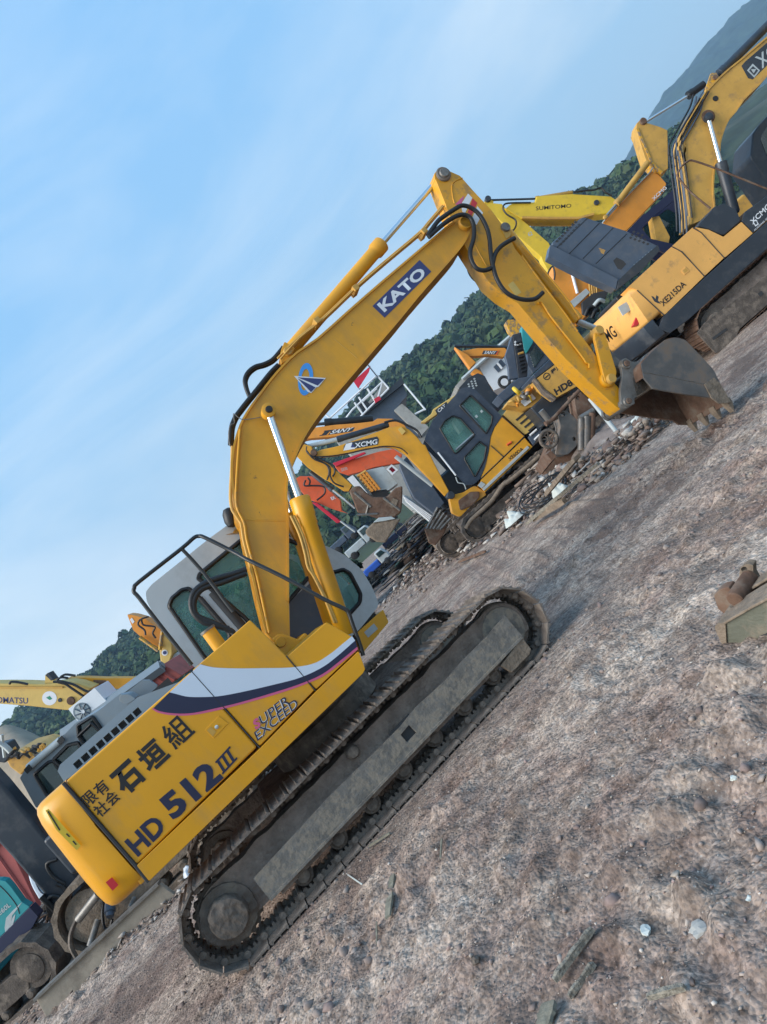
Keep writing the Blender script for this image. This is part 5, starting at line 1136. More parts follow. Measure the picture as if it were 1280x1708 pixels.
for (a, b, r, mt_), lb in zip(BARS, BL):
    f_ = thing('steel_bar', P_, lb, 'bar', 'loose bars in the scrap pile'); tube('shaft', P_, [z('B6', a) + (.1,), z('B6', b) + (.15,)], r, mt_, f_, 0, 10)
q = P_.P(*z('B6', (1120, 1200)), .6)
prism('x', P_, [(900, 780), (925, 720), (985, 700), (1012, 730), (985, 775), (930, 800)], .75, 1.2, 'muddy_rust', t).name = 'mud_lump'
# pale pole
t = thing('steel_pole', P_, 'pale greenish pole leaning beside the bucket, foot in the rubble', 'pole'); tube('shaft', P_, [z('A6', (110, 660)) + (-1.0,), z('A6', (390, 1010)) + (-1.2,)], .04, 'pale_metal', t, 0, 10)
# ================================================================ machines further back
def simple_boom(fr, label, parts, grp=GX, base=None, size=(3.0, 2.2), bodymt='ochre_yellow', track_=True):
    T = thing('excavator', fr, label, 'excavator', grp)
    if base is not None:
        q = fr.P(*base, .4); box('body', q.x - size[0] * .45, q.x + size[0] * .45, .6, .6 + size[1], .95, 1.75, bodymt, T, .06)
        if track_: undercarriage(T, q.x, .6 + size[1] / 2, size[0] * 1.15, size[1] * 1.1)
    o = None
    for nm, pts, l0, l1, mt_ in parts: o = prism(nm, fr, pts, l0, l1, mt_, T, bevel=.02)
    return T
Q = Fr(0, 22, 0)
T = simple_boom(Q, 'orange-yellow excavator boom with black and white lettering, above the small yellow excavator', [
    ('boom', z('B4', (100, 200), (200, 128), (420, 98), (620, 84), (760, 68), (800, 42), (930, 44), (1000, 62), (1040, 100), (1090, 180), (1110, 260), (1000, 200), (960, 150), (780, 110), (560, 172), (420, 205), (190, 222), (110, 240)), .3, .8, 'amber_paint')], base=(820, 790))
plate_text(Q, [z('B4', (280, 200)), z('B4', (575, 158)), z('B4', (600, 122)), z('B4', (330, 150))], 'SANY', .3, 'charcoal_paint', 'white_paint', T, (.3, .92, .1, .95), .04)
for k in range(3): decal('slash_mark', Q, z('B4', (290 + k * 28, 190), (318 + k * 28, 160), (330 + k * 28, 160), (302 + k * 28, 190)), .29, ('amber_paint', 'charcoal_paint', 'amber_paint')[k], T, .01)
ram('arm_cylinder', Q, z('B4', (200, 100)), z('B4', (330, 88)), z('B4', (760, 48)), .55, .05, .13, T, mt='rubber', chrome='charcoal_paint', eye=False)
Q = Fr(0, 26, 0)
T = simple_boom(Q, 'orange-red excavator boom behind the small yellow one, level and lettered', [
    ('boom', z('B4', (420, 470), (600, 400), (800, 340), (940, 312), (1020, 360), (1000, 440), (900, 455), (760, 480), (640, 520), (540, 545), (460, 520)), .3, .8, 'orange_paint'),
    ('boom_cylinder', z('B4', (400, 440), (680, 340), (700, 352), (430, 470)), .1, .3, 'cloth_red')], base=(850, 770), bodymt='orange_paint')
text('name_letters', 'ZX70', Q, z('B4', (480, 515)), z('B4', (535, 498)), z('B4', (472, 490)), .3, 'pale_metal', T, .02)
Q = Fr(-1.0, 23, 0)
T = simple_boom(Q, 'bright orange-red excavator arm sloping down, just right of the near boom cylinder', [
    ('arm', z('B4', (65, 580), (110, 555), (230, 555), (330, 640), (470, 770), (480, 860), (540, 890), (400, 850), (250, 785), (180, 760), (110, 680)), .3, .7, 'orange_paint'),
    ('link', z('B4', (215, 790), (260, 790), (440, 930), (480, 960), (440, 975), (300, 860)), .2, .3, 'cloth_red')], base=(505, 1010), bodymt='orange_paint')
tube('piston_rod', Q, [z('B4', (470, 955)) + (.2,), z('B4', (600, 1050)) + (.2,)], .035, 'pale_metal', T, 0, 6)
for q in (((160, 590), (150, 640), (230, 640), (320, 650), (330, 710), (260, 770)), ((180, 570), (200, 600), (190, 640))):
    tube('hydraulic_hose', Q, [z('B4', p) + (.1,) for p in q], .03, 'rubber', T, 4, 6)
text('arm_mark', 'EX', Q, z('B4', (395, 770)), z('B4', (430, 755)), z('B4', (380, 745)), .3, 'white_paint', T, .03)
Q = Fr(3.2, 21, 0)
T = simple_boom(Q, 'amber excavator with thin folded arm and black guarded counterweight, below the white house wall', [
    ('boom', z('B6', (60, 345), (200, 322), (440, 320), (468, 345), (470, 372), (430, 402), (300, 385), (120, 400), (70, 385)), .2, .5, 'amber_paint'),
    ('arm', z('B6', (-10, 310), (40, 340), (110, 380), (185, 450), (130, 505), (70, 420)), .1, .4, 'amber_paint'),
    ('swing_bracket', z('B6', (140, 540), (180, 500), (230, 530), (300, 640), (340, 700), (320, 720), (230, 600)), .3, .6, 'amber_paint')], base=(830, 740), bodymt='charcoal_paint', size=(2.2, 1.8))
plate_text(Q, [z('B6', (235, 378)), z('B6', (370, 382)), z('B6', (385, 348)), z('B6', (250, 345))], 'SANY', .2, 'charcoal_paint', 'white_paint', T, (.12, .85, .12, .92), .04)
decal('slash_mark', Q, z('B6', (355, 382), (380, 345), (390, 345), (366, 384)), .19, 'orange_paint', T, .01)
tube('arm_cylinder', Q, [z('B6', (-10, 306)) + (.35,), z('B6', (300, 308)) + (.35,), z('B6', (460, 318)) + (.35,)], .05, 'charcoal_paint', T, 0, 6)
g = prism('rear_guard', Q, rnd(z('B6', (30, 680), (110, 590), (200, 545), (260, 570), (330, 700), (430, 790), (420, 850), (330, 860), (180, 760), (130, 680), (60, 700)), .1), .0, 1.0, 'charcoal_paint', T, bevel=.04)
for r in range(4):
    for k in range(3):
        x, y = 105 + k * 26 + r * 6, 645 - k * 24 + r * 20; decal('vent_hole', Q, z('B6', (x, y), (x + 12, y - 10), (x + 22, y), (x + 10, y + 9)), 0, 'pale_metal', g, .01)
Q = Fr(4.0, 19.5, 0)
T = simple_boom(Q, 'grey engine cooler standing open with black slatted guard, above the dusty engine', [
    ('radiator', z('B6', (440, 395), (505, 205), (545, 470), (565, 590), (475, 600), (470, 500)), .2, .4, 'slate_paint'),
    ('radiator_side', z('B6', (505, 205), (585, 180), (610, 330), (645, 470), (640, 575), (560, 600), (545, 470)), .2, 1.0, 'charcoal_paint'),
    ('rear_body', z('B6', (370, 750), (480, 650), (560, 590), (690, 570), (560, 700), (430, 800)), .1, 1.2, 'slate_paint')], base=(860, 700), bodymt='charcoal_paint', size=(2, 1.8))
for k in range(9): tube('guard_slat', Q, [z('B6', (540 + k * 6, 280 + k * 32)) + (.15,), z('B6', (590 + k * 5, 265 + k * 32)) + (.15,)], .03, 'ochre_yellow' if k == 3 else 'rubber', T, 0, 5)
for k in range(5): decal('guard_hole', Q, z('B6', (520 + (k % 3) * 22, 270 + k * 7), (532 + (k % 3) * 22, 258 + k * 7), (544 + (k % 3) * 22, 270 + k * 7), (532 + (k % 3) * 22, 282 + k * 7)), .19, 'white_paint', T, .01)
Q = Fr(5.0, 21, 0)
T = simple_boom(Q, 'turquoise excavator boom with ribbed side, squeezed behind the near arm', [
    ('boom', z('B6', (590, 125), (640, 120), (700, 230), (690, 280), (640, 360), (610, 340), (590, 240)), .2, .6, 'teal_paint'),
    ('house', z('B6', (640, 350), (700, 240), (830, 390), (850, 410), (690, 550), (640, 470)), .4, 2.0, 'slate_paint')], base=(900, 640), bodymt='teal_paint', size=(2.4, 2))
prism('window', Q, z('B6', (660, 380), (710, 290), (790, 380), (700, 500)), .37, .4, 'dark_glass', T)
T = simple_boom(Fr(5.2, 23, 0), 'pale yellow excavator arm tip curled over the turquoise boom', [('arm', rnd(z('B6', (445, 90), (470, 68), (555, 72), (640, 130), (600, 140), (575, 190), (520, 205), (480, 170)), .2), .1, .5, 'worn_yellow')], base=(930, 600), size=(2, 2))
Q = Fr(2.2, 22, 0)
T = simple_boom(Q, 'faded yellow excavator arm with three white letters, above the dark blue cab', [
    ('arm', z('B5', (120, 340), (210, 270), (230, 225), (455, 80), (480, 100), (380, 180), (240, 290), (160, 345)), .1, .5, 'pale_yellow')], base=(760, 760), size=(2.2, 2))
plate_text(Q, [z('B5', (265, 275)), z('B5', (365, 195)), z('B5', (345, 160)), z('B5', (245, 235))], 'CAT', .1, 'charcoal_paint', 'white_paint', T, (.15, .8, .1, .8), .04)
# dark slab door with green netting behind the small excavator
Q = Fr(.2, 19, 0)
T = simple_boom(Q, 'black excavator body panel behind the yellow boom, with a pale rail along its edge', [
    ('side_panel', z('B4', (990, 455), (1060, 380), (1180, 560), (1290, 640)) + z('B5', (330, 1060), (240, 1160), (60, 1020), (0, 900)), .2, 1.4, 'slate_paint')], base=(800, 830), bodymt='charcoal_paint', size=(1.8, 1.6))
tube('edge_rail', Q, [z('B4', (960, 380)) + (.1,), z('B4', (1290, 640)) + (.1,)], .06, 'pale_metal', T, 0, 6)
tag(prism('netting', Fr(0, 20, 0), z('B4', (990, 890), (1020, 650), (1060, 720), (1150, 800), (1220, 960), (1130, 940), (1050, 960)), 0, .3, 'green_net', None, bevel=.05), 'green debris netting heaped beside the white roofing sheets', 'netting')
t = thing('roofing_sheet', Fr(0, 20.4, 0), 'long white corrugated roofing sheets leaning down to the right of the green netting', 'roofing')
prism('sheet', Fr(0, 20.4, 0), z('B4', (1025, 720), (1080, 735), (1290, 900), (1290, 990), (1180, 900), (1020, 790)), -.3, -.2, 'pale_metal', t)
for k in range(4): tube('sheet_rib', Fr(0, 20.4, 0), [z('B4', (1030 + k * 8, 735 + k * 14)) + (-.33,), z('B4', (1290, 915 + k * 20)) + (-.33,)], .025, 'white_paint', t, 0, 5)
# parked pickup-like site vehicles in the far corner
def mini_vehicle(fr, cx, cy, s, mt_, lab, nm='small_truck'):
    t = thing(nm, fr, lab, 'truck', 'small vehicles at the far end of the yard')
    f = lambda u, v: (cx + s * (u * .743 - v * .669), cy - s * (u * .669 + v * .743))
    b = prism('cargo_bed', fr, [f(-1.6, .1), f(.3, .1), f(.3, .75), f(-1.6, .75)], 0, 1.3, mt_, t, bevel=.05)
    c = prism('cab', fr, [f(.35, .05), f(1.5, .05), f(1.55, .6), f(1.25, 1.35), f(.4, 1.4)], 0, 1.3, mt_ if mt_ != 'blue_paint' else 'pale_metal', t, bevel=.06)
    prism('window', fr, [f(.55, .75), f(1.35, .75), f(1.15, 1.22), f(.55, 1.25)], -.02, 1.32, 'dark_glass', c)
    for u in (-1.1, 1.0):
        q = fr.P(*f(u, 0), 0); lathe('wheel', (q.x, -.05, q.z), (q.x, .2, q.z), [(0, s * .2 * fr.O.y / 1233), (.1, s * .32 * fr.O.y / 1233), (1, s * .32 * fr.O.y / 1233)], 'tyre', t, 20)
        lathe('wheel', (q.x, 1.1, q.z), (q.x, 1.35, q.z), [(0, s * .32 * fr.O.y / 1233), (1, s * .32 * fr.O.y / 1233)], 'tyre', t, 20)
V = Fr(-1.2, 30, 0)
mini_vehicle(V, 634, 946, 17, 'blue_paint', 'small truck with bright blue bed, nearest of the vehicles at the yard\'s far end')
mini_vehicle(Fr(-1.0, 33, 0), 608, 912, 20, 'pale_metal', 'pale silver small truck behind the blue one')
mini_vehicle(Fr(-1.0, 36, 0), 578, 905, 17, 'slate_paint', 'dark grey small truck, leftmost of the far vehicles')
mini_vehicle(Fr(-.4, 34, 0), 664, 900, 16, 'navy_paint', 'dark blue small truck right of the silver one, under the tan bucket')
mini_vehicle(Fr(-.4, 37, 0), 648, 872, 15, 'pale_metal', 'white small truck half hidden behind the tan bucket')
# yellow cage and white truck load behind the arm
Q = Fr(.4, 26, 0)
t = thing('stake_truck', Q, 'white truck with yellow slatted load seen under the orange-red boom', 'truck')
prism('load_box', Q, z('B4', (600, 545), (720, 500), (850, 470), (980, 620), (900, 680), (780, 690), (720, 710)), 0, 1.5, 'pale_metal', t)
for k in range(6):
    tube('slat', Q, [z('B4', (620 + k * 22, 560 + k * 26)) + (-.1,), z('B4', (700 + k * 22, 510 + k * 26)) + (-.1,)], .06, 'ochre_yellow', t, 0, 5)
for k in range(3): tube('slat', Q, [z('B4', (640 + k * 30, 540 - k * 8)) + (-.12,), z('B4', (760 + k * 30, 690 - k * 8)) + (-.12,)], .05, 'amber_paint', t, 0, 5)
prism('body_panel', Q, z('B4', (530, 580), (580, 545), (720, 715), (660, 720)), -.2, 0, 'white_paint', t)
prism('chassis', Q, z('B4', (740, 690), (880, 670), (940, 760), (760, 770)), 0, 1.5, 'rubber', t)
t = thing('tool_crate', Q, 'small open red-rimmed crate hanging at the end of the orange-red boom', 'crate')
prism('frame', Q, z('B4', (880, 490), (925, 450), (985, 500), (935, 545)), -.4, -.1, 'white_paint', t, holes=[z('B4', (900, 492), (927, 470), (962, 502), (934, 525))])
prism('back', Q, z('B4', (900, 492), (927, 470), (962, 502), (934, 525)), -.25, -.2, 'cloth_red', t)
# ================================================================ buildings
Q = Fr(-1, 42, 0)
T = thing('loading_shed', Q, 'dark grey open shed with white railings on its roof, left of the wooded hill', 'shed')
prism('side_wall', Q, z('R6', (300, 460), (530, 262), (555, 330), (500, 400), (560, 440), (620, 520), (560, 520), (360, 480)), 0, 6, 'slate_paint', T, bevel=0)
prism('roof', Q, z('R6', (290, 445), (530, 250), (540, 275), (300, 470)), -.4, 6.4, 'charcoal_paint', T, bevel=0)
prism('front_wall', Q, z('R6', (495, 400), (530, 370), (655, 480), (620, 520)), -.6, 0, 'concrete', T, bevel=0)
prism('lower_structure', Q, [(560, 735), (640, 640), (720, 720), (800, 760), (700, 860)], 1, 5, 'concrete', T, bevel=0)
rl = None
for a, b in (((200, 435), (415, 240)), ((300, 400), (440, 270)), ((330, 440), (470, 300)), ((270, 440), (300, 400)), ((330, 340), (370, 400)), ((370, 300), (410, 365)), ((415, 240), (470, 300)), ((350, 360), (415, 300)), ((540, 280), (640, 400)), ((590, 420), (640, 395)), ((310, 365), (350, 420)), ((440, 270), (420, 340)), ((140, 390), (200, 440)), ((160, 380), (185, 375))):
    tube('railing', Q, [z('R6', a) + (-.5,), z('R6', b) + (-.5,)], .055, 'white_paint', T, 0, 5)
prism('crate', Q, z('R6', (320, 365), (350, 340), (380, 370), (345, 400)), -.3, .6, 'charcoal_paint', T)
prism('red_sign', Q, z('R6', (400, 350), (425, 335), (435, 350), (408, 368)), -.6, -.5, 'cloth_red', T)
t = thing('flag', Q, 'red flag hanging under the near boom, beyond its underside', 'flag')
prism('cloth', Q, [(x + 9, y + 6) for x, y in z('R6', (280, 250), (360, 178), (352, 208), (325, 250), (303, 284))], -1, -.96, 'cloth_red', t, bevel=0)
tube('flag_pole', Q, [z('R6', (372, 190)) + (-1,), z('R6', (420, 250)) + (-1,)], .04, 'slate_paint', t, 0, 5)
Q = Fr(6, 34, 0)
T = thing('white_house', Q, 'white gabled building with one grey window at the foot of the wooded hill', 'house')
prism('gable_wall', Q, z('B6', (205, 485), (300, 392), (425, 402), (520, 430), (560, 560), (480, 640), (340, 700), (300, 640)), 0, 6, 'white_paint', T, bevel=0)
prism('roof', Q, z('B6', (0, 660), (190, 440), (500, 190), (520, 215), (210, 480), (40, 690)), -.3, 6.5, 'concrete', T, bevel=0)
wn_ = prism('window', Q, z('B6', (340, 490), (405, 420), (448, 470), (382, 540)), -.06, 0, 'slate_paint', T, bevel=0)
tube('window_bar', Q, [z('B6', (372, 455)) + (-.1,), z('B6', (415, 505)) + (-.1,)], .06, 'white_paint', wn_, 0, 5)
tube('downpipe', Q, [z('B6', (60, 600)) + (-.4,), z('B6', (500, 205)) + (-.4,)], .08, 'pale_metal', T, 0, 5)
q = Q.P(*z('B6', (435, 625)), -.5); rr = .24
tubeL('wheel_arch', [(q.x + rr * cos(a), -.5, q.z + rr * sin(a)) for a in [i * PI / 10 for i in range(21)]], .07, 'tyre', T, 0)
# ================================================================ left-hand side: machines and containers behind the near excavator
L1 = Fr(-7.07, 8.93, 6.4)
T = thing('excavator', L1, 'dark excavator with upright black boom and long tan dozer blade, behind the counterweight', 'excavator', GX)
bl = z('B8', (258, 1312), (1138, 488), (1242, 562), (1240, 590), (420, 1420), (330, 1440))
bd = prism('dozer_blade', L1, bl, 0, .08, 'tan_mud', T, bevel=.01)
ribbon('blade_edge', L1, z('B8', (258, 1312), (1138, 488)), -.05, .10, .03, 'steel', bd, ref=0)
M['blade_tan'] = mat('blade_tan', (.32, .28, .225), .85, var=.12, vscale=2, dirt=(.15, .125, .10), dirt_amt=.6, dscale=3, bump=.25, bscale=20)
bd.data.materials.clear(); bd.data.materials.append(M['blade_tan'])
# pale track curving round behind the blade
q = L1.P(*z('B8', (470, 930)), .5)
tr = belt(T, .45, .45, q.x + .45, q.x + 2.6, .46, .46, 'tan_mud', 34); belt(T, 2.0, .45, q.x + .45, q.x + 2.6, .46, .46, 'tan_mud', 34)
box('body', q.x + .6, q.x + 2.9, .5, 2.4, 1.0, 1.6, 'charcoal_paint', T, .05)
for a, b, r in (((960, 590), (925, 660), .035), ((700, 740), (640, 930), .04), ((560, 740), (700, 560), .05)): tube('blade_arm', L1, [z('B8', a) + (.25,), z('B8', b) + (.12,)], r, 'steel', T, 0, 8)
bcyl = lathe('blade_cylinder', L1.P(*z('B8', (780, 560)), .5), L1.P(*z('B8', (785, 720)), .3), [(0, .07), (.8, .07), (.82, .05), (1, .05)], 'slate_paint', T, 16)
tube('hydraulic_hose', L1, [z('B8', p) + (.2,) for p in ((740, 600), (730, 700), (745, 800), (780, 800), (800, 740))], .02, 'rubber', T, 4, 6)
tube('track_edge', L1, [z('B8', p) + (.30,) for p in ((545, 1010), (505, 930), (510, 830), (560, 720), (640, 620), (700, 560))], .03, 'muddy_steel', T, 3, 6)
LB = Fr(-9.0, 11.0, 0)
bm_ = prism('boom', LB, [(-60, 1180), (0, 1262), (24, 1288), (75, 1350), (132, 1420), (192, 1502), (170, 1525), (140, 1518), (96, 1470), (40, 1405), (0, 1362), (-60, 1300)], .3, .65, 'charcoal_paint', None, bevel=.06, segs=4)
bm_.parent = T; bm_.matrix_parent_inverse = Matrix.Identity(4); 
# carry the boom into its machine's own axes
def reframe(o, f_from, f_to):
    a = Matrix.Translation(f_from.O) @ Matrix.Rotation(rad(f_from.head), 4, 'Z'); b = Matrix.Translation(f_to.O) @ Matrix.Rotation(rad(f_to.head), 4, 'Z')
    o.data.transform(b.inverted() @ a)
reframe(bm_, LB, L1)
def sub(o): reframe(o, LB, L1); return o
for q, r in ((((500, 230), (430, 260), (470, 340), (560, 400)), .03), (((430, 530), (480, 480), (600, 520), (560, 430), (500, 400)), .035), (((400, 480), (480, 560), (560, 640), (640, 560)), .05), (((520, 500), (620, 560), (700, 540)), .06), (((560, 440), (600, 500), (540, 520)), .03)):
    sub(tube('hydraulic_hose', LB, [z('B8', p) + (.3,) for p in q], r, 'rubber', T, 4, 8))
sub(prism('boom_foot', LB, rnd(z('B8', (420, 500), (520, 420), (640, 520), (720, 560), (600, 660), (540, 700), (440, 600)), .2), .35, .8, 'rubber', T))
sub(prism('rear_grille', LB, z('B8', (330, 690), (440, 590), (520, 640), (560, 690), (440, 800), (380, 740)), .9, 1.2, 'charcoal_paint', T))
for k in range(6): sub(tube('grille_bar', LB, [z('B8', (350 + k * 25, 700 + k * 12)) + (.85,), z('B8', (440 + k * 22, 610 + k * 12)) + (.85,)], .012, 'slate_paint', T, 0, 5))
# white rounded engine door with labels
LW = Fr(-10, 12.2, 0)
T = thing('excavator', LW, 'white rounded excavator rear with a yellow and a white label, left of the black boom', 'excavator', GX)
wp = prism('side_door', LW, rnd(z('B8', (178, 340), (195, 265), (235, 248), (300, 290), (370, 400), (440, 545), (300, 645), (215, 500)), .3), 0, 1.6, 'pale_metal', T, bevel=.08, segs=4)
wp.data.materials.clear(); wp.data.materials.append(M['white_stripe'])
tube('door_seam', LW, [z('B8', p) + (-.005,) for p in ((262, 290), (215, 330), (225, 400), (280, 530), (330, 560), (400, 520))], .010, 'slate_paint', wp, 4, 5)
tube('door_seam', LW, [z('B8', p) + (-.005,) for p in ((290, 330), (262, 350), (300, 430))], .008, 'slate_paint', wp, 4, 5)
decal('warning_label', LW, z('B8', (345, 620), (425, 555), (450, 580), (375, 645)), -.02, 'lemon_yellow', wp, .01)
decal('label', LW, z('B8', (305, 670), (350, 630), (375, 660), (330, 705)), -.02, 'white_paint', wp, .01)
prism('side_skirt', LW, z('B8', (300, 645), (440, 548), (560, 690), (420, 800), (330, 730)), .05, 1.5, 'rubber', T, bevel=.03)
qq = LW.P(*z('B8', (400, 820)), .6); undercarriage(T, qq.x + .3, 1.2, 2.6, 1.9, r=.33, dz=.8)
# teal excavator at the left edge
LT = Fr(-10.3, 10.6, 0)
T = thing('excavator', LT, 'teal excavator rear with pale lettering and grey swoosh at the left edge', 'excavator', GX)
tp = prism('side_door', LT, rnd(z('B8', (-330, 700), (-120, 470), (0, 462), (40, 468), (80, 510), (160, 620), (212, 650), (0, 868), (-330, 1180)), .15), 0, .12, 'teal_paint', T, bevel=.05, segs=3)
prism('skirt', LT, rnd(z('B8', (-330, 1190), (0, 872), (212, 655), (272, 720), (230, 800), (0, 1010), (-330, 1300)), .1), -.03, .14, 'navy_paint', T, bevel=.03)
text('name_letters', 'ACE60L', LT, z('B8', (-60, 765)), z('B8', (82, 645)), z('B8', (-78, 735)), -.002, 'pale_metal', tp, .02)
decal('swoosh', LT, z('B8', (35, 800), (45, 730), (90, 680), (160, 615), (125, 665), (90, 710), (75, 790), (40, 830)), 0, 'pale_metal', tp, .004)
decal('swoosh', LT, z('B8', (70, 800), (90, 730), (112, 700), (105, 740), (90, 790)), 0, 'pale_metal', tp, .004)
tube('door_seam', LT, [z('B8', p) + (0,) for p in ((0, 500), (60, 560), (120, 640), (140, 700))], .008, 'dark_interior', tp, 3, 5)
q = LT.P(*z('B8', (150, 1150)), -.3)
belt(T, -.35, .5, q.x - 2.6, q.x + .15, .40, .40, 'muddy_steel', 40); belt(T, 1.4, .5, q.x - 2.6, q.x + .15, .40, .40, 'muddy_steel', 40)
box('body_core', q.x - 2.8, q.x - .6, .15, 1.6, .6, .95, 'teal_paint', T)
random.seed(3)
tw = thing('scrap_branches', LT, 'tangle of thin brown sticks and hoses beyond the teal excavator\'s track', 'sticks')
for k in range(16):
    x, y = random.uniform(270, 470), random.uniform(740, 860); tube('stick', LT, [z('B8', (x, y)) + (.6,), z('B8', (x + random.uniform(-50, 50), y + random.uniform(-50, 30))) + (.6,), z('B8', (x + random.uniform(-80, 80), y + random.uniform(-60, 50))) + (.6,)], .018, 'muddy_rust', tw, 3, 5)
# pinkish-red container behind
LC = Fr(-12, 15.5, 0)
def container(fr, name_, lab, quad, depth, mt_, ribs=10, l0=0):
    t = thing(name_, fr, lab, 'container', 'shipping containers along the yard')
    q = [Vector(p) for p in quad]
    prism('side_wall', fr, quad, l0, l0 + depth, mt_, t, bevel=.02)
    for k in range(1, ribs):
        f = k / ribs; a = q[3] * (1 - f) + q[2] * f; b = q[0] * (1 - f) + q[1] * f
        a2 = a * .94 + b * .06; b2 = b * .94 + a * .06
        tube('wall_rib', fr, [tuple(a2) + (l0 - .01,), tuple(b2) + (l0 - .01,)], .035, mt_, t, 0, 4)
    tube('top_rail', fr, [tuple(q[3]) + (l0 - .03,), tuple(q[2]) + (l0 - .03,)], .09, 'hood_grey' if mt_ == 'container_red' else mt_, t, 0, 4)
    return t
container(LC, 'shipping_container', 'dull pink-red container standing behind the white excavator rear at the left edge', [(70, 1560), (110, 1530), (44, 1388), (-70, 1430)][:1] + [z('B8', (310, 720)), z('B8', (30, 140)), (-110, 1520)], 2.4, 'tarp_red', 6)
L2 = Fr(-7.5, 15.0, 0)
t = container(L2, 'shipping_container', 'red container with grey roof rail and a white air conditioner above the cab roof', [z('B7', (640, 930)), z('B7', (1500, 330)), z('B7', (1340, 235)), z('B7', (500, 870))], 2.4, 'container_red', 16)
tube('roof_edge', L2, [z('B7', (520, 820)) + (-.1,), z('B7', (820, 615)) + (-.1,), z('B7', (1330, 250)) + (-.1,)], .13, 'hood_grey', t, 0, 4)
t = thing('air_conditioner', L2, 'white air conditioner unit with round fan grille on the container roof', 'air conditioner')
ac_ = prism('casing', L2, rnd(z('B7', (562, 605), (778, 430), (882, 545), (880, 590), (840, 600), (640, 705)), .04), -.15, .55, 'white_paint', t, bevel=.02)
for r, mt_, l in ((76, 'hood_grey', -.16), (60, 'pale_metal', -.17), (20, 'white_paint', -.19)):
    decal('fan_grille', L2, [z('B7', (680 + r * cos(a), 625 + r * sin(a))) for a in [i * PI / 12 for i in range(24)]], l + .02, mt_, ac_, .012)
for k in range(8):
    a = k * PI / 4; tube('fan_blade', L2, [z('B7', (680 + 18 * cos(a), 625 + 18 * sin(a))) + (-.19,), z('B7', (680 + 68 * cos(a + .3), 625 + 68 * sin(a + .3))) + (-.17,)], .012, 'slate_paint', ac_, 0, 4)
# grey-white cab behind
L4 = Fr(-7.8, 11.5, 0)
T = thing('excavator', L4, 'grey-white cab of an excavator with broad windows, behind the grey slotted hood', 'excavator', GX)
co = rnd(z('B7', (165, 1170), (215, 1090), (255, 1055), (520, 825), (620, 720), (800, 625), (985, 480), (1045, 480), (1120, 530), (870, 1000), (640, 1300), (300, 1420)), .08)
h1 = rnd(z('B7', (285, 1140), (400, 1040), (440, 1030), (560, 1200), (420, 1330), (380, 1300)), .1)
h2 = rnd(z('B7', (440, 1020), (560, 900), (640, 880), (680, 950), (600, 1050), (520, 1090)), .1)
h3 = rnd(z('B7', (640, 740), (760, 665), (850, 790), (700, 900), (650, 830)), .1)
cb = prism('cab', L4, co, .3, .36, 'hood_grey', T, holes=[h1, h2, h3])
prism('cab_far_side', L4, co, 1.35, 1.4, 'hood_grey', cb, holes=[h1, h2, h3], ref=.3)
ribbon('cab_roof', L4, z('B7', (215, 1090), (255, 1055), (520, 825), (620, 720), (800, 625)), .36, 1.35, .05, 'hood_grey', cb, ref=.3, side=-1)
for h_ in (h1, h2, h3):
    g_ = prism('window', L4, h_, .32, .33, 'dark_glass', cb, bevel=0, ref=.3); rim(h_, .03, .29, fr=L4, parent=g_)
    prism('far_window', L4, h_, 1.36, 1.37, 'dark_glass', cb, bevel=0, ref=.3)
tube('roof_rail', L4, [z('B7', (235, 1085)) + (.28,), z('B7', (500, 858)) + (.28,)], .06, 'pale_metal', cb, 0, 8)
for p in ((230, 1090), (500, 855)): q = z('B7', p); decal('rail_clamp', L4, [(q[0] - 6, q[1] + 2), (q[0] + 2, q[1] - 7), (q[0] + 8, q[1]), (q[0], q[1] + 9)], .22, 'rubber', cb, .02)
prism('driver_seat', L4, rnd(z('B7', (420, 1040), (600, 900), (640, 960), (470, 1120)), .2), .6, 1.0, 'concrete', cb)
tube('window_rail', L4, [z('B7', p) + (.28,) for p in ((640, 830), (740, 735), (760, 725), (860, 820))], .03, 'rubber', cb, 2, 6)
prism('side_mirror', L4, rnd(z('B7', (985, 490), (1060, 480), (1120, 520), (1040, 570), (980, 540)), .3), .1, .3, 'hood_grey', cb)
qq = L4.P(*z('B7', (450, 1400)), .6); undercarriage(T, qq.x - .2, 1.3, 2.4, 1.8, r=.3, dz=.8)
# ================================================================ long yellow booms against the sky on the left
L5 = Fr(-12, 21, 0)
T = thing('excavator', L5, 'big yellow excavator boom with blue lettering and a round white sticker, at the left', 'excavator', GX)
bo = prism('boom', L5, [(-80, 1152), (-80, 1142), (0, 1140)] + z('B7', (200, 395), (370, 402), (560, 380), (640, 392), (760, 430), (700, 480), (600, 590), (560, 615), (420, 600), (240, 580), (0, 562)) + [(-80, 1168)], 0, .55, 'pale_yellow', T, bevel=.03)
ribbon('boom_edge', L5, [(-80, 1148), (0, 1148)] + z('B7', (200, 432), (520, 432)), -.04, 0, .05, 'ochre_yellow', bo, ref=0)
text('name_letters', 'KOMATSU', L5, (-14, 1172), z('B7', (232, 560)), (-14, 1162), 0, 'navy_box', bo, .015)
decal('round_sticker', L5, [z('B7', (408 + 60 * cos(a), 515 + 58 * sin(a))) for a in [i * PI / 12 for i in range(24)]], 0, 'white_paint', bo, .006)
decal('sticker_mark', L5, z('B7', (380, 510), (410, 495), (430, 520), (410, 530)), -.006, 'green_net', bo, .004)
pin('boom_pin', L5, *z('B7', (585, 535)), -.05, .6, .12, 'muddy_rust', bo, ref=0); pin('boom_pin', L5, *z('B7', (495, 530)), -.03, .6, .06, 'charcoal_paint', bo, ref=0)
prism('boom_lug', L5, z('B7', (370, 395), (372, 325), (390, 308), (450, 375), (430, 400)), .1, .4, 'pale_yellow', bo)
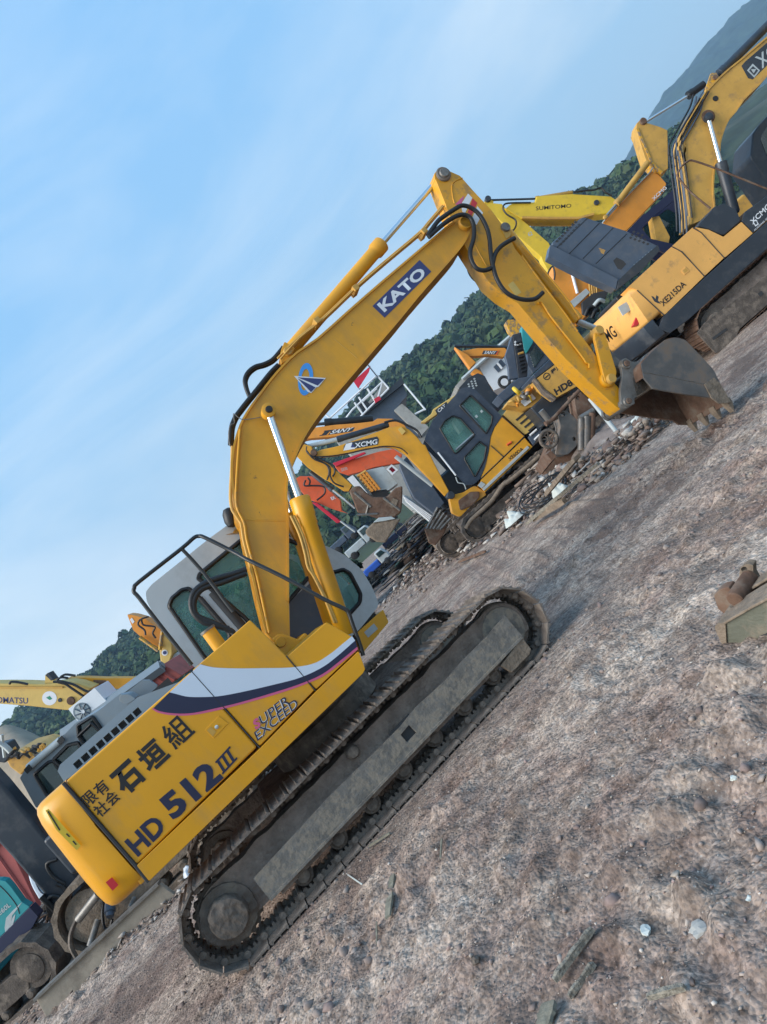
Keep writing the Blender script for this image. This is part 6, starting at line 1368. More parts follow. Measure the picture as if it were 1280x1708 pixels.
prism('lug_tip', L5, z('B7', (372, 325), (395, 306), (440, 365), (420, 372)), .08, .42, 'charcoal_paint', bo)
ar_ = prism('arm', L5, z('B7', (540, 375), (555, 348), (700, 345), (870, 352), (1000, 350), (1200, 350), (1160, 400), (1080, 438), (860, 438), (760, 420), (640, 395)), .6, .9, 'boom_yellow', T, bevel=.02)
prism('rust_patch', L5, z('B7', (765, 365), (870, 370), (862, 430), (780, 420)), .57, .6, 'muddy_rust', ar_)
text('arm_letters', 'KOMATSU', L5, z('B7', (640, 412)), z('B7', (765, 412)), z('B7', (640, 390)), .6, 'charcoal_paint', ar_, .02)
for q in (((440, 380), (520, 390), (600, 440), (690, 500)), ((470, 370), (600, 400), (720, 460), (780, 440)), ((560, 350), (500, 345), (470, 380), (560, 400)), ((80, 400), (95, 380), (160, 385), (230, 400)), ((620, 330), (540, 320), (500, 340))):
    tube('hydraulic_hose', L5, [z('B7', p) + (-.1,) for p in q], .035, 'rubber', T, 4, 6)
box('body', -1.5, 1.4, .2, 2.6, 1.0, 2.0, 'pale_yellow', T, .06); undercarriage(T, 0, 1.4, 4, 2.8)
L6 = Fr(-6.0, 19, 0)
T = thing('excavator', L6, 'orange-yellow excavator arm with coiled hoses rising behind the grey cab\'s handrail', 'excavator', GX)
a_ = prism('arm', L6, rnd(z('C4', (72, 960), (130, 965), (240, 995), (330, 1060), (400, 1110), (395, 1290), (310, 1240), (190, 1165), (130, 1110)), .1), 0, .4, 'amber_paint', T, bevel=.02)
b_ = prism('boom', L6, z('C4', (395, 1110), (440, 1170), (505, 1230), (510, 1340), (470, 1460), (400, 1450), (385, 1320)), .05, .5, 'pale_yellow', T, bevel=.03)
tube('arm_rod', L6, [z('C4', (195, 1180)) + (-.1,), z('C4', (375, 1310)) + (-.1,)], .05, 'worn_yellow', a_, 0, 6); tube('arm_rod', L6, [z('C4', (415, 1120)) + (-.1,), z('C4', (390, 1300)) + (-.1,)], .05, 'worn_yellow', a_, 0, 6)
for q in (((280, 980), (200, 1010), (180, 1060), (240, 1110), (250, 1160)), ((210, 1000), (230, 1060), (340, 1080), (320, 1140), (350, 1190))): tube('hydraulic_hose', L6, [z('C4', p) + (-.12,) for p in q], .025, 'rubber', a_, 4, 6)
decal('reflective_band', L6, z('C4', (100, 1010), (120, 990), (145, 1030), (125, 1050)), 0, 'white_paint', a_, .01)
decal('round_mark', L6, [z('C4', (437 + 30 * cos(a), 1330 + 30 * sin(a))) for a in [i * PI / 8 for i in range(16)]], .05, 'white_paint', b_, .01)
decal('round_mark', L6, [z('C4', (437 + 18 * cos(a), 1330 + 18 * sin(a))) for a in [i * PI / 8 for i in range(16)]], .04, 'navy_box', b_, .01)
prism('cab', L6, rnd(z('C4', (530, 1340), (600, 1330), (680, 1440), (640, 1480), (480, 1440)), .2), .2, 1.6, 'pale_metal', T)
q = L6.P(*z('C4', (480, 1500)), .5); box('body', q.x - 1.2, q.x + 1.2, .6, 2.5, .95, 1.8, 'amber_paint', T, .05); undercarriage(T, q.x, 1.5, 3.4, 2.4)
L7 = Fr(-13, 24, 0)
T = thing('excavator', L7, 'low yellow excavator with messy dark hoses under the wooded hill at the far left', 'excavator', GX)
prism('body', L7, z('B7', (40, 1000), (200, 960), (330, 990), (250, 1060), (170, 1150), (80, 1080)), 0, 2.2, 'ochre_yellow', T, bevel=.05)
prism('boom', L7, z('B7', (-40, 900), (60, 880), (110, 960), (40, 1050), (-40, 1040)), -.4, .1, 'charcoal_paint', T, bevel=.05)
random.seed(9)
for k in range(16):
    x, y = random.uniform(40, 330), random.uniform(905, 1010); tube('hydraulic_hose', L7, [z('B7', (x, y)) + (-.3,), z('B7', (x + random.uniform(20, 50), y + random.uniform(-40, 20))) + (-.35,), z('B7', (x + random.uniform(40, 110), y + random.uniform(-30, 40))) + (-.3,)], .05, random.choice(('rubber', 'rubber', 'ochre_yellow')), T, 3, 5)
tube('mirror_arm', L7, [z('B7', p) + (-.6,) for p in ((0, 880), (50, 915), (90, 955))], .09, 'pale_metal', T, 3, 6)
tube('mirror_arm', L7, [z('B7', p) + (-.6,) for p in ((18, 815), (22, 860), (40, 1000))], .05, 'pale_metal', T, 2, 6)
undercarriage(T, L7.P(*z('B7', (200, 1100)), 0).x, 1.3, 3.4, 2.4)
import numpy as np
ZZ.update(G1=(1120, 900, 7.7625), G2=(560, 1380, 1.7778), G3=(640, 700, 3.0476), G4=(60, 1420, 2.2857), G5=(800, 900, 2.6667))
rng = np.random.default_rng(4)
# ================================================================ small stones: many, as ground cover
def ico(sub=1):
    bm = bmesh.new(); bmesh.ops.create_icosphere(bm, subdivisions=sub, radius=1)
    v = np.array([q.co[:] for q in bm.verts]); f = np.array([[q.index for q in g.verts] for g in bm.faces]); bm.free(); return v, f
def scatter(name, pts, sizes, protos, mt, squash=(.6, 1), kind='stuff', kz=True, smooth=False):
    """pts: n x 3; every stone turned and scaled on its own, all in one mesh of ground cover"""
    V, F, off = [], [], 0
    for i, (p, s) in enumerate(zip(pts, sizes)):
        v, f = protos[rng.integers(len(protos))]
        a, b = rng.uniform(0, 2 * PI), rng.uniform(-.6, .6)
        ca, sa, cb, sb = cos(a), sin(a), cos(b), sin(b)
        R = np.array([[ca, -sa * cb, sa * sb], [sa, ca * cb, -ca * sb], [0, sb, cb]])
        k = np.array([1, rng.uniform(.6, 1), rng.uniform(*squash)])
        V.append((v * k) @ R.T * s + p); F.append(f + off); off += len(v)
    V = np.concatenate(V); tot = np.concatenate([np.full(len(f), f.shape[1], dtype='i') for f in F]); idx = np.concatenate([f.ravel() for f in F]); n = len(tot)
    me = bpy.data.meshes.new(name); me.vertices.add(len(V)); me.vertices.foreach_set('co', V.ravel())
    me.loops.add(len(idx)); me.loops.foreach_set('vertex_index', idx.astype('i')); me.polygons.add(n)
    me.polygons.foreach_set('loop_start', (np.cumsum(tot) - tot).astype('i')); me.polygons.foreach_set('loop_total', tot)
    if smooth: me.polygons.foreach_set('use_smooth', np.ones(n, dtype=bool))
    me.update(calc_edges=True); me.validate()
    o = link(name, me, mt); o['kind'] = kind; return o
def stone_proto(seed, sub=1, amp=.35):
    v, f = ico(sub); v = v.copy()
    for i in range(len(v)):
        n_ = noise.noise(Vector(v[i] * 1.2) + Vector((seed * 7.1, 0, 0))); v[i] *= 1 + amp * 2 * n_
    return v, f
ST = [stone_proto(i, 1, .3) for i in range(6)]
def shard(seed):
    r_ = np.random.default_rng(seed + 50); k = r_.uniform(.35, 1.0, 3) * (1, .8, .5); v = []
    for a in (-1, 1):
        for b in (-1, 1):
            for c_ in (-1, 1): v.append(np.array((a, b, c_)) * k + r_.normal(0, .18, 3))
    return np.array(v), np.array([[0, 1, 3, 2], [4, 6, 7, 5], [0, 4, 5, 1], [2, 3, 7, 6], [0, 2, 6, 4], [1, 5, 7, 3]])
SH = [shard(i) for i in range(10)]
def bar_shard(seed):
    v, f = shard(seed); r_ = np.random.default_rng(seed + 9); v = v * np.array((r_.uniform(2.0, 4.0), r_.uniform(.15, .9), r_.uniform(.08, .25))); return v, f
BR = [bar_shard(i) for i in range(10)]
def rockmat(name, cols, rough=.9):
    m = bpy.data.materials.new(name); m.use_nodes = True; nt = m.node_tree; b = nt.nodes['Principled BSDF']
    g = nt.nodes.new('ShaderNodeNewGeometry'); r = nt.nodes.new('ShaderNodeValToRGB'); r.color_ramp.interpolation = 'CONSTANT'
    e = r.color_ramp.elements
    while len(e) < len(cols): e.new(.5)
    for i, c in enumerate(cols): e[i].position = i / len(cols); e[i].color = (*c, 1)
    nt.links.new(g.outputs['Random Per Island'], r.inputs[0])
    tc = nt.nodes.new('ShaderNodeTexCoord'); nz = nt.nodes.new('ShaderNodeTexNoise'); nz.inputs['Scale'].default_value = 40; nt.links.new(tc.outputs['Object'], nz.inputs['Vector'])
    mr = nt.nodes.new('ShaderNodeMapRange'); mr.inputs[3].default_value = .6; mr.inputs[4].default_value = 1.4; nt.links.new(nz.outputs[0], mr.inputs[0])
    sc_ = nt.nodes.new('ShaderNodeVectorMath'); sc_.operation = 'SCALE'; nt.links.new(r.outputs[0], sc_.inputs[0]); nt.links.new(mr.outputs[0], sc_.inputs['Scale'])
    nt.links.new(sc_.outputs[0], b.inputs['Base Color']); b.inputs['Roughness'].default_value = rough; b.inputs['Specular IOR Level'].default_value = .2; return m
M['gravel'] = rockmat('gravel', [(.30, .235, .205), (.34, .28, .24), (.24, .175, .155), (.38, .32, .275), (.30, .22, .20), (.35, .30, .25), (.22, .165, .14), (.32, .26, .225), (.28, .22, .19), (.50, .45, .40), (.26, .20, .175), (.33, .265, .23)])
M['clods'] = rockmat('clods', [(.21, .165, .145), (.26, .21, .185), (.17, .13, .115), (.30, .25, .22), (.23, .175, .16)])
M['rubble'] = rockmat('rubble', [(.27, .225, .195), (.34, .30, .265), (.22, .175, .15), (.46, .44, .41), (.25, .19, .165), (.30, .26, .225), (.17, .125, .11), (.24, .18, .15), (.20, .155, .13), (.26, .22, .185)])
pts, szs = [], []
for i in range(26000):
    y = .9 + 9 * rng.random() ** 1.5; x = -1.0 + (rng.random() - .42) * (2.0 + y * 1.25)
    px_ = (x, y)
    if noise.noise(Vector((x * .9, y * .9, 20))) + rng.random() * .7 < .15: continue
    s = .003 + .008 * rng.random() ** 4 + (.018 * rng.random() if rng.random() < .03 else 0)
    pts.append((x, y, gz(x, y) + s * .15)); szs.append(s)
scatter('gravel', pts, szs, ST + SH, 'gravel')
# clods of mud near the tracks and ruts
pts, szs = [], []
for i in range(4000):
    x, y = rng.uniform(-4.5, 5.5), rng.uniform(1.2, 9); n_ = noise.noise(Vector((x * .6, y * .6, 31)))
    if n_ + rng.random() * .35 < .22: continue
    s = .008 + .03 * rng.random() ** 3; pts.append((x, y, gz(x, y))); szs.append(s)
scatter('mud_clods', pts, szs, ST, 'clods')
# ridge of broken rubble beyond the open ground, from the small excavator to the big bucket
pts, szs = [], []
def line_pts(a, b, n, spread, s0, s1, up=0.0):
    A_, B_ = ground(*a), ground(*b)
    for i in range(n):
        t = rng.random(); p = A_.lerp(B_, t); d = (B_ - A_).normalized(); nn = Vector((-d.y, d.x, 0)); o = rng.normal() * spread
        q = p + nn * o; s = s0 + (s1 - s0) * rng.random() ** 3; hgt = up * math.exp(-(o / spread) ** 2) * rng.random()
        pts.append((q.x, q.y, gz(q.x, q.y) + hgt + s * .2)); szs.append(s)
line_pts((690, 960), (860, 850), 1800, .9, .015, .12, .25); line_pts((860, 850), (960, 800), 1400, .6, .015, .13, .35); line_pts((940, 810), (1110, 715), 1300, .45, .015, .12, .3)
line_pts((900, 820), (1010, 740), 260, .5, .06, .24, .5)
line_pts((640, 985), (840, 880), 500, .9, .02, .07, 0); line_pts((90, 1660), (300, 1500), 420, .25, .015, .06, 0.02); line_pts((-40, 1760), (100, 1660), 120, .3, .02, .06, 0)
line_pts((1130, 600), (1290, 470), 150, .5, .02, .08, 0)
scatter('rubble', pts, szs, SH + BR[:3], 'rubble', squash=(.5, 1))
# heap of mixed scrap at the far end of the yard
M['scrap'] = rockmat('scrap', [(.05, .05, .055), (.10, .10, .10), (.03, .05, .09), (.17, .15, .13), (.07, .05, .04), (.05, .11, .11), (.24, .24, .23), (.12, .08, .06), (.04, .04, .05), (.14, .13, .115), (.05, .06, .075), (.16, .13, .09)])
pts, szs = [], []
for cx, cy, rx, ry, hh, n_ in ((-1.9, 36, 4.0, 3.0, .7, 700), (.6, 40, 3.5, 4, 1.4, 700), (.3, 24.5, 1.6, 1.0, 1.3, 450), (1.2, 25, 1.8, 1.2, 1.6, 400), (-4.6, 29, 1.8, 2, 1.2, 300), (-8.6, 13.4, 1.6, .9, .7, 400)):
    for i in range(n_):
        u, v_ = rng.normal() * .45, rng.normal() * .45; e = max(0, 1 - u * u - v_ * v_)
        pts.append((cx + u * rx, cy + v_ * ry, hh * e * rng.random())); szs.append(.07 + .22 * rng.random() ** 2)
scatter('scrap_heap', pts, szs, SH[:4] + BR + BR, 'scrap', squash=(.3, 1))
# earth bank under the rubble so the parts rest on something
def mound(name, a, b, w_, h_, mt, seed):
    A_, B_ = ground(*a), ground(*b); d = (B_ - A_); L_ = d.length; d.normalize(); nn = Vector((-d.y, d.x, 0)); bm = bmesh.new(); nu, nv = 60, 24; G_ = []
    for i in range(nu + 1):
        row = []
        for j in range(nv + 1):
            u, v_ = i / nu, j / nv * 2 - 1; p = A_ + d * (u * L_) + nn * (v_ * w_)
            e = (1 - v_ * v_) * min(1, min(u, 1 - u) * 6); zz = h_ * e * (.6 + .9 * abs(noise.noise(p * 1.2 + Vector((seed, 0, 0))))) + .08 * noise.noise(p * 4) * e - .05 * (1 - e)
            row.append(bm.verts.new((p.x, p.y, gz(p.x, p.y) + zz)))
        G_.append(row)
    for i in range(nu):
        for j in range(nv): bm.faces.new((G_[i][j], G_[i + 1][j], G_[i + 1][j + 1], G_[i][j + 1]))
    o = finish(name, bm, mt, smooth=180); o['kind'] = 'structure'
M['bank_mud'] = mat('bank_mud', (.17, .14, .125), .95, var=.4, vscale=3, dirt=(.30, .27, .25), dirt_amt=.8, dscale=5, bump=1.0, bscale=12)
mound('earth_bank', (760, 905), (1110, 690), 1.1, .42, 'bank_mud', 1)
M['split_wood'] = mat('split_wood', (.235, .215, .175), .9, var=.45, vscale=22, dirt=(.08, .07, .055), dirt_amt=.9, dscale=26, bump=.8, bscale=60, streak=.2)
# slabs, rags and boards lying in the rubble: each its own thing
def slab(nm, lab, cat, poly, th, mt, group=None, lift=.0):
    P = [ground(*p, z=lift) for p in poly]; c = sum(P, Vector()) / len(P)
    bm = bmesh.new(); zz = gz(c.x, c.y) + lift
    lo = [bm.verts.new((p.x - c.x, p.y - c.y, -.01)) for p in P]; hi = [bm.verts.new((p.x - c.x, p.y - c.y, th * rng.uniform(.6, 1.2))) for p in P]
    n = len(P); bm.faces.new(lo); bm.faces.new(hi)
    for i in range(n): bm.faces.new((lo[i], lo[(i + 1) % n], hi[(i + 1) % n], hi[i]))
    o = finish(nm, bm, mt, None, min(th * .3, .01)); o.location = (c.x, c.y, zz); return tag(o, lab, cat, group)
def rag(nm, lab, cat, cx, cy, rx, ry, mt, h_=.15):
    c = ground(cx, cy); k = c.y / FPX; bm = bmesh.new(); n1, n2 = 14, 26; G_ = []
    for i in range(n1 + 1):
        row = []
        for j in range(n2):
            a = 2 * PI * j / n2; r = i / n1; w_ = 1 + .35 * noise.noise(Vector((cos(a) * 1.5 + cx, sin(a) * 1.5, 3)))
            x, y = rx * k * r * cos(a) * w_, ry * k * r * sin(a) * w_ * 2
            row.append(bm.verts.new((x, y, h_ * (1 - r * r) * (.5 + abs(noise.noise(Vector((x * 6 + cx, y * 6, 1)))) * 1.6) + .02)))
        G_.append(row)
    for i in range(n1):
        for j in range(n2): bm.faces.new((G_[i][j], G_[i][(j + 1) % n2], G_[i + 1][(j + 1) % n2], G_[i + 1][j])) if i else bm.faces.new((G_[0][0], G_[1][(j + 1) % n2], G_[1][j]))
    bmesh.ops.delete(bm, geom=[v for v in G_[0][1:] if not v.link_faces], context='VERTS')
    o = finish(nm, bm, mt, None, smooth=60); o.location = (c.x, c.y, gz(c.x, c.y) + h_ * .3); return tag(o, lab, cat)
rag('plastic_sheet', 'crumpled whitish plastic sheet at the mouth of the big bucket', 'plastic sheet', 1072, 722, 26, 12, 'pale_cloth', .22)
rag('plastic_sack', 'pale crumpled sack in the rubble right of the coiled wires', 'sack', 947, 832, 16, 10, 'pale_cloth', .3)
rag('plastic_sack', 'white torn sack in the rubble below the small excavator', 'sack', 868, 875, 18, 8, 'pale_cloth', .2)
rag('cloth_heap', 'rust-brown cloth heap in the rubble beside the pale hose', 'cloth', 858, 852, 8, 8, 'muddy_rust', .12)
rag('plastic_sack', 'small whitish bag at the foot of the track, left of the dozer blade\'s end', 'sack', 322, 1462, 10, 8, 'white_paint', .12)
def beam(nm, lab, cat, a, b, wpx, th, mt, group=None, za=0, zb=0, lat=0):
    A_, B_ = ground(*a, z=za), ground(*b, z=zb); d = B_ - A_; k = (A_.y + B_.y) / 2 / FPX; w_ = wpx * k / 2; n = 10
    u = d.normalized(); s = Vector((-u.y, u.x, 0)).normalized() * w_; up = Vector((0, 0, th)); bm = bmesh.new(); R = []
    for i in range(n + 1):
        t = i / n; p = A_ + d * t - A_; j = 1 + .22 * noise.noise(Vector((t * 5, a[0], 0))); ends = .75 if i in (0, n) else 1
        R.append([bm.verts.new(p + q * j * ends + Vector((0, 0, .0))) for q in (s, s * .9 + up, -s * .85 + up, -s)])
    for r0, r1 in zip(R, R[1:]):
        for q in range(4): bm.faces.new((r0[q], r0[(q + 1) % 4], r1[(q + 1) % 4], r1[q]))
    bm.faces.new(R[0]); bm.faces.new(R[-1]); o = finish(nm, bm, mt, None, smooth=25); o.location = A_ + Vector((0, 0, max(gz(A_.x, A_.y), gz(B_.x, B_.y)) + .008 if za == 0 else 0)); return tag(o, lab, cat, group)
beam('timber_beam', 'weathered timber beam sloping out of the rubble right of the small excavator', 'beam', (880, 875), (1000, 775), 9, .05, 'split_wood', None, .12, .3)
beam('steel_beam', 'mud-caked steel plate leaning in the rubble above the wire coil', 'plate', (915, 825), (965, 765), 18, .06, 'tan_mud', None, .35, .7)
beam('steel_beam', 'rusty steel bracket in the rubble behind the small excavator\'s tail', 'bracket', (905, 790), (925, 765), 12, .15, 'muddy_rust', None, .5, .8)
beam('concrete_block', 'squared tan block lying under the timber beam in the rubble', 'block', (893, 868), (945, 838), 12, .1, 'tan_mud', None, .1, .1)
beam('timber_board', 'short pale board below the small excavator\'s left track', 'board', (727, 905), (752, 925), 16, .2, 'tan_mud', None, .35, .05)
beam('timber_beam', 'rust-brown timber strip lying at the near edge of the rubble', 'board', (770, 942), (815, 925), 4, .05, 'muddy_rust')
wc = thing('wire_coil', Fr(2.4, 13.6, 0), 'coil of dark wire dropped in the rubble above the pale sack', 'wire')
for k in range(5):
    c = ground(912, 818, z=.25) - Vector((2.4, 13.6, 0)); r = .30 + .03 * k
    tubeL('wire_loop', [(c.x + r * cos(a) * 1.3, c.y + r * sin(a) + .1 * k, c.z + .06 * sin(a * 2 + k) + .1 * sin(a)) for a in [i * PI / 8 for i in range(17)]], .012, 'rubber', wc, 0, 5)
# foreground litter
def litter(*a, **k): return beam(*a, **k)
litter('wood_plank', 'flat grey-green splintered plank lying alone on the mud', 'plank', z('G2', (190, 165)), z('G2', (178, 293)), 14, .012, 'wood')
litter('split_log', 'long splintered grey stick in two strands, right of the bottom middle', 'stick', z('G2', (785, 325)), z('G2', (672, 480)), 11, .022, 'split_wood', 'splintered sticks on the mud')
litter('split_log', 'shorter dark splinter lying against the long grey stick', 'stick', z('G2', (765, 400)), z('G2', (690, 500)), 8, .02, 'split_wood', 'splintered sticks on the mud')
litter('bark_piece', 'flat pale bark piece cut by the bottom edge', 'bark', z('G2', (640, 525)), z('G2', (622, 600)), 36, .012, 'wood')
litter('bark_piece', 'curled pale bark strip near the bottom right corner', 'bark', z('G2', (1060, 500)), z('G2', (950, 530)), 10, .02, 'split_wood')
litter('twig', 'short pale forked twig above the flat plank', 'twig', z('G2', (347, 70)), z('G2', (345, 130)), 3.4, .006, 'wood')
litter('twig', 'thin pale straw just below the near track', 'twig', z('G2', (40, 145)), z('G2', (88, 178)), 2.2, .004, 'pale_cloth')
litter('twig', 'thin pale straw below the flat plank', 'twig', z('G2', (140, 300)), z('G2', (142, 368)), 3, .005, 'wood')
litter('wood_plank', 'narrow splinter close beside the near track\'s lower edge', 'plank', z('A3', (640, 1170)), z('A3', (800, 1070)), 5, .012, 'wood')
def rock(lab, px_, py_, rpx, mt, sq=.5, st_=1.0):
    c = ground(px_, py_); r = rpx * c.y / FPX; v, f = stone_proto(int(px_), 2, .42); bm = bmesh.new(); vs = [bm.verts.new((q[0] * r * st_, q[1] * r, q[2] * r * sq)) for q in v]
    for g in f: bm.faces.new([vs[i] for i in g])
    o = finish('stone', bm, mt, None, smooth=12); o.location = (c.x, c.y, gz(c.x, c.y) + r * sq * .35); o.rotation_euler = (0, 0, px_); tag(o, lab, 'stone')
rock('pale grey stone, largest on the mud at the bottom right', *z('G2', (1075, 295)), 15, 'concrete', .5, 1.2)
rock('small pinkish stone left of the pale grey one', *z('G2', (912, 298)), 10, 'pale_cloth', .5, 1.3)
rock('white flat stone in the middle of the open mud, below the steel coupler', *z('G5', (1020, 690)), 8, 'pale_cloth', .4)
rock('small round stone near the right edge below the steel coupler', *z('G5', (1142, 1072)), 6, 'pale_cloth', .8)
rock('tiny bright stone at the right edge above the pale grey one', *z('G2', (1228, 214)), 5, 'pale_cloth', .8)
rock('small dark stone on the mud between the plank and the long stick', *z('G2', (435, 418)), 7, 'muddy_steel', .8)
# ================================================================ muddy steel coupler at the right edge
c = ground(1212.7, 1086); d_ = ground(1285, 1070) - c; QF = Fr(c.x, c.y, math.degrees(math.atan2(d_.y, d_.x)), .0); print('QF', QF.head, c)
T = thing('quick_coupler', QF, 'muddy steel hitch bracket with bored lugs lying on the mud at the right edge', 'coupler')
M['coupler_green'] = mat('coupler_green', (.12, .125, .095), .75, var=.2, dirt=(.25, .20, .15), dirt_amt=.9, dscale=4, bump=.4, bscale=30)
prism('side_plate', QF, rnd(z('G1', (690, 1090), (980, 930), (1242, 790), (1700, 545), (1700, 1160), (1242, 1360), (1000, 1470), (720, 1440), (610, 1200)), .05), 0, .03, 'coupler_green', T, bevel=.004)
prism('side_plate', QF, rnd(z('G1', (690, 1090), (980, 930), (1242, 790), (1700, 545), (1700, 1160), (1242, 1360), (1000, 1470), (720, 1440), (610, 1200)), .05), .27, .30, 'tan_mud', T, bevel=.004, ref=0)
prism('top_plate', QF, z('G1', (640, 1095), (960, 905), (1242, 750), (1700, 510), (1700, 550), (1242, 795), (980, 935), (700, 1098)), -.015, .16, 'tan_mud', T, bevel=.004)
prism('top_plate', QF, z('G1', (640, 1095), (960, 905), (1242, 750), (1700, 510), (1700, 550), (1242, 795), (980, 935), (700, 1098)), .22, .31, 'tan_mud', T, bevel=.004, ref=-.015)
prism('front_plate', QF, rnd(z('G1', (560, 1130), (610, 1080), (700, 1090), (720, 1440), (640, 1330), (590, 1220)), .2), -.01, .30, 'tan_mud', T)
prism('bottom_plate', QF, z('G1', (720, 1445), (1000, 1475), (1242, 1365), (1700, 1165), (1700, 1200), (1000, 1500)), .0, .30, 'muddy_steel', T)
lg_ = rnd(z('G1', (900, 660), (880, 470), (890, 370), (970, 315), (1060, 330), (1060, 440), (1120, 560), (1242, 600), (1242, 760), (1000, 800)), .2)
prism('lug', QF, lg_, .31, .35, 'tan_mud', T, holes=[[z('G1', (945 + 42 * cos(a), 385 + 34 * sin(a))) for a in [i * PI / 6 for i in range(12)]]])
prism('lug', QF, rnd(z('G1', (560, 780), (545, 720), (640, 640), (740, 620), (800, 680), (860, 740), (900, 900), (700, 980), (600, 900)), .2), .25, .31, 'muddy_rust', T)
pin('bored_boss', QF, *z('G1', (820, 790)), .12, .31, .045, 'muddy_rust', T, ref=.12)
prism('lower_slot', QF, z('G1', (1150, 1250), (1300, 1190), (1300, 1290), (1170, 1310)), -.004, .0, 'dark_interior', T, bevel=0)
# ================================================================ hills
RIDGE = [(-1400, 120), (-900, 165), (-760, 178), (-680, 190), (-600, 168), (-545, 158), (-515, 162), (-455, 160), (-400, 150), (-300, 150), (-200, 160), (-100, 165), (0, 178), (52, 190), (155, 200), (203, 191), (264, 183), (291, 187), (400, 200), (480, 214), (520, 214), (575, 205), (634, 190), (692, 184), (760, 165), (900, 130), (1100, 110), (1500, 100)]
def prof(tab, u):
    for (a, b), (c_, d) in zip(tab, tab[1:]):
        if a <= u <= c_: t = (u - a) / (c_ - a); t = t * t * (3 - 2 * t); return b + (d - b) * t
    return tab[0][1] if u < tab[0][0] else tab[-1][1]
YC = 380.0
def hill_z(x, y):
    u = x / YC * FPX; top = HCAM + (prof(RIDGE, u) - 15) * YC / FPX
    t = (y - 170) / (YC - 170)
    s = 0 if t < 0 else min(t, 1) ** .85
    if y > YC: s = max(0, 1 - ((y - YC) / 260) ** 2 * .8)
    return top * s + (noise.noise(Vector((x * .02, y * .02, 0))) * 5 + noise.noise(Vector((x * .06, y * .06, 4))) * 2.5) * min(1, max(0, t) * 1.5) * min(1, max(0, (1 - t) * 3)) - 1.5 * (t < 0)
def sheet(name, xs, ys, fn, mt):
    V = [(x, y, fn(x, y)) for y in ys for x in xs]; nx = len(xs); F = [(j * nx + i, j * nx + i + 1, (j + 1) * nx + i + 1, (j + 1) * nx + i) for j in range(len(ys) - 1) for i in range(nx - 1)]
    me = bpy.data.meshes.new(name); me.from_pydata(V, [], F)
    for p in me.polygons: p.use_smooth = True
    o = link(name, me, mt); o['kind'] = 'structure'; return o
M['hill_ground'] = mat('hill_ground', (.03, .045, .022), .95, var=.5, vscale=.08, dirt=(.10, .09, .06), dirt_amt=.5, dscale=.03, thr=.56)
sheet('hill', np.linspace(-460, 480, 120), list(np.linspace(165, 380, 60)) + list(np.linspace(390, 620, 20)), hill_z, 'hill_ground')
def leaf_crown(seed, n=90):
    r_ = np.random.default_rng(seed); Q, Fq = [], []
    lob = [(r_.normal(0, .35, 3) * (1, 1, .7) + (0, 0, .1), r_.uniform(.45, .75)) for _ in range(5)]
    for i in range(n):
        c_, R_ = lob[r_.integers(5)]; d = r_.normal(size=3); d[2] = abs(d[2]) * 1.1 - .25; d /= np.linalg.norm(d); p = c_ + d * R_ * r_.uniform(.75, 1.05)
        t1 = np.cross(d, r_.normal(size=3)); t1 /= np.linalg.norm(t1); t2 = np.cross(d, t1); s = r_.uniform(.14, .30); tl = d * r_.uniform(-.15, .15)
        Q += [p - t1 * s - t2 * s * .7, p + t1 * s * .8 - t2 * s + tl, p + t1 * s + t2 * s * .8, p - t1 * s * .7 + t2 * s - tl]; Fq.append([4 * i, 4 * i + 1, 4 * i + 2, 4 * i + 3])
    return np.array(Q), np.array(Fq)
def leafmat(name, cols):
    m = rockmat(name, cols, .8); nt = m.node_tree
    for n_ in nt.nodes:
        if n_.type == 'NEW_GEOMETRY': g = n_
    # tone by tree, from its place on the slope
    r = [n_ for n_ in nt.nodes if n_.type == 'VALTORGB'][0]; nz = [n_ for n_ in nt.nodes if n_.type == 'TEX_NOISE'][0]
    vo = nt.nodes.new('ShaderNodeTexVoronoi'); vo.inputs['Scale'].default_value = .12; tc = [n_ for n_ in nt.nodes if n_.type == 'TEX_COORD'][0]; nt.links.new(tc.outputs['Object'], vo.inputs['Vector'])
    sp = nt.nodes.new('ShaderNodeSeparateXYZ'); nt.links.new(vo.outputs['Color'], sp.inputs[0]); nt.links.new(sp.outputs[0], r.inputs[0]); r.color_ramp.interpolation = 'LINEAR'; nz.inputs['Scale'].default_value = .5
    return m
M['forest_leaf'] = leafmat('forest_leaf', [(.018, .040, .016), (.035, .070, .022), (.065, .10, .03), (.022, .048, .026), (.085, .11, .04), (.025, .042, .018), (.05, .075, .035)])
CR = [leaf_crown(i, 80) for i in range(7)]
pts, szs = [], []
for i in range(12500):
    y = rng.uniform(185, 388); x = rng.uniform(-.66, .64) * y * 1.0
    zz = hill_z(x, y)
    if zz < 2: continue
    u = x / y * FPX
    if -790 < u < -655 and zz < 34 and noise.noise(Vector((x * .03, y * .03, 8))) > -.1: continue
    s = rng.uniform(1.8, 3.8) + 2.6 * rng.random() ** 5; pts.append((x, y, zz + s * .4)); szs.append(s)
for i in range(900):
    x = rng.uniform(-300, 290); y = YC + rng.uniform(-12, 6); s = rng.uniform(2.2, 4.2); pts.append((x, y, hill_z(x, y) + s * .5)); szs.append(s)
scatter('forest', pts, szs, CR, 'forest_leaf', squash=(.8, 1.1))
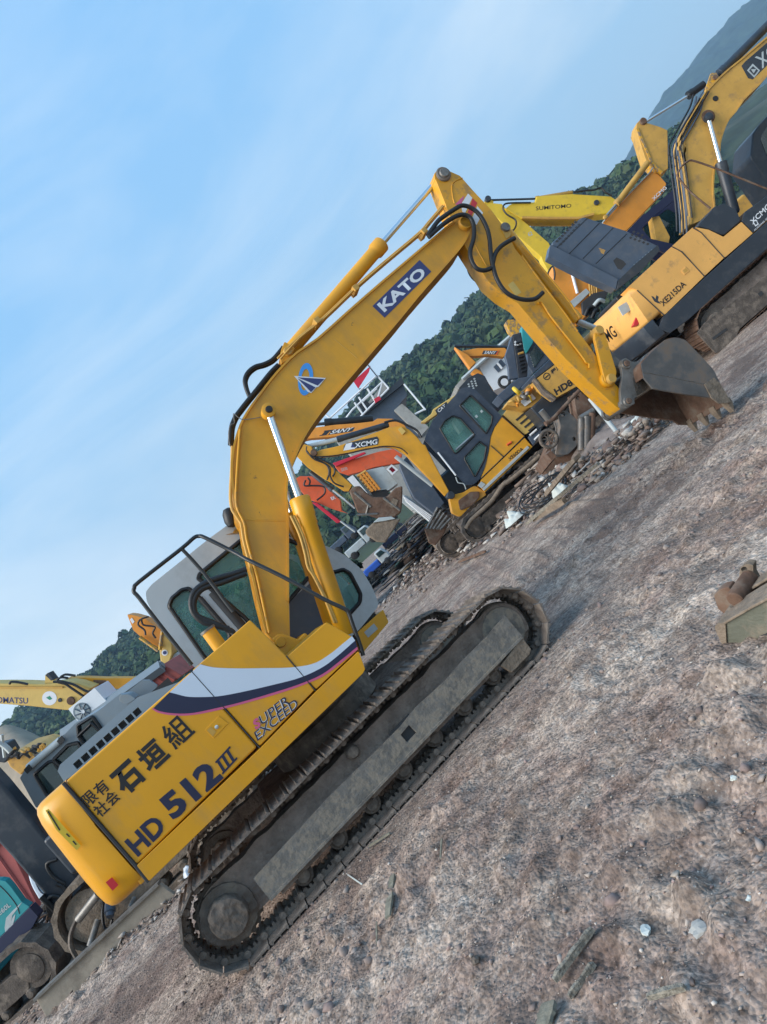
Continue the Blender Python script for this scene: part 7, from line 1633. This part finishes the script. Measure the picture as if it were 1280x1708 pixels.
# bare slope at the far left and bushes low down behind the yard
M['bare_earth'] = mat('bare_earth', (.30, .235, .16), .95, var=.3, vscale=.1, dirt=(.18, .15, .10), dirt_amt=.7, dscale=.12, bump=.5, bscale=.5)
def spur(x, y):
    u = x / y * FPX; a = (u + 735) / 70.0; h_ = 34 * math.exp(-max(0, abs(a) - .3) ** 2 * 1.1) * min(1, max(0, (y - 120) / 70)) + 2.5 * noise.noise(Vector((x * .05, y * .05, 2)))
    return h_ - 3
sheet('bare_slope', np.linspace(-190, -60, 60), np.linspace(118, 215, 40), spur, 'bare_earth')
pts, szs = [], []
for (a, b, n_) in (((500, 960), (560, 1010), 60), ((540, 930), (590, 960), 40)):
    for i in range(n_):
        g_ = ground(rng.uniform(a[0], b[0]), rng.uniform(a[1], b[1]) + 40, z=0) if False else Vector((rng.uniform(-6.5, -3.5), rng.uniform(30, 44), 0)); s = rng.uniform(.5, 1.0)
        pts.append((g_.x, g_.y, rng.uniform(.2, 2.0))); szs.append(s)
scatter('bushes', pts, szs, CR, 'forest_leaf', squash=(.8, 1))
# distant mountain
MT = [(400, 90), (520, 120), (600, 160), (689, 197), (727, 208), (788, 227), (831, 234), (900, 246), (939, 247), (985, 241), (1041, 232), (1120, 214), (1250, 180), (1500, 120)]
YM = 1500.0
def mount(x, y):
    u = x / YM * FPX; top = HCAM + prof(MT, u) * YM / FPX; t = max(0, min(1, (y - 950) / (YM - 950))); s = math.sin(t * PI / 2) if y <= YM else 1 - ((y - YM) / 900) ** 2
    n_ = noise.noise(Vector((x * .008, y * .004, 1))) * 22 + noise.noise(Vector((x * .03, y * .03, 6))) * 7 + noise.noise(Vector((x * .1, y * .1, 9))) * 3
    return top * s + n_ * (.2 if abs(y - YM) < 60 else 1) * min(1, t * 2) - 4
M['mountain_wood'] = mat('mountain_wood', (.028, .045, .025), .95, var=.6, vscale=.05, bump=1, bscale=.2)
sheet('mountain', np.linspace(420, 1900, 220), list(np.linspace(940, 1500, 60)) + list(np.linspace(1520, 2000, 10)), mount, 'mountain_wood')
# ================================================================ haze in the air
def haze():
    bm = bmesh.new(); add_box(bm, -480, 1920, -30, 2040, -12, 345); bmesh.ops.recalc_face_normals(bm, faces=bm.faces); me = bpy.data.meshes.new('haze'); bm.to_mesh(me); bm.free()
    m = bpy.data.materials.new('haze'); m.use_nodes = True; nt = m.node_tree; nt.nodes.clear(); o = nt.nodes.new('ShaderNodeOutputMaterial'); v = nt.nodes.new('ShaderNodeVolumePrincipled')
    v.inputs['Color'].default_value = (.46, .72, 1, 1); v.inputs['Density'].default_value = .00036; v.inputs['Anisotropy'].default_value = .2; nt.links.new(v.outputs[0], o.inputs['Volume']); me.materials.append(m)
    h = bpy.data.objects.new('haze', me); C.objects.link(h); h['kind'] = 'stuff'
haze()
